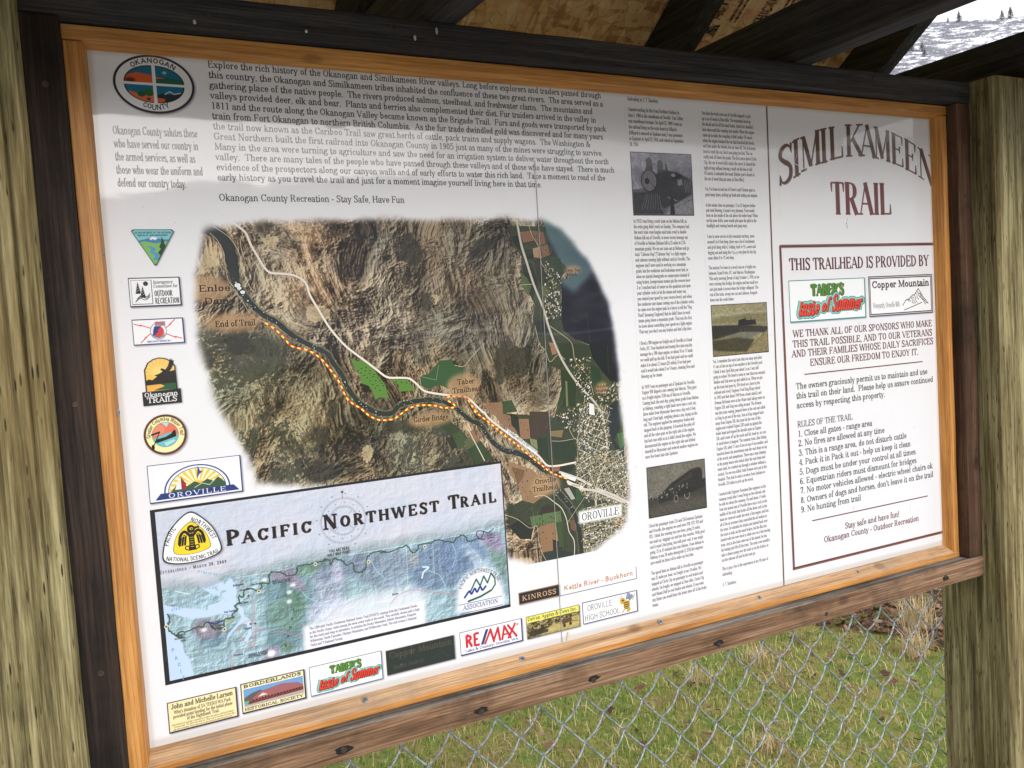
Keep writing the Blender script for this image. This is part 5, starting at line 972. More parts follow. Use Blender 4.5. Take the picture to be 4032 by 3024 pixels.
    sub.ell(43, 345, 7, 6, C(250, 214, 120), soft=1.); sub.poly([(27, 354), (32, 351.5), (36, 352.5), (42, 348), (50, 345), (62, 342.5), (62, 358), (27, 358)], C(38, 34, 36)); sub.poly([(27, 358), (44, 357.4), (48, 360), (40, 363), (27, 364)], C(240, 176, 88)); sub.poly([(44, 357.4), (62, 357), (62, 364), (36, 364), (48, 360)], C(40, 92, 62)); hh, ww = min(k.shape[0], sub.h), min(k.shape[1], sub.w); v = A.a[oy:oy + hh, ox:ox + ww]; kk = k[:hh, :ww, None]; v *= 1 - kk; v += sub.a[:hh, :ww] * kk
    bird(A, 50, 342, 12., C(36, 32, 34)); A.poly([(24.4, 365), (64.2, 363.8), (64.4, 379.6), (24.6, 380.4)], C(40, 38, 42))
    text(A, 'Okanogan', 26.2, 370.8, 5., C(244, 244, 244), 'slab', w=34.6); text(A, 'TRAILS', 28.6, 377.3, 5.8, C(244, 244, 244), 'slab', w=31.)
    cx, cy = 44.2, 413.4; SHAPES['round'] = [(cx + 22.2 * math.cos(a), cy + 22.2 * math.sin(a)) for a in np.linspace(0, 2 * np.pi, 40)[:-1]]
    A.ell(cx + 1, cy + 1, 22.6, 22.6, C(60, 50, 60), .55, soft=.7); A.ell(cx, cy, 22.2, 22.2, C(92, 48, 36)); A.ell(cx, cy, 19.9, 19.9, C(244, 236, 176)); A.ell(cx, cy, 13.9, 13.9, C(110, 150, 150))
    I_ = [(cx + 13.4 * math.cos(a), cy + 13.4 * math.sin(a)) for a in np.linspace(0, 2 * np.pi, 60)]; m = A.polymask(I_); k, ox, oy = m; sub = Art(ox / 3., oy / 3., k.shape[1] / 3., k.shape[0] / 3., C(228, 116, 92))
    sub.poly([(cx - 4, cy - 14), (cx + 5, cy - 14), (cx + 2, cy - 8), (cx, cy - 10)], C(180, 214, 224)); sub.ell(cx - 8, cy - 6, 8, 6, C(232, 140, 112), soft=.6); sub.poly([(cx - 14, cy + 4), (cx, cy - 1), (cx + 6, cy - 2), (cx + 14, cy + 2), (cx + 14, cy + 14), (cx - 14, cy + 14)], C(110, 190, 198)); sub.poly([(cx - 2, cy + 9), (cx + 8, cy + 6), (cx + 10, cy + 8), (cx, cy + 13)], C(176, 220, 224)); hh, ww = min(k.shape[0], sub.h), min(k.shape[1], sub.w); v = A.a[oy:oy + hh, ox:ox + ww]; kk = k[:hh, :ww, None]; v *= 1 - kk; v += sub.a[:hh, :ww] * kk
    bk = C(34, 24, 24); A.poly([(cx - 12, cy + 7), (cx - 9, cy + 4.4), (cx, cy + 2.5), (cx + 6, cy - .5), (cx + 9, cy - 4.2), (cx + 10.8, cy - 3.6), (cx + 11, cy + 3), (cx, cy + 6), (cx - 9, cy + 8.4)], bk); A.line([(cx - 13, cy + 12), (cx - 6, cy - 3)], .9, bk); A.line([(cx - 14, cy - 1), (cx - 6, cy - 3.2)], 1.8, bk); A.ell(cx - 13.6, cy + 12.8, 1.6, 3., bk)
    text_arc(A, 'Greater Columbia Water Trail', cx, cy, 15.4, 0, 4.3, C(74, 66, 42), 'sansbold', .78, bold=.7)
    # the town's arch with sun and hills
    card(A, 22.2, 445.6, 122, 488, C(40, 44, 96), C(244, 244, 248), .7, 1.3)
    cx, by = 73., 478.6; bl = C(36, 56, 120)
    for r_, c_ in ((35.4, bl), (33.8, C(246, 246, 250)), (31., C(34, 60, 70)), (30.2, C(248, 244, 220))): A.poly([(cx + r_ * math.cos(a), by - r_ * .80 * math.sin(a)) for a in np.linspace(0, np.pi, 50)], c_)
    for j in range(13):
        a = math.pi * (j + .5) / 13; A.poly([(cx + 1, by - 3)] + [(cx + 29.6 * math.cos(a + d_), by - 23.7 * math.sin(a + d_)) for d_ in (-.06, .06)], C(246, 200, 60))
    A.ell(cx + 1, by - 5, 8, 5, C(246, 196, 56))
    A.poly([(44, 478.4), (50, 472), (56, 475), (63, 473), (70, 469), (76, 472), (84, 468), (90, 471), (96, 467), (103, 474), (103, 478.4)], C(56, 84, 60)); A.line([(70, 476), (78, 472), (86, 475), (92, 470)], .8, C(200, 214, 190))
    A.poly([(55, 461.5), (49, 476), (56, 476)], C(232, 232, 236)); A.poly([(56, 462), (56, 477.5), (61, 476), (61, 470)], C(150, 40, 48)); A.poly([(75, 452), (77, 458), (80, 459), (76.5, 461), (73, 466), (74, 459)], C(40, 70, 150))
    A.poly([(34, 478.2), (112, 478.2), (118, 485), (28, 485)], bl); text(A, 'OROVILLE', 41.5, 484.2, 5.2, C(240, 242, 250), 'serif', w=62, tr=1.2, bold=1.2)
    draw_trail_map(A)
    # cards along the bottom
    card(A, 21.1, 711.9, 96.2, 747.4, C(70, 34, 44), C(240, 230, 176), 1., 1.6); dk = C(56, 44, 40)
    text(A, 'John and Michelle Larsen', 25.2, 720.4, 5.6, dk, 'serif', w=66.5, bold=1.3)
    for i, (s, x_, w_) in enumerate((("Who's donation of SA TEEKH WA Park", 27.6, 61.5), ("provided grant funding for the initial phase", 26.4, 64), ("of the Nighthawk Trail.", 40.6, 35))): text(A, s, x_, 726.4 + i * 4.9, 4., C(96, 70, 56), 'serif', w=w_, bold=1.2)
    for i, s in enumerate(("John believed in enticing a community to share the nature, shelf and solitude", "of local youth. \"You know who they are. They used to live here, but then they", "only visit on holidays. They need to see us like never and watch the green grow.\"")): text(A, s, 24. + (0, 2, 1)[i], 739.4 + i * 2.7, 1.8, C(110, 90, 60), 'serif', w=(67, 66, 65)[i], shear=.25)
    card(A, 100.8, 710.4, 175.2, 746., C(38, 30, 30), C(242, 232, 186), 1., 1.6)
    text(A, 'BORDERLANDS', 104, 715.9, 3.5, C(40, 34, 26), 'slab', w=67, bold=1.2); text(A, 'HISTORICAL SOCIETY', 103.5, 742.9, 3.3, C(40, 34, 26), 'slab', w=68, bold=1.1)
    A.rect(103.6, 717.6, 172.6, 738.4, C(112, 160, 214)); A.poly([(103.6, 728), (112, 724), (122, 722), (132, 726), (140, 729), (103.6, 734)], C(96, 88, 84)); A.poly([(112, 731), (122, 724), (148, 720.6), (166, 723.6), (172.6, 728), (172.6, 731), (112, 733.4)], C(160, 98, 98)); A.poly([(108, 733), (172.6, 730), (172.6, 735), (108, 737)], C(122, 56, 54)); A.poly([(119, 730), (125, 726.4), (131, 729.2)], C(226, 222, 214)); A.poly([(103.6, 736.4), (172.6, 734.2), (172.6, 738.4), (103.6, 738.4)], C(176, 168, 158)); A.rect(103.8, 731.6, 109, 734.4, C(90, 176, 140))
    for j in range(16): A.rect(113 + j * 3.6, 731.3 - j * .06, 114.4 + j * 3.6, 733.6 - j * .06, C(52, 34, 34))
    tabers(A, 180.7, 709.6, 271.6, 745.8, 1., C(60, 96, 104), .7)
    card(A, 277, 711.6, 370.4, 743.4, C(90, 82, 60), C(36, 46, 42), .7, .9)
    for dx, c_ in ((.35, C(86, 76, 46)), (0, C(74, 68, 52))): text(A, 'Copper Mountain', 281 + dx, 722.6 + dx, 8., c_, 'serif', w=86, bold=.9)
    text(A, 'Vineyards, Oroville WA', 285, 737, 5., C(84, 82, 66), 'serif', w=42, shear=.25, bold=.8); mountains_mark(A, 335, 738, 28, C(58, 60, 48), .5)
    card(A, 378.2, 710.6, 470.4, 742., C(34, 38, 90), C(246, 246, 248), .7, 1.6)
    rd = C(204, 40, 52); text(A, 'RE', 385.4, 732.8, 16.6, rd, 'sansbold', w=22, bold=1.25); A.poly([(407.5, 733.6), (411.5, 733.6), (420, 714.4), (416, 714.4)], C(40, 52, 120))
    for p_ in ([(414, 732.8), (423, 716)], [(423, 716), (427, 732.8)], [(427, 731), (434, 716)], [(434, 716), (436, 732.8)], [(439.5, 732.8), (443.5, 716)], [(443.5, 716), (452, 732.8)], [(449, 732.8), (459.5, 716)], [(449, 716), (461, 732.8)]): A.line(p_, 3.1, rd)
    A.line([(440, 727), (449, 727)], 2.2, rd); A.ell(463.4, 717.4, 1.7, 1.7, rd); A.ell(463.4, 717.4, 1.2, 1.2, C(246, 246, 248)); text(A, 'R', 462.7, 718.3, 1.8, rd, 'sansbold')
    text(A, 'Lake & Country, Oroville, WA', 385, 738.4, 3.3, C(40, 44, 110), 'slab', w=78)
    card(A, 476.8, 710.8, 561.8, 741.8, C(74, 66, 40), C(240, 234, 110), .7, 1.)
    b = A.box(477.6, 719.6, 560.8, 740.8); h, w = b[0].stop - b[0].start, b[1].stop - b[1].start; n_ = fbm(h, w, 9, 24, 4, rng, .7)
    A.a[b] = np.array(C(108, 96, 62)) + (n_[..., None] - .5) * np.array([1.5, 1.4, .95]); A.poly([(506, 732), (530, 728), (561, 723), (560.8, 740.8), (496, 740.8)], C(206, 190, 116), .8, 1.)
    for p_ in ([(483, 736), (486, 727), (489, 736)], [(490, 734), (512, 731)], [(499, 737), (500, 727)]): A.line(p_, 1.6, C(50, 42, 30))
    A.poly([(481, 733), (496, 731), (510, 734), (510, 738), (481, 739)], C(56, 48, 34), .9, .5); A.poly([(532, 727), (548, 725), (549, 731), (533, 733)], C(96, 66, 40)); A.ell(536, 735, 2.4, 2.4, C(70, 56, 36)); A.ell(546, 734, 2.4, 2.4, C(70, 56, 36)); A.line([(549, 731), (559, 732)], .8, C(80, 60, 40))
    text(A, 'DeVon Apples & Cows Inc.', 479, 717.3, 5.2, C(60, 58, 30), 'serif', w=78.5, bold=1.2); text(A, 'OROVILLE, WASHINGTON', 516, 720.9, 2., C(90, 84, 50), 'sansbold', w=40)
    text(A, 'PD', 554, 729, 2.2, C(90, 80, 50), 'sans')
    card(A, 566.8, 709.4, 660, 740.4, C(30, 34, 66), C(247, 247, 249), .8, 1.2)
    text(A, 'OROVILLE', 574.5, 723, 8.4, C(30, 30, 34), 'light', w=42); text(A, 'HIGH SCHOOL', 569.2, 736.6, 8.4, C(30, 30, 34), 'light', w=60)
    # a plain striped bee
    yl = C(206, 170, 50); A.ell(641, 727, 5.4, 6.4, yl); A.ell(634.5, 720.5, 4.6, 4.6, yl); [A.line([(636.4, 724 + j * 3), (645.8, 723.4 + j * 3)], 1.2, C(38, 34, 28)) for j in range(4)]
    A.poly([(641, 732), (648, 733), (646, 737.5), (641, 738)], yl); A.line([(638, 732), (633, 737.5)], 1.8, yl); A.line([(646, 722), (652, 718)], 2., yl); A.line([(652, 722), (656, 714)], .8, C(60, 50, 40))
    for p_ in ([(640, 719), (643, 711), (648, 711.6), (646, 719)], [(644, 719), (650, 713), (653, 716), (647, 721)]): A.poly(p_, C(120, 140, 180), .9); A.line(p_ + p_[:1], .4, C(50, 54, 70))
    A.ell(634.8, 719.8, 1.8, 1.4, C(60, 34, 26)); A.line([(632, 717), (628.6, 714)], .5, bk); A.line([(634, 716), (633, 712)], .5, bk)
    A.line([(661, 675.6), (661, 692.6), (532, 692.6)], .9, C(44, 46, 80), .9); card(A, 467.8, 675.8, 531.4, 692.2, C(176, 122, 84), C(40, 34, 36), .9, 1.)
    text(A, 'KINROSS', 472.8, 687.6, 6.6, C(212, 178, 128), 'serif', w=53.5, tr=.8, bold=1.25); text(A, 'Kettle River - Buckhorn', 538.4, 686.6, 7., C(186, 128, 78), 'sansbold', w=116.5, bold=.85)
    # railroad column
    jr = np.random.default_rng(12)
    for x_, col in ((689.6, COL1), (822.6, COL2)):
        for y_, dy, lines in col:
            for i, s in enumerate(lines):
                W = min(text_w(s, 'serif', 5.3, .635), 112.5); xs = x_ - (y_ + i * dy) / 760. * 3.
                text(A, s, xs, y_ + i * dy, 5.3, C(88, 84, 86), 'serif', w=W, bold=1.25, al=.95)
    photo(A, 689.3, 80.9, 799.2, 171., 1); photo(A, 822.4, 304.4, 934.8, 382.6, 2); photo(A, 688.3, 534, 796.7, 609.2, 3)
    # ---- the right hand sheet
    m = C(98, 50, 46); A.poly([(951., 0), (954., 0), (946.6, 760), (943.6, 760)], C(96, 72, 58)); A.poly([(951., 0), (951.8, 0), (944.4, 760), (943.6, 760)], C(120, 96, 80))
    bt = [(1007, 118.6), (1021, 106.4), (1047, 96), (1075, 86.8), (1104, 78.6), (1146, 72.6), (1190, 72.6), (1230, 79.6), (1264, 89.4), (1296, 101), (1322, 116)]
    xs = np.linspace(979, 1350, 60); bl_ = np.interp(xs, [972, 1013, 1042, 1072, 1101, 1142, 1167, 1208, 1248, 1283, 1325, 1360], [126, 106, 92.8, 84.4, 77, 71.6, 71.0, 75.4, 84, 95, 112, 130]); tp = np.interp(xs, [972, 1010, 1055, 1076, 1101, 1146, 1172, 1212, 1250, 1285, 1320, 1360], [66, 50, 34.6, 28.8, 24.4, 19, 18.6, 23.6, 32, 43, 59, 80])
    cen = [987, 1010, 1042, 1072, 1100, 1143, 1174, 1209, 1247, 1280, 1319]; wid = [34, 23, 46, 21, 34, 46, 40, 41, 33, 33, 44]
    br = C(102, 74, 64)
    for ch, cxx, ww in zip('SIMILKAMEEN', cen, wid):
        yb = np.interp(cxx, xs, bl_); yt = np.interp(cxx, xs, tp); sl = (np.interp(cxx + 10, xs, bl_) - np.interp(cxx - 10, xs, bl_)) / 20 * 1.0
        gw = GL[ch][0]; hs = ww / gw; H = (yb - yt)
        for dx, c_ in ((.9, C(150, 130, 120)), (0, br)):
            M = np.array([[hs * 3, 0], [hs * sl * 3, -H * 3]]); g_ = glyph_mask(ch, 'didone', M, 54 * 3.)
            o = np.array([cxx - ww / 2 + dx, yb - sl * ww / 2 + dx]) * 3; A.lay(g_[0], int(round(o[0])) + g_[1], int(round(o[1])) + g_[2], c_)
    for dx, c_ in ((.8, C(160, 130, 126)), (0, C(112, 62, 60))):
        text(A, 'TRAIL', 1083 + dx, 167.4 + dx, 53., c_, 'didone', w=144, bold=1.3)
    A.rect(967.4, 215.8, 1333, 218.4, C(120, 82, 74)); A.rect(967.4, 218.4, 1333, 220.2, m); A.rect(965.8, 217, 969.6, 737, C(130, 92, 80)); A.rect(967.6, 220, 970.4, 735, m); A.rect(965.8, 732.6, 1333, 737.4, m); A.rect(968, 735.4, 1333, 736.4, C(150, 96, 78))
    A.rect(970.4, 220.2, 1333, 221.6, C(150, 150, 160), .4)
    mr = C(92, 44, 50)
    text(A, 'THIS TRAILHEAD IS PROVIDED BY', 985.6, 256.4, 19., mr, 'serifbold', w=333, bold=.95)
    tabers(A, 982.4, 272.2, 1155.4, 339.4, 1.7, C(60, 140, 128), 1.4)
    shadow(A, [(1164, 271), (1325, 271), (1325, 339), (1164, 339)]); A.rect(1163.6, 271, 1325, 338.9, C(70, 58, 58)); A.rect(1165.2, 272.6, 1323.4, 337.3, C(214, 212, 214)); A.rect(1166.6, 274, 1322, 335.9, C(60, 50, 50)); A.rect(1168.4, 275.8, 1320.4, 334.3, C(246, 246, 247))
    for dx, c_ in ((.7, C(140, 136, 140)), (0, C(56, 50, 54))): text(A, 'Copper Mountain', 1171.8 + dx, 290.6 + dx, 11.4, c_, 'serif', w=145, bold=1.35)
    text(A, 'Vineyards, Oroville WA', 1172.5, 325., 9.6, C(90, 84, 88), 'sans', w=67, bold=.8); mountains_mark(A, 1247, 323, 66, C(70, 62, 66), 1.4)
    for s, y_, x_, w_ in (("WE THANK ALL OF OUR SPONSORS WHO MAKE", 363., 987, 334.5), ("THIS TRAIL POSSIBLE, AND TO OUR VETERANS", 379.3, 985.6, 336), ("AND THEIR FAMILIES WHOSE DAILY SACRIFICES", 394.8, 982.6, 341), ("ENSURE OUR FREEDOM TO ENJOY IT.", 411.2, 1022.2, 261)): text(A, s, x_, y_, 11.4, mr, 'serifbold', w=w_, bold=.92)
    A.line([(1009.3, 423.8), (1292.8, 423.8)], 1.8, m)
    gd = C(60, 62, 64)
    for s, y_, w_ in (("The owners graciously permit us to maintain and use", 446.4, 316.5), ("this trail on their land.  Please help us assure continued", 461.6, 331), ("access by respecting this property.", 477, 206), ("RULES OF THE TRAIL", 507.8, 125.5), ("1. Close all gates - range area", 523.2, 172), ("2. No fires are allowed at any time", 538.4, 201.5), ("3. This is a range area, do not disturb cattle", 554., 256.5), ("4. Pack it in Pack it out - help us keep it clean", 569.4, 266.5), ("5. Dogs must be under your control at all times", 585, 278.5), ("6. Equestrian riders must dismount for bridges", 600.4, 280), ("7. No motor vehicles allowed - electric wheel chairs ok", 615.6, 322.5), ("8. Owners of dogs and horses, don't leave it on the trail", 631.2, 323.5), ("9. No hunting from trail", 646.6, 138.5)):
        text(A, s, 988.8, y_, 9.9, gd, 'serif', w=w_, bold=1.35)
    A.line([(1013.1, 663.6), (1294.9, 663.6)], 1.8, m)
    text(A, 'Stay safe and have fun!', 1086.8, 688.8, 9.9, mr, 'serif', w=133, bold=1.35); text(A, 'Okanogan County - Outdoor Recreation', 1037.1, 704, 9.9, mr, 'serif', w=233, bold=1.35)
    # small scuffs, stains and rust, then a painted-in reflection streak
    q = np.random.default_rng(44)
    for k in range(130):
        x_, y_ = q.uniform(5, 1325), q.uniform(5, 755); A.ell(x_, y_, q.uniform(.2, .7), q.uniform(.2, .5), C(70, 64, 60), q.uniform(.2, .7), n=8)
    for k in range(50):
        x_, y_ = q.uniform(5, 1325), q.uniform(300, 755); A.ell(x_, y_, q.uniform(1.5, 5), q.uniform(.5, 1.2), C(190, 190, 196), .4, n=14, soft=.5)
    for k in range(60):
        x_, y_ = q.uniform(5, 1325), q.uniform(60, 700); l_ = q.uniform(8, 45); a_ = q.normal(1.5, .5); A.line([(x_, y_), (x_ + l_ * math.cos(a_), y_ + l_ * math.sin(a_))], .3, C(246, 246, 248), .35)
    for x0_, y0_, x1_, y1_ in ((0, 750, 1333, 764), (-4, 0, 5, 760), (1328, 0, 1337, 760), (0, -4, 1333, 4)): A.poly([(x0_, y0_), (x1_, y0_), (x1_, y1_), (x0_, y1_)], C(176, 166, 150), .35, 1.6)
    A.line(catmull([(300, 322), (420, 318), (560, 332), (700, 326), (960, 318), (1330, 330)], 8), 3., C(235, 236, 240), .16, soft=1.2)  # pale band of reflected light, painted into the print
    A.ell(541, 749, 3, 5, C(214, 196, 150), .6, soft=1.5); A.line([(538, 757), (540, 746)], .8, C(90, 60, 40), .8); A.line([(1110, 655), (1108, 660)], .8, C(110, 100, 100), .7); A.line([(1249, 668), (1250, 690)], .5, C(160, 160, 168), .6); A.line([(1119, 190), (1118, 180)], .9, C(60, 60, 60)); A.line([(1119.5, 177), (1120, 175)], .9, C(60, 60, 60))
    return A
# ================================================================== materials
M_trim = {ax: wood('pine_trim_' + 'xyz'[ax], ax, (.27, .100, .022), (.47, .200, .045), (.68, .340, .100), grain=170, rough=.5, bump=.12, stain=(.30, .16, .07), stain_amt=.35, spec=.35) for ax in (0, 2)}
M_dark = {ax: wood('dark_stained_wood_' + 'xyz'[ax], ax, (.006, .005, .0045), (.016, .012, .010), (.065, .043, .033), grain=75, knots=False, rough=.75, bump=.5, stain=(.05, .028, .018), stain_amt=.45, spec=.2) for ax in (0, 1, 2)}
for ax in (0, 1): M_dark[ax] = wood('dark_beam_wood_' + 'xy'[ax], ax, (.014, .015, .017), (.031, .031, .034), (.075, .070, .068), grain=120, knots=False, rough=.75, bump=.5, stain=(.06, .034, .022), stain_amt=.35, spec=.2)
M_trim_worn = wood('pine_trim_worn', 0, (.20, .115, .06), (.47, .28, .145), (.66, .45, .27), grain=120, rough=.75, bump=.3, stain=(.22, .17, .13), stain_amt=.6)
M_rail = wood('worn_rail_wood', 0, (.062, .034, .020), (.19, .108, .060), (.37, .235, .150), grain=150, rough=.8, bump=.6, stain=(.035, .025, .02), stain_amt=.7, spec=.2)
M_rail_top = wood('grey_weathered_wood', 0, (.03, .025, .02), (.15, .13, .11), (.40, .36, .31), grain=110, rough=.9, bump=.8, knots=False, stain=(.03, .025, .02), stain_amt=.7, spec=.15)
M_stud = wood('reddish_worn_wood', 2, (.02, .012, .008), (.075, .038, .022), (.16, .09, .055), grain=60, rough=.8, bump=.6, stain=(.012, .009, .007), stain_amt=.8, spec=.2)

def post_mat():
    s = NT('pressure_treated_wood')
    v = s.coord((1, 1, .04)); g = s.noise(v, 110, 6, .62, .1); g2 = s.noise(v, 520, 4, .7); big = s.noise(s.coord((1, 1, .3)), 9, 4, .6)
    f = s.math('ADD', s.math('MULTIPLY', g, .65), s.math('MULTIPLY', g2, .35))
    col = s.ramp(f, [(.39, (.048, .038, .016)), (.5, (.185, .155, .068)), (.61, (.36, .315, .165))])
    col = s.mix(s.ramp(big, [(.42, G(0)), (.72, G(.6))]), col, (.15, .095, .035))
    vo = s.new('TexVoronoi'); vo.inputs['Scale'].default_value = 1.; vo.inputs['Randomness'].default_value = .8; s.l.new(s.coord((210, 210, 26)), vo.inputs['Vector'])
    sl = s.ramp(vo.outputs['Distance'], [(.10, G(1)), (.19, G(0))])
    xs = s.new('SeparateXYZ'); s.l.new(s.coord((1, 1, 1)), xs.inputs[0]); ph = s.math('ADD', s.math('MULTIPLY', s.math('ADD', xs.outputs[0], s.math('MULTIPLY', xs.outputs[1], 1.1)), 400.), s.math('MULTIPLY', s.noise(s.coord((1, 1, .22)), 11, 3), 9.))
    rg = s.math('POWER', s.math('ABSOLUTE', s.math('SINE', s.math('MULTIPLY', ph, .5))), .8); rgk = s.ramp(rg, [(.0, G(1)), (.35, G(0))]); col = s.mix(s.math('MULTIPLY', rgk, .55), col, (.045, .038, .020)); f = s.math('ADD', f, s.math('MULTIPLY', rg, .5))
    # only the sapwood rows that really took the incising teeth
    msk = s.ramp(s.noise(s.coord((1, 1, .5)), 30, 2), [(.40, G(0)), (.52, G(1))]); sl = s.math('MULTIPLY', sl, msk)
    col = s.mix(s.math('MULTIPLY', sl, .95), col, (.022, .018, .010))
    kv = s.new('TexVoronoi'); s.l.new(s.coord((3.2, 3.2, 2.2)), kv.inputs['Vector']); kn = s.ramp(kv.outputs['Distance'], [(.02, G(1)), (.035, G(0))])
    col = s.mix(s.math('MULTIPLY', kn, .8), col, (.05, .03, .014))
    n1 = s.bump(f, .7, .002); n2 = s.bump(s.math('SUBTRACT', 0., sl), .8, .003, n1)
    return s.fin(col, .8, n2, .25)
M_post = post_mat()

def simple(name, col, rough=.5, metal=0., spec=.5, nz=None, bump=0.):
    s = NT(name); v = s.coord((1, 1, 1))
    c = tuple(col)
    if nz: c = s.mix(s.ramp(s.noise(v, nz, 4), [(.4, G(0)), (.65, G(1))]), tuple(x * .6 for x in col), tuple(min(1, x * 1.25) for x in col))
    nr = s.bump(s.noise(v, nz or 50, 4), bump, .002) if bump else None
    s.b.inputs['Metallic'].default_value = metal
    return s.fin(c, rough, nr, spec)
M_screw = simple('zinc_screw', (.42, .44, .44), .42, .75, nz=300); M_recess = simple('screw_recess', (.04, .045, .045), .6); M_oldscrew = simple('rusty_screw', (.06, .045, .035), .6, .5, nz=300)
M_wire = simple('galvanised_wire', (.33, .365, .385), .55, .55, nz=160, bump=.15)
M_hole = simple('dark_screw_hole', (.006, .005, .004), .9)

def osb_mat():
    s = NT('strand_board'); v = s.coord((1, 1, 1), False)
    base = None
    vo = s.new('TexVoronoi', feature='F1'); s.l.new(s.coord((75, 22, 22), False), vo.inputs['Vector']); vo.inputs['Scale'].default_value = 1.
    vo2 = s.new('TexVoronoi', feature='F1'); s.l.new(s.coord((26, 80, 80), False), vo2.inputs['Vector']); vo2.inputs['Scale'].default_value = 1.
    a = s.new('SeparateColor'); s.l.new(vo.outputs['Color'], a.inputs[0]); b = s.new('SeparateColor'); s.l.new(vo2.outputs['Color'], b.inputs[0])
    f = s.math('ADD', s.math('MULTIPLY', a.outputs[0], .5), s.math('MULTIPLY', b.outputs[0], .5))
    f = s.math('ADD', s.math('MULTIPLY', f, .6), s.math('MULTIPLY', s.noise(v, 60, 4), .4))
    col = s.ramp(f, [(.22, (.40, .19, .115)), (.5, (.74, .43, .27)), (.8, (.86, .62, .44))])
    e = s.new('TexVoronoi', feature='DISTANCE_TO_EDGE'); s.l.new(s.coord((75, 22, 22), False), e.inputs['Vector']); e.inputs['Scale'].default_value = 1.
    ed = s.ramp(e.outputs['Distance'], [(.0, G(1)), (.035, G(0))]); col = s.mix(s.math('MULTIPLY', ed, .45), col, (.10, .05, .025))
    kn = s.ramp(s.noise(v, 16, 3, .5), [(.66, G(0)), (.74, G(1))]); col = s.mix(s.math('MULTIPLY', kn, .7), col, (.10, .04, .02))
    return s.fin(col, .8, s.bump(f, .3, .002), .2)
M_osb = osb_mat()

# ================================================================== ground, hills
def ground_mat():
    s = NT('mossy_lawn_soil'); v = s.coord((1, 1, 1), False)
    a = s.noise(v, 2.2, 6, .6); b = s.noise(v, 9, 6, .65); c = s.noise(v, 60, 5, .7)
    col = s.ramp(s.math('ADD', s.math('MULTIPLY', a, .5), s.math('MULTIPLY', b, .5)), [(.38, (.26, .18, .085)), (.46, (.25, .23, .06)), (.55, (.13, .21, .035)), (.66, (.34, .25, .11))])
    col = s.mix(s.ramp(c, [(.45, G(0)), (.75, G(.7))]), col, (.30, .25, .13)); col = s.mix(s.ramp(s.noise(v, 25, 5, .7), [(.55, G(0)), (.75, G(.8))]), col, (.09, .06, .035))
    return s.fin(col, .95, s.bump(s.math('ADD', b, c), .8, .02), .1)
def ground_z(x, y): return .02 * math.sin(x * .9 + y * .4) + .018 * math.sin(y * 1.3 - x * .5)
N = 90; vs, fs = [], []
gx = np.concatenate([-np.geomspace(70, .3, N // 2), np.geomspace(.3, 70, N // 2)])
for j, yy in enumerate(gx):
    for i, xx in enumerate(gx): vs.append((xx + 1.5, yy + 1.5, ground_z(xx + 1.5, yy + 1.5) if max(abs(xx), abs(yy)) < 20 else 0))
for j in range(N - 1):
    for i in range(N - 1): k = j * N + i; fs.append((k, k + 1, k + 1 + N, k + N))
setp(mesh_obj('lawn_ground', vs, fs, ground_mat(), smooth=True), kind='structure', label='mossy lawn ground behind the kiosk')

s_ = NT('bounce_pad_gravel'); v_ = s_.coord((1, 1, 1), False); vo_ = s_.new('TexVoronoi'); vo_.inputs['Scale'].default_value = 70; s_.l.new(v_, vo_.inputs['Vector'])  # unseen gravel pad, added to bounce neutral light up under the roof
gm = s_.fin(s_.mix(s_.noise(v_, 40, 5), s_.ramp(vo_.outputs['Distance'], [(.1, (.50, .49, .47)), (.6, (.22, .21, .20))]), (.42, .41, .39)), .95, s_.bump(vo_.outputs['Distance'], .8, .01), .1)
vs, fs = [], []
for j in range(25):
    for i in range(41): x_, y_ = -9 + i * .5, -.35 - j * .45 - .08 * math.sin(i * 1.7); vs.append((x_, y_, ground_z(x_, y_) + .012))
for j in range(24):
    for i in range(40): k = j * 41 + i; fs.append((k, k + 41, k + 42, k + 1))
setp(mesh_obj('added_bounce_pad', vs, fs, gm, smooth=True), kind='structure', label='added grey gravel pad in front of the board, bounces light upward')

def hill_mat():
    s = NT('snowy_hillside'); v = s.coord((1, 1, 1), False)
    a = s.noise(s.coord((1, 1, 2.2), False), .30, 7, .7, .3); b = s.noise(s.coord((1, 1, 3.), False), .05, 5, .6); c = s.noise(s.coord((1, 1, .45), False), 2.6, 4, .75)
    f = s.math('ADD', s.math('ADD', s.math('MULTIPLY', a, .6), s.math('MULTIPLY', b, .22)), s.math('MULTIPLY', c, .34))
    k = s.ramp(f, [(.52, G(0)), (.565, G(1))])
    brush = s.mix(s.ramp(c, [(.4, G(0)), (.6, G(1))]), (.10, .10, .12), (.24, .24, .27))
    col = s.mix(k, (.80, .81, .84), brush)
    return s.fin(col, .9, None, .1)
NA, NR = 300, 44; vs, fs = [], []
hn = fbm(NR + 1, NA + 1, 5, 30, 5, np.random.default_rng(8))
for j in range(NR + 1):
    for i in range(NA):
        az = 2 * math.pi * i / NA; t = j / NR; r = 62 + 420 * t ** 1.2
        da = (math.degrees(az) - 53.3 + 180) % 360 - 180; el = .18 + .1165 * math.exp(-(da / 40) ** 2) - .132 * math.sin(math.radians(da)) * math.exp(-(da / 20) ** 2)
        ridge = 230.; hz = ridge * el * smooth(np.array((r - 55) / (ridge - 55) * .5)) * 2 if r < ridge else ridge * el * (1 - .15 * (r - ridge) / 250)
        blend = min(1., (r - 62) / 80); hz = float(hz) + (hn[j, i if i < NA else 0] - .5) * (4 + 10 * min(1, abs(da) / 60)) * blend
        vs.append((r * math.sin(az), r * math.cos(az), hz - .35 if j == 0 else hz))
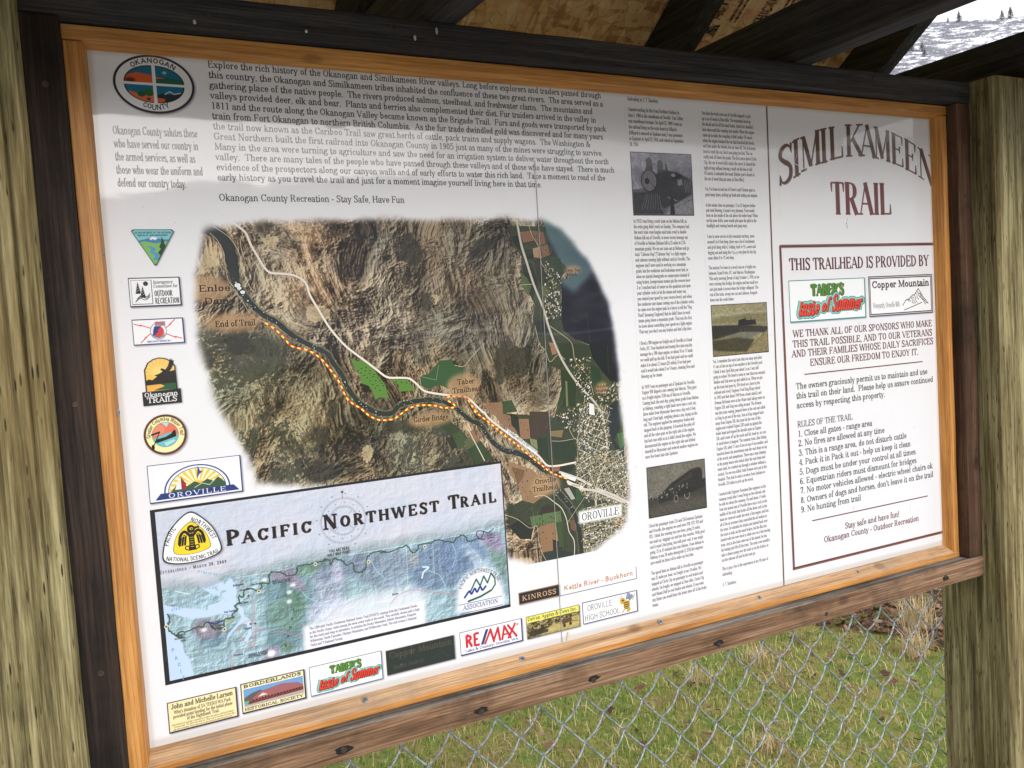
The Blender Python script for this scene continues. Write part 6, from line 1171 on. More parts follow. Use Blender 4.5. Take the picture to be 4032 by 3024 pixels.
for j in range(NR):
    for i in range(NA): a = j * NA + i; b = j * NA + (i + 1) % NA; fs.append((a, b, b + NA, a + NA))
hill = setp(mesh_obj('snowy_hills', vs, fs, hill_mat(), smooth=True), kind='structure', label='snow patched hillside around the valley')
bpy.context.view_layer.update()
def hill_at(px_dir):
    ok, loc, n, _ = hill.ray_cast(CAM, px_dir); return loc if ok else None
M_far = simple('hazed_conifer', (.42, .43, .45), .95, spec=.1, nz=1.); M_bark = simple('far_bark', (.07, .06, .055), .9)  # needles paled to grey: distance haze put into the colour
def conifer(x, y, z, h, label, seed):
    r = random.Random(seed); root = empty('conifer_tree', (x, y, z - .3), label=label, cat='tree', group='conifers on the snowy hillside')
    bm = bmesh.new()
    for k in range(260):
        t = r.random() ** .8; hh = h * (.12 + .86 * t); rad = h * .30 * (1 - t) ** .75 * r.uniform(.35, 1.1) + .05 * h * .2
        a = r.uniform(0, 6.28); p = Vector((math.cos(a) * rad, math.sin(a) * rad, hh)); q = Vector((math.cos(a) * rad * .15, math.sin(a) * rad * .15, hh + h * .03)); w = Vector((-math.sin(a), math.cos(a), 0)) * h * .035
        f = [bm.verts.new(q), bm.verts.new(p + w), bm.verts.new(p + Vector((0, 0, -h * .035))), bm.verts.new(p - w)]; bm.faces.new(f)
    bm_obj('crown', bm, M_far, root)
    prism('trunk', [(.03 * h * math.cos(a), .03 * h * math.sin(a)) for a in np.linspace(0, 6.28, 7)[:-1]], 2, -.5, h * .75, M_bark, root, bevel=0)
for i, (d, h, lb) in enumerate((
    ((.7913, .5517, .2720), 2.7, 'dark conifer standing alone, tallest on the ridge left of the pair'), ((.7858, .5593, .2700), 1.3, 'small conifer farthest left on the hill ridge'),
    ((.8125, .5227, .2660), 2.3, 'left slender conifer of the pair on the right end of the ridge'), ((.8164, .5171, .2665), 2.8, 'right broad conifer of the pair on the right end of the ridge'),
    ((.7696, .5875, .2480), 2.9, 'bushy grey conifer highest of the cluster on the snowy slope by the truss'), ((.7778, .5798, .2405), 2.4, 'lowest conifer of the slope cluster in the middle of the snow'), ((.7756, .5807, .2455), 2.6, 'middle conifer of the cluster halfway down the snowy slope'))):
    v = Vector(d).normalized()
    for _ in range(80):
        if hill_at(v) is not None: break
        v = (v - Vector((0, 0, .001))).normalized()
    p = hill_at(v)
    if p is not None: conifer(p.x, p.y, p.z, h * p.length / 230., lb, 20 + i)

# ---- grass, leaf litter
q = np.random.default_rng(17)
def patchy(x, y): return .5 + .5 * np.sin(x * 2.3 + np.sin(y * 1.7) * 1.4) * np.cos(y * 2.9 + np.sin(x * 2.1))
def blades(name, n, lab, mat, x0, x1, y0, y1, lmin, lmax, w, lean, keep, lie=0.):
    x = q.uniform(x0, x1, n); y = q.uniform(y0, y1, n); k = q.random(n) < keep(x, y); x, y = x[k], y[k]; n = len(x)
    L = q.uniform(lmin, lmax, n); a = q.uniform(0, 2 * np.pi, n); ln = lean * q.uniform(.3, 1.3, n); z = .02 * np.sin(x * .9 + y * .4) + .018 * np.sin(y * 1.3 - x * .5) - .003
    dx, dy = np.cos(a), np.sin(a); wx, wy = -dy * w * q.uniform(.6, 1.3, n), dx * w * q.uniform(.6, 1.3, n)
    P0 = np.stack([x - wx, y - wy, z], 1); P1 = np.stack([x + wx, y + wy, z], 1)
    m1 = np.sin(ln * .5) * L * .55; h1 = np.cos(ln * .5) * L * .55 * (1 - lie) + .004
    P2 = np.stack([x + dx * m1 - wx * .8, y + dy * m1 - wy * .8, z + h1], 1); P3 = np.stack([x + dx * m1 + wx * .8, y + dy * m1 + wy * .8, z + h1], 1)
    m2 = m1 + np.sin(np.minimum(ln * 1.5, 1.9)) * L * .45; h2 = h1 + np.cos(np.minimum(ln * 1.5, 1.9)) * L * .45 * (1 - lie); P4 = np.stack([x + dx * m2, y + dy * m2, z + np.maximum(h2, .004)], 1)
    V = np.stack([P0, P1, P2, P3, P4], 1).reshape(-1, 3); b = np.arange(n)[:, None] * 5
    F4 = (b + [0, 1, 3, 2]); F3 = (b + [2, 3, 4])
    me = bpy.data.meshes.new(name); me.vertices.add(len(V)); me.vertices.foreach_set('co', V.astype(np.float32).ravel())
    li = np.concatenate([F4.ravel(), F3.ravel()]); me.loops.add(len(li)); me.loops.foreach_set('vertex_index', li.astype(np.int32))
    ls = np.concatenate([np.arange(n) * 4, n * 4 + np.arange(n) * 3]); me.polygons.add(2 * n); me.polygons.foreach_set('loop_start', ls.astype(np.int32))
    me.materials.append(mat); me.update(calc_edges=True); me.validate()
    return setp(link(bpy.data.objects.new(name, me)), label=lab, cat='grass', kind='stuff')
def leafy(name, stops, nz=3.):
    s = NT(name); g = s.new('NewGeometry'); v = s.coord((1, 1, 1), False)
    col = s.ramp(g.outputs['Random Per Island'], stops); col = s.mix(s.math('MULTIPLY', s.noise(v, nz, 4), .5), col, stops[0][1])
    s.b.inputs['Subsurface Weight'].default_value = 0.
    return s.fin(col, .7, None, .2)
M_green = leafy('green_grass', [(0., (.05, .09, .012)), (.35, (.17, .27, .04)), (.7, (.34, .40, .08)), (1., (.60, .50, .22))])
M_straw = leafy('straw_grass', [(0., (.38, .26, .12)), (.5, (.60, .48, .27)), (1., (.72, .64, .44))]); M_leaf = leafy('fallen_leaves', [(0., (.045, .022, .014)), (.5, (.14, .065, .036)), (.8, (.24, .13, .075)), (1., (.36, .24, .15))], 40)
blades('green_grass', 210000, 'short green grass of the lawn seen through the mesh', M_green, .2, 6.2, .5, 4.6, .010, .032, .0014, .95, lambda x, y: .35 + .65 * patchy(x, y) - .9 * (np.hypot(x + .055, y + 1.03) > 4.15))
blades('dry_grass_blades', 24000, 'thin dry straw blades lying over the lawn', M_straw, .2, 6.2, .5, 4.6, .05, .13, .0011, 1.15, lambda x, y: .25 + .6 * patchy(y + 3, x), .55)
def leaves(name, n, lab, x0, x1, y0, y1, keep):
    bm = bmesh.new()
    for k in range(n):
        x, y = q.uniform(x0, x1), q.uniform(y0, y1)
        if q.random() > keep(x, y): continue
        L = q.uniform(.025, .06); a = q.uniform(0, 6.28); t = q.uniform(-.6, .6); z = ground_z(x, y) + q.uniform(.008, .035)
        M_ = Matrix.Translation((x, y, z)) @ Matrix.Rotation(a, 4, 'Z') @ Matrix.Rotation(t, 4, 'X') @ Matrix.Rotation(q.uniform(-.5, .5), 4, 'Y')
        pts = [(-.5, 0, .06), (-.28, .22, .02), (-.1, .16, 0), (.08, .34, .05), (.22, .18, .0), (.5, .05, .10), (.26, -.16, 0), (.1, -.33, .06), (-.1, -.15, 0), (-.3, -.2, .03)]
        c = bm.verts.new(M_ @ Vector((0, 0, -.04 * L))); r_ = [bm.verts.new(M_ @ (Vector(p) * L)) for p in pts]
        for i in range(10): bm.faces.new((c, r_[i], r_[(i + 1) % 10]))
    return setp(bm_obj(name, bm, M_leaf), label=lab, cat='leaves', kind='stuff')
leaves('leaf_litter', 11000, 'drift of brown fallen leaves beyond the fence near the right post', 2.5, 4.9, 1.0, 3.5, lambda x, y: 1. if math.hypot(x + .055, y + 1.03) > 4.12 + .12 * math.sin(x * 7) else .05)
leaves('scattered_leaves', 150, 'few brown leaves scattered on the grass', .4, 3.6, .7, 2.6, lambda x, y: .9)
def tuft(x, y, n, h, label, seed):
    r = random.Random(seed); bm = bmesh.new()
    for k in range(n):
        a = r.uniform(0, 6.28); L = h * r.uniform(.4, 1.1); ln = r.uniform(.05, .95); d = Vector((math.cos(a), math.sin(a), 0)); w = Vector((-d.y, d.x, 0)) * .0011; b0 = Vector((r.gauss(0, .03), r.gauss(0, .03), -.005))
        p1 = b0 + d * math.sin(ln * .5) * L * .5 + Vector((0, 0, math.cos(ln * .5) * L * .5)); p2 = p1 + d * math.sin(ln * 1.4) * L * .5 + Vector((0, 0, math.cos(ln * 1.4) * L * .5))
        v_ = [bm.verts.new(c) for c in (b0 - w, b0 + w, p1 + w, p1 - w, p2)]; bm.faces.new(v_[:4]); bm.faces.new((v_[3], v_[2], v_[4]))
    o = bm_obj('dry_grass_tuft', bm, M_straw); o.location = (x, y, ground_z(x, y)); setp(o, label=label, cat='grass tuft', group='dry grass tufts on the lawn')
for i, a in enumerate(((3.30, 1.60, 260, .24, 'tall pale tuft against the right post'), (3.05, 1.42, 200, .17, 'dense tan tuft just left of the tall one by the post'), (3.55, 1.95, 160, .30, 'thin tall stalks standing in the leaf litter'), (2.45, 1.72, 170, .10, 'wide low tan tuft in the middle of the mesh view'), (2.12, 1.70, 150, .09, 'reddish dry tuft left of the wide low one'), (2.75, 2.02, 130, .13, 'sparse tuft near the edge of the leaf litter'), (1.55, 1.95, 90, .08, 'small tuft close under the wooden rail'), (1.95, 1.15, 120, .09, 'lowest small tuft near the bottom of the view'))):
    tuft(a[0], a[1], a[2], a[3], a[4], 60 + i)
bm = bmesh.new()
for k in range(90):
    x, y = q.uniform(.6, 3.6), q.uniform(.8, 2.4); s_ = q.uniform(.004, .012)
    bmesh.ops.create_icosphere(bm, subdivisions=1, radius=s_, matrix=Matrix.Translation((x, y, ground_z(x, y) + s_ * .4)) @ Matrix.Diagonal((1, q.uniform(.6, 1), .6, 1)))
setp(bm_obj('gravel_bits', bm, simple('grey_gravel', (.28, .26, .23), .9, nz=80)), label='bits of gravel lying in the grass', cat='gravel', kind='stuff')

# ================================================================== the kiosk
YC = -.0155
kiosk = empty('trail_kiosk', (.665, YC, 0), label='open timber trailhead kiosk with two square posts, dark stained rails and a small gable roof', cat='kiosk')
kiosk_inv = Matrix.Translation((-.665, -YC, 0))
def kp(o):           # keep world coordinates when parented to the kiosk
    o.parent = kiosk; o.matrix_parent_inverse = kiosk_inv; return o
def z(v): return v + Z0
def post(x0, x1, y0, y1, ztop, seed, label, groovy):
    r = random.Random(seed); prof = []
    def side(ax, ay, bx, by, nx, ny):
        L = math.hypot(bx - ax, by - ay); t = .006
        pts = [(ax + (bx - ax) * .04, ay + (by - ay) * .04)]
        while t < L - .012 and groovy:
            t += r.uniform(.009, .019)
            if t > L - .01: break
            d = r.uniform(.0018, .0036)
            for o_, dd in ((-.0022, 0), (0, d), (.0022, 0)): u = (t + o_) / L; pts.append((ax + (bx - ax) * u - nx * dd, ay + (by - ay) * u - ny * dd))
        pts.append((ax + (bx - ax) * .96, ay + (by - ay) * .96)); return pts
    prof += side(x0, y0, x1, y0, 0, -1); prof += side(x1, y0, x1, y1, 1, 0); prof += side(x1, y1, x0, y1, 0, 1); prof += side(x0, y1, x0, y0, -1, 0)
    o = prism('post', prof, 2, -.3, z(ztop), M_post, None, bevel=0, wob=.0007, seg=24); kp(o); o['label'] = label; return o
pl = post(-.200, -.060, -.084, .053, .8155, 1, 'left square post, greenish treated timber with deep vertical grooves', True)
pr = post(1.391, 1.531, -.084, .053, .8163, 2, 'right square post, olive treated timber with short cut marks', False)
def kb(name, *a, **k): return kp(beam(name, *a, **k))
hd = kb('header_beam', -.0640, 1.3905, -.038, .050, z(.780), z(.8155), 0, M_dark[0], wob=.0006, seg=20)
rl = kb('lower_rail', -.0640, 1.392, -.0385, .050, z(-.0565), z(-.0200), 0, [M_rail, M_rail_top], wob=.0007, seg=20, topmat=1); rl['label'] = 'lower rail, reddish worn front with a grey weathered top'
sl = kb('side_stud', -.0640, -.0238, -.038, .050, z(-.0195), z(.7795), 2, M_dark[2], wob=.0006, seg=12)
sr = kb('side_stud', 1.3535, 1.3885, -.0375, .050, z(-.0195), z(.7795), 2, [M_stud], wob=.0006, seg=12); sr['label'] = 'right side stud with a split reddish face'
bk = kb('backing_board', -.0235, 1.353, .004, .016, z(-.0195), z(.7795), 0, simple('plywood_backing', (.30, .22, .13), .8, nz=20), bevel=0)
PIT = .70; ZR = .918 + PIT * (.235 - YC); DV = .109
def raft_z(y): return ZR - PIT * abs(y - YC)
for tx in (-.200, .377, .977, 1.493):
    x0, x1 = tx, tx + .038
    c_ = kb('bottom_chord', x0, x1, -.425, .394, z(.8157), z(.9035), 1, M_dark[1])
    for sg in (-1, 1):
        ye = YC + sg * .425
        prof = [(YC + sg * .0005, z(ZR)), (ye, z(raft_z(ye))), (ye, z(raft_z(ye)) + DV), (YC + sg * .0005, z(ZR) + DV)]
        if sg > 0: prof = prof[::-1]
        kp(prism('rafter', prof, 0, x0 + .001, x1 - .001, M_dark[1], None, bevel=.002))
def slab(name, y0, y1, zo, th, x0, x1, mats, lab=None):
    prof = [(y0, z(raft_z(y0)) + zo), (y1, z(raft_z(y1)) + zo), (y1, z(raft_z(y1)) + zo + th), (y0, z(raft_z(y0)) + zo + th)]
    o = kp(prism(name, prof, 0, x0, x1, mats, None, bevel=0)); 
    if lab: o['label'] = lab
    return o
kb('fascia_board', -.30, 1.62, -.462, -.4405, z(.806), z(.915), 0, M_dark[0]); kb('fascia_board', -.30, 1.62, .4105, .432, z(.806), z(.915), 0, M_dark[0])
M_shingle = simple('roof_felt', (.05, .05, .052), .95, nz=120, bump=.4)
slab('roof_sheathing', YC + .0012, YC + .424, DV + .001, .012, -.30, 1.62, M_osb, 'rear roof slope, strand board underside'); slab('roof_sheathing', YC - .0012, YC - .424, DV + .001, .012, -.30, 1.62, M_osb, 'front roof slope, strand board underside')
slab('roof_covering', YC + .0012, YC + .455, DV + .0135, .006, -.31, 1.63, M_shingle); slab('roof_covering', YC - .0012, YC - .462, DV + .0135, .006, -.31, 1.63, M_shingle)

# the mill stamp printed on the underside of the rear slope
ST = Art(0, 0, 300, 200, (0, 0, 0), 3.0)
_w = (1, 1, 1)
for yy_, tx_, sz_, bd in ((26, 'ACTIVE', 15, 1.2), (78, 'THICKNESS', 13, 1.1), (128, 'SPAN PANEL', 12, 1.), (176, '96', 26, 1.4)): text(ST, tx_, 60, yy_, sz_, _w, 'sansbold', bold=bd)
for yy_ in (38, 44, 90, 96, 142): ST.line([(60, yy_), (250, yy_)], 2.4, _w)
for k in range(18): text(ST, 'ESNOTA'[k % 6] + 'AVRE'[k % 4], 180 + (k % 4) * 26, 150 + (k // 4) * 11, 9, _w, 'sansbold')
ST.poly([(26, 30), (52, 30), (39, 10)], _w)
sti = bpy.data.images.new('mill_stamp', ST.w, ST.h, alpha=False); sti.colorspace_settings.name = 'Non-Color'
sti.pixels.foreach_set(np.concatenate([ST.a[::-1], np.ones((ST.h, ST.w, 1), np.float32)], 2).astype(np.float32).ravel()); sti.pack()
def stamp_mat():
    s = NT('stamp_ink'); uv = s.new('UVMap'); im = s.new('TexImage'); im.image = sti; s.l.new(uv.outputs[0], im.inputs[0])
    tr = s.new('BsdfTransparent'); mx_ = s.new('MixShader'); brk = s.math('MULTIPLY', im.outputs[0], s.ramp(s.noise(s.coord((1, 1, 1), False), 160, 4), [(.38, G(.2)), (.55, G(.9))]))
    s.fin((.02, .018, .016), .8); out = s.n['Material Output']; s.l.new(brk, mx_.inputs[0]); s.l.new(tr.outputs[0], mx_.inputs[1]); s.l.new(s.b.outputs[0], mx_.inputs[2]); s.l.new(mx_.outputs[0], out.inputs[0]); return s.m
def roof_pt(x, y): return (x, y, z(raft_z(y)) + DV - .0005)
_c = [(1.06, .06), (1.06, .33), (1.47, .33), (1.47, .06)]
STAMP_QUAD = [roof_pt(*c) for c in _c]
st_o = mesh_obj('mill_stamp', STAMP_QUAD, [(0, 1, 2, 3)], stamp_mat(), uv=[(1, 1), (0, 1), (0, 0), (1, 0)]); kp(st_o); st_o['label'] = 'black mill stamp printed on the strand board'

# ================================================================== the information board
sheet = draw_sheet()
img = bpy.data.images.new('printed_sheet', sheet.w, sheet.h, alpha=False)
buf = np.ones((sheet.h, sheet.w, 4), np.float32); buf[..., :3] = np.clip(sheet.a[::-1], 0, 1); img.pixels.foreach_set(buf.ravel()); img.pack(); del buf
def print_mat():
    s = NT('glossy_print'); uv = s.new('UVMap'); im = s.new('TexImage'); im.image = img; im.interpolation = 'Linear'; im.extension = 'EXTEND'; s.l.new(uv.outputs[0], im.inputs[0])
    v = s.coord((1, 1, 1), False); col = s.mix(1., im.outputs[0], (.835, .835, .84), 'MULTIPLY')
    s.b.inputs['Coat Weight'].default_value = .72; s.b.inputs['Coat IOR'].default_value = 1.5
    s.l.new(s.ramp(s.noise(v, 30, 5, .6), [(.3, G(.02)), (.75, G(.06))]), s.b.inputs['Coat Roughness'])
    bp = s.bump(s.noise(v, 5.5, 4, .55), .04, .012); s.l.new(bp, s.b.inputs['Coat Normal'])
    return s.fin(col, .55, None, .2)
M_print = print_mat()
board = empty('information_board', (.666, 0, Z0), label='wide trail map and rules board in an orange pine frame between the posts', cat='sign')
binv = Matrix.Translation((-.666, 0, -Z0))
def bp_(o, parent=None): o.parent = parent or board; o.matrix_parent_inverse = binv if parent is None else parent.matrix_world.inverted(); return o
def sheet_piece(name, pts, lift, parent, label=None, depth=None):
    """a thin sheet cut from the print; pts in mm from the upper left corner, lift in mm above the backing"""
    v = []; uv = []; n = len(pts); pts = [tuple(p) for p in pts]
    for x_, y_ in pts: v.append((x_ / 1000, -lift / 1000, z((PH - y_) / 1000)))
    th = depth or lift
    for x_, y_ in pts: v.append((x_ / 1000, (-lift + th * .9) / 1000, z((PH - y_) / 1000)))
    area = sum(pts[i][0] * pts[(i + 1) % n][1] - pts[(i + 1) % n][0] * pts[i][1] for i in range(n))
    f = [tuple(range(n)) if area < 0 else tuple(reversed(range(n)))]
    for i in range(n): j = (i + 1) % n; f.append((i, j, n + j, n + i) if area > 0 else (j, i, n + i, n + j))
    for face in f:
        for k in face: a_, b_ = pts[k % n]; uv.append((a_ / PW, 1 - b_ / PH))
    o = mesh_obj(name, v, f, M_print, uv=uv)
    bp_(o, parent)
    if label: o['label'] = label
    return o
def rc(x0, y0, x1, y1): return [(x0, y0), (x1, y0), (x1, y1), (x0, y1)]
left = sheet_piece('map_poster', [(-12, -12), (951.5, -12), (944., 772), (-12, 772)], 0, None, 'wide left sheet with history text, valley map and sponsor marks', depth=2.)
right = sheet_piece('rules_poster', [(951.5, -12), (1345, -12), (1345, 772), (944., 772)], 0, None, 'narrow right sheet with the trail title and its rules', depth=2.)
bpy.context.view_layer.update()
L1 = .25
for nm, pts, lab in (('emblem', [(64.3 + 41 * math.cos(a), 32.3 + 31.1 * math.sin(a)) for a in np.linspace(0, 6.283, 49)[:-1]], 'oval county emblem with four small landscape panes'),
    ('text_block', rc(16, 74, 112, 150), 'salute text in five narrow lines under the emblem'), ('text_block', rc(119, 1, 668, 139), 'long history paragraph along the top'), ('text_line', rc(119, 146, 348, 160), 'recreation greeting line above the map'),
    ('logo', SHAPES['triangle'], 'triangular agency shield with river and spruce'), ('logo', rc(20.2, 240.8, 73, 272.4), 'black and white outdoor recreation card with trees'), ('logo', rc(20.2, 285.8, 73, 313.8), 'red and blue utility card with lightning bolts'),
    ('logo', SHAPES['arch'], 'arched orange badge with a soaring eagle'), ('logo', SHAPES['round'], 'round brown ringed badge with a canoe'), ('logo', rc(22.2, 445.6, 122, 488), 'white town card with a half round sunrise arch'),
    ('valley_map', [(84, 180), (100, 161.5), (640, 161.5), (672, 240), (678, 600), (640, 640), (462, 640), (462, 492.5), (130, 492.5), (124, 440), (90, 380)], 'aerial picture of the river valley with the red and yellow dashed trail'),
    ('trail_map', rc(21.5, 494.6, 455, 692), 'black bordered regional trail map at the lower left'),
    ('sponsor_card', rc(21.1, 711.9, 96.2, 747.4), 'cream donor card with brown lettering, first in the bottom row'), ('sponsor_card', rc(100.8, 710.4, 175.2, 746), 'historical society card with a long red roofed station'), ('sponsor_card', rc(180.7, 709.6, 271.6, 745.8), 'fruit company card with green and red lettering in the bottom row'), ('sponsor_card', rc(277, 711.6, 370.4, 743.4), 'almost black vineyard card in the bottom row'),
    ('sponsor_card', rc(378.2, 710.6, 470.4, 742), 'realty card with big red and blue letters'), ('sponsor_card', rc(476.8, 710.8, 561.8, 741.8), 'yellow orchard card with an old wagon picture'), ('sponsor_card', rc(566.8, 709.4, 660, 740.4), 'white high school card with a striped bee'), ('sponsor_card', rc(467.8, 675.8, 531.4, 692.2), 'small dark mining card with tan capitals'), ('text_line', rc(534, 675.6, 662, 693), 'tan mine name beside the small dark card'),
    ('photograph', rc(689.3, 80.9, 799.2, 171), 'grey photograph of a steam locomotive'), ('photograph', rc(822.4, 304.4, 934.8, 382.6), 'sepia photograph of a train on a trestle'), ('photograph', rc(688.3, 534, 796.7, 609.2), 'dark photograph of people and an old car by a train'),
    ('text_column', rc(683, 174, 806, 532), 'left railroad story column, middle part'), ('text_column', rc(683, 611, 806, 746), 'left railroad story column, lower part'), ('text_column', rc(684, 3, 806, 79), 'left railroad story column, heading and top part'), ('text_column', rc(816, 12, 941, 302), 'right railroad story column, upper part'), ('text_column', rc(814, 385, 941, 740), 'right railroad story column, lower part')):
    sheet_piece(nm, pts, L1, left, lab)
sheet_piece('badge', SHAPES['badge'], .5, left, 'rounded triangular trail badge with a black bird on yellow', depth=.25)
sheet_piece('association_mark', [(412 + 36 * math.cos(a), 662 - 30 * math.sin(a)) for a in np.linspace(0, math.pi, 20)] + [(376, 689), (448, 689)], .5, left, 'round topped association mark with green peaks', depth=.25)
for nm, pts, lab in (('title', rc(972, 12, 1331, 172), 'arched brown trail title in tall serif capitals'), ('notice_panel', rc(965.8, 215.8, 1333, 737.4), 'maroon framed notice with thanks and nine rules')): sheet_piece(nm, pts, L1, right, lab)
for nm, pts, lab in (('sponsor_card', rc(982.4, 272.2, 1155.4, 339.4), 'teal edged fruit company card inside the notice'), ('sponsor_card', rc(1163.6, 271, 1325, 338.9), 'double framed vineyard card with a hatched mountain')): sheet_piece(nm, pts, .5, right, lab, depth=.25)
# pane joint and cracks in the clear facing
M_clear = simple('clear_plastic_edge', (.55, .56, .57), .15)
o = mesh_obj('pane_joint', [(.5326, -.0012, z(.66)), (.5334, -.0012, z(.66)), (.5308, -.0012, z(.002)), (.5300, -.0012, z(.002))] + [(.5326, -.0006, z(.66)), (.5334, -.0006, z(.66)), (.5308, -.0006, z(.002)), (.5300, -.0006, z(.002))], [(0, 3, 2, 1), (4, 5, 6, 7), (0, 1, 5, 4), (1, 2, 6, 5), (2, 3, 7, 6), (3, 0, 4, 7)], simple('joint_line', (.30, .29, .28), .4)); bp_(o); o['label'] = 'upright joint between two clear facing panes'
def crack(cx, cy, rays, label):
    bm = bmesh.new()
    for i, (dx, dy, w) in enumerate(rays):
        e = Vector((cx + dx, cy + dy)); c_ = Vector((cx, cy)); d = (e - c_).normalized(); n_ = Vector((-d.y, d.x)) * w / 2; yl_ = -.0016 - i * .00003
        P_ = [(c_ + n_), (c_ - n_), (c_ + (e - c_) * .6 - n_ * .8), e, (c_ + (e - c_) * .6 + n_ * .8)]
        bm.faces.new([bm.verts.new((p.x / 1000, yl_, z((PH - p.y) / 1000))) for p in P_])
    bmesh.ops.recalc_face_normals(bm, faces=bm.faces)
    o = bm_obj('crack', bm, simple('crack_white', (.72, .72, .73), .3)); bp_(o); o['label'] = label
crack(878, 222.7, [(-60, 27, .9), (62, -17, .9), (-9, -14, .8), (35, 66, .35), (-14, -42, .3), (8, 12, 1.2), (-7, 5, 1.)], 'star shaped crack over the right story column')
crack(1004, 88, [(-19, -9, .8), (30, 11, .9), (9, -19, .5), (4, 22, .4)], 'small crack across the first letters of the title')
crack(532, 112, [(3, 26, .8), (-2, 40, .5), (-9, -10, .4)], 'short crack along the pane joint beside the history text')

# bevelled pine frame
def trim(name, prof, axis, a, b, mats, label, topmat=None):
    o = prism(name, prof, axis, a, b, mats, None, bevel=.0012, wob=.0003, seg=10); bp_(o); o['label'] = label
    if topmat is not None:
        for p in o.data.polygons:
            if p.normal.z > .5 and p.normal.y < -.1: p.material_index = topmat
    return o
T = -.018
t_top = trim('trim_board', [(.0002, z(.7585)), (T, z(.7640)), (T, z(.7782)), (.0002, z(.7790))], 0, -.0232, 1.3530, M_trim[0], 'top strip of the pine frame')
t_bot = trim('trim_board', [(.0002, z(.0025)), (T, z(-.0110)), (T, z(-.0192)), (.0002, z(-.0192))], 0, -.0232, 1.3530, [M_trim[0], M_trim_worn], 'bottom strip of the pine frame, its sloping face greyed', 1)
t_l = trim('trim_board', [(.0006, .0002), (-.0040, T + .0004), (-.0228, T + .0004), (-.0228, .0002)], 2, z(-.0105), z(.7617), M_trim[2], 'left strip of the pine frame')
t_r = trim('trim_board', [(1.3315, .0002), (1.3400, T + .0004), (1.3526, T + .0004), (1.3526, .0002)], 2, z(-.0105), z(.7617), M_trim[2], 'right strip of the pine frame')
bpy.context.view_layer.update()

def screw_mesh(r=.0042):
    bm = bmesh.new(); n = 14
    ring = lambda rr, zz: [bm.verts.new((rr * math.cos(6.2832 * i / n), rr * math.sin(6.2832 * i / n), zz)) for i in range(n)]
    a, b, c_ = ring(r, -.0012), ring(r, .0003), ring(r * .86, .0009)
    for p, q_ in ((a, b), (b, c_)):
        for i in range(n): bm.faces.new((p[i], p[(i + 1) % n], q_[(i + 1) % n], q_[i]))
    bm.faces.new(c_)
    for f in bm.faces: f.material_index = 0
    for ang in (0, math.pi / 2):
        M_ = Matrix.Rotation(ang, 4, 'Z'); vs_ = [bm.verts.new(M_ @ Vector(p)) for p in ((-r * .62, -r * .13, .00105 + ang * .00003), (r * .62, -r * .13, .00105 + ang * .00003), (r * .62, r * .13, .00105 + ang * .00003), (-r * .62, r * .13, .00105 + ang * .00003))]
        f = bm.faces.new(vs_); f.material_index = 1
    me = bpy.data.meshes.new('screw'); bm.to_mesh(me); bm.free(); me.materials.append(M_screw); me.materials.append(M_recess); return me
SM = screw_mesh()
def old_screw():
    me = SM.copy(); me.materials.clear(); me.materials.append(M_oldscrew); me.materials.append(M_hole); return me
SM_old = old_screw()
def screw(parent, loc, nrm, me=None, s=1., label=None):
    o = bpy.data.objects.new('screw', me or SM); COL.objects.link(o)
    q_ = Vector(nrm).normalized().to_track_quat('Z', 'Y') @ Matrix.Rotation(R.uniform(0, 1.5), 3, 'Z').to_quaternion()
    mw = Matrix.LocRotScale(Vector(loc), q_, Vector((s, s, s))); o.parent = parent; o.matrix_parent_inverse = parent.matrix_world.inverted(); o.matrix_basis = mw
    if label: o['label'] = label
def SCREWS_AT(parent, items, y, nrm, me=None, s=1., zoff=0., xoff=0.):
    for x_, v_ in items: screw(parent, (x_ / 1000 + xoff, y, z((PH - v_) / 1000) + zoff), nrm, me, s)
SCREWS_AT(t_top, [(18.4, -7.6), (238.7, -5.2), (458.1, -4), (648.6, -4.6), (881.1, -4.6), (1102.3, -7.1), (1325.9, -5.2)], -.0075, (0, -.35, -1), zoff=-.0012)
SCREWS_AT(t_l, [(-3.5, 33.8), (-2.4, 216.7), (-1.6, 383.6), (-3, 546), (-3.4, 727.9)], -.0095, (1, -.32, 0), xoff=-.0001)
SCREWS_AT(t_bot, [(24.3, 768.6), (243.6, 765.1), (463.5, 765.2), (693.5, 763.7), (884.7, 765.9), (1103.9, 766.6), (1325.3, 768.2)], -.0078, (0, -.75, 1), zoff=.0022)
SCREWS_AT(t_r, [(1352.8, 30.5), (1352.9, 210.4), (1351.2, 376.4), (1352, 539.5), (1349.1, 721.4)], -.0085, (-1, -.48, 0), xoff=-.0112)
for x_ in (.045, .205, .385, .555, .775, .995, 1.285): screw(rl, (x_, -.0384, z(-.042 + .003 * math.sin(x_ * 30))), (0, -1, 0), SM_old, .9)
for x_ in (-.035, .12, .33, .60, .85, 1.15, 1.35): screw(hd, (x_, -.0379, z(.800 + .005 * math.sin(x_ * 40))), (0, -1, 0), SM_old, .8)
for zz in (.02, .30, .62): screw(sr, (1.371, -.0374, z(zz)), (0, -1, 0), SM_old, .7); screw(sl, (-.042, -.0379, z(zz + .09)), (0, -1, 0), SM_old, .8)
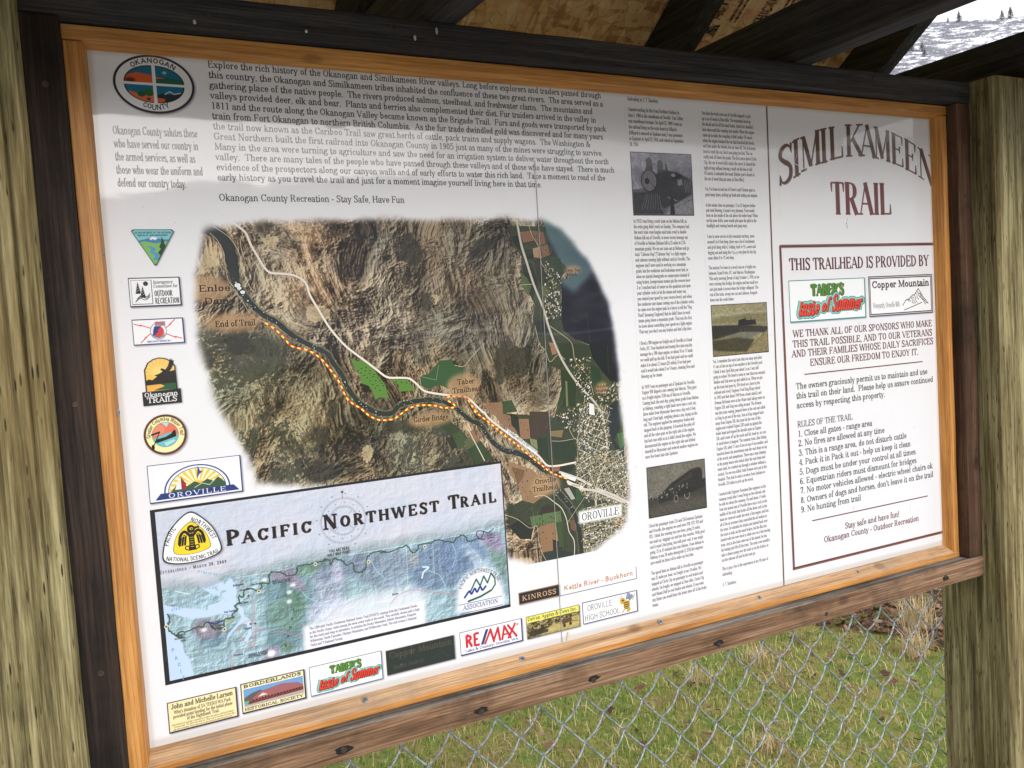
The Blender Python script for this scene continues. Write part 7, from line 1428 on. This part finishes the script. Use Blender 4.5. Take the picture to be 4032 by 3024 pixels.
# knot holes worn into the rail and pale cocoons on the header
for i, (x_, r_) in enumerate(((.205, .009), (.385, .0085), (.555, .008), (.775, .008), (1.285, .008), (.045, .009))):
    bm = bmesh.new(); n = 12; rr = random.Random(i); vs_ = [bm.verts.new((x_ + math.cos(a) * r_ * rr.uniform(.8, 1.5), -.0387, z(-.042) + math.sin(a) * r_ * .55 * rr.uniform(.8, 1.1))) for a in np.linspace(0, 6.283, n + 1)[:-1]]
    bm.faces.new(vs_); bmesh.ops.recalc_face_normals(bm, faces=bm.faces); o = bm_obj('screw_hole', bm, M_hole); o.parent = rl; o.matrix_parent_inverse = rl.matrix_world.inverted()
M_cocoon = simple('pale_cocoon', (.5, .48, .42), .8, nz=200)
for x_, zz, l in ((.356, .7925, .007), (.385, .8035, .009), (.105, .785, .005), (.225, .787, .004)):
    bm = bmesh.new(); bmesh.ops.create_icosphere(bm, subdivisions=2, radius=.0022, matrix=Matrix.Translation((x_, -.040, z(zz))) @ Matrix.Diagonal((.8, .7, l / .0044, 1)))
    o = bm_obj('spider_cocoon', bm, M_cocoon, smooth=True); setp(o, label={.356: 'larger pale cocoon hanging low on the dark header beam', .385: 'pale streaky cocoon higher on the header to the right', .105: 'small pale cocoon nearest the left end of the header', .225: 'tiny pale cocoon second from the left on the header'}[x_], cat='cocoon', group='cocoons on the header beam')

# ================================================================== chain link fence behind the board
fence = empty('chain_link_fence', (.66, .055, 0), label='galvanised chain link mesh fence behind and below the board', cat='fence')
finv = Matrix.Translation((-.66, -.055, 0))
PX, PZ = .0710, .0742; FX0, FZ0 = .980, -.142; WR = .00155
def wire_pts(k):
    x0 = FX0 + k * PX / 2; pts = []; n = int((Z0 + FZ0 + PZ) / (PZ / 2)); side = 0
    zt = FZ0 + PZ / 2; rr = random.Random(k)
    for j in range(n):
        zc = zt - j * PZ / 2; r_ = (j + k) % 2 == 0; nx = x0 + PX / 2 if r_ else x0
        nx += rr.uniform(-.0012, .0012)
        nx2 = x0 if r_ else x0 + PX / 2
        d = 1 if j % 2 else -1
        # hook round the neighbour at the node, then a long straight run in front or behind
        pts.append((nx + (.0016 if r_ else -.0016), .0 , zc))
        for t in (.12, .3, .5, .7, .88):
            bow = math.sin(math.pi * t) * .0024
            yv = (-.0042 if r_ else .0042) * math.sin(math.pi * t) ** .6
            X = nx + (nx2 - nx) * t; Zv = zc - PZ / 2 * t
            pts.append((X + (bow if r_ else -bow * .3), yv, Zv - (bow * .9 if r_ else -bow * .3)))
    return pts
def tube(pts, r, ns=6):
    P_ = [Vector(p) for p in pts]; V, F = [], []
    for i, p in enumerate(P_):
        t = (P_[min(i + 1, len(P_) - 1)] - P_[max(i - 1, 0)]).normalized(); u = t.cross(Vector((0, 1, 0.01))).normalized(); w = t.cross(u)
        for k in range(ns): a = 2 * math.pi * k / ns; V.append(p + (u * math.cos(a) + w * math.sin(a)) * r)
    for i in range(len(P_) - 1):
        for k in range(ns): a = i * ns + k; b = i * ns + (k + 1) % ns; F.append((a, b, b + ns, a + ns))
    F.append(tuple(range(ns))); F.append(tuple(reversed(range((len(P_) - 1) * ns, len(P_) * ns))))
    return V, F
for k in range(-29, 12):
    pts = wire_pts(k); top = pts[0]
    tip = [(top[0] - .008, .003, top[2] + .014), (top[0] - .003, -.002, top[2] + .006)] if k % 2 == 0 else [(top[0] + .007, .003, top[2] + .013), (top[0] + .004, -.002, top[2] + .005)]
    V, F = tube(tip + pts, WR)
    o = mesh_obj('wire', [(a[0], a[1] + .055, a[2] + Z0) for a in V], F, M_wire, smooth=True); o.parent = fence; o.matrix_parent_inverse = finv
V, F = tube([(-.055, .064, Z0 - 1.02), (1.386, .064, Z0 - 1.02)], .002); o = mesh_obj('tension_wire', V, F, M_wire, smooth=True); o.parent = fence; o.matrix_parent_inverse = finv
print('objects', len(bpy.data.objects))
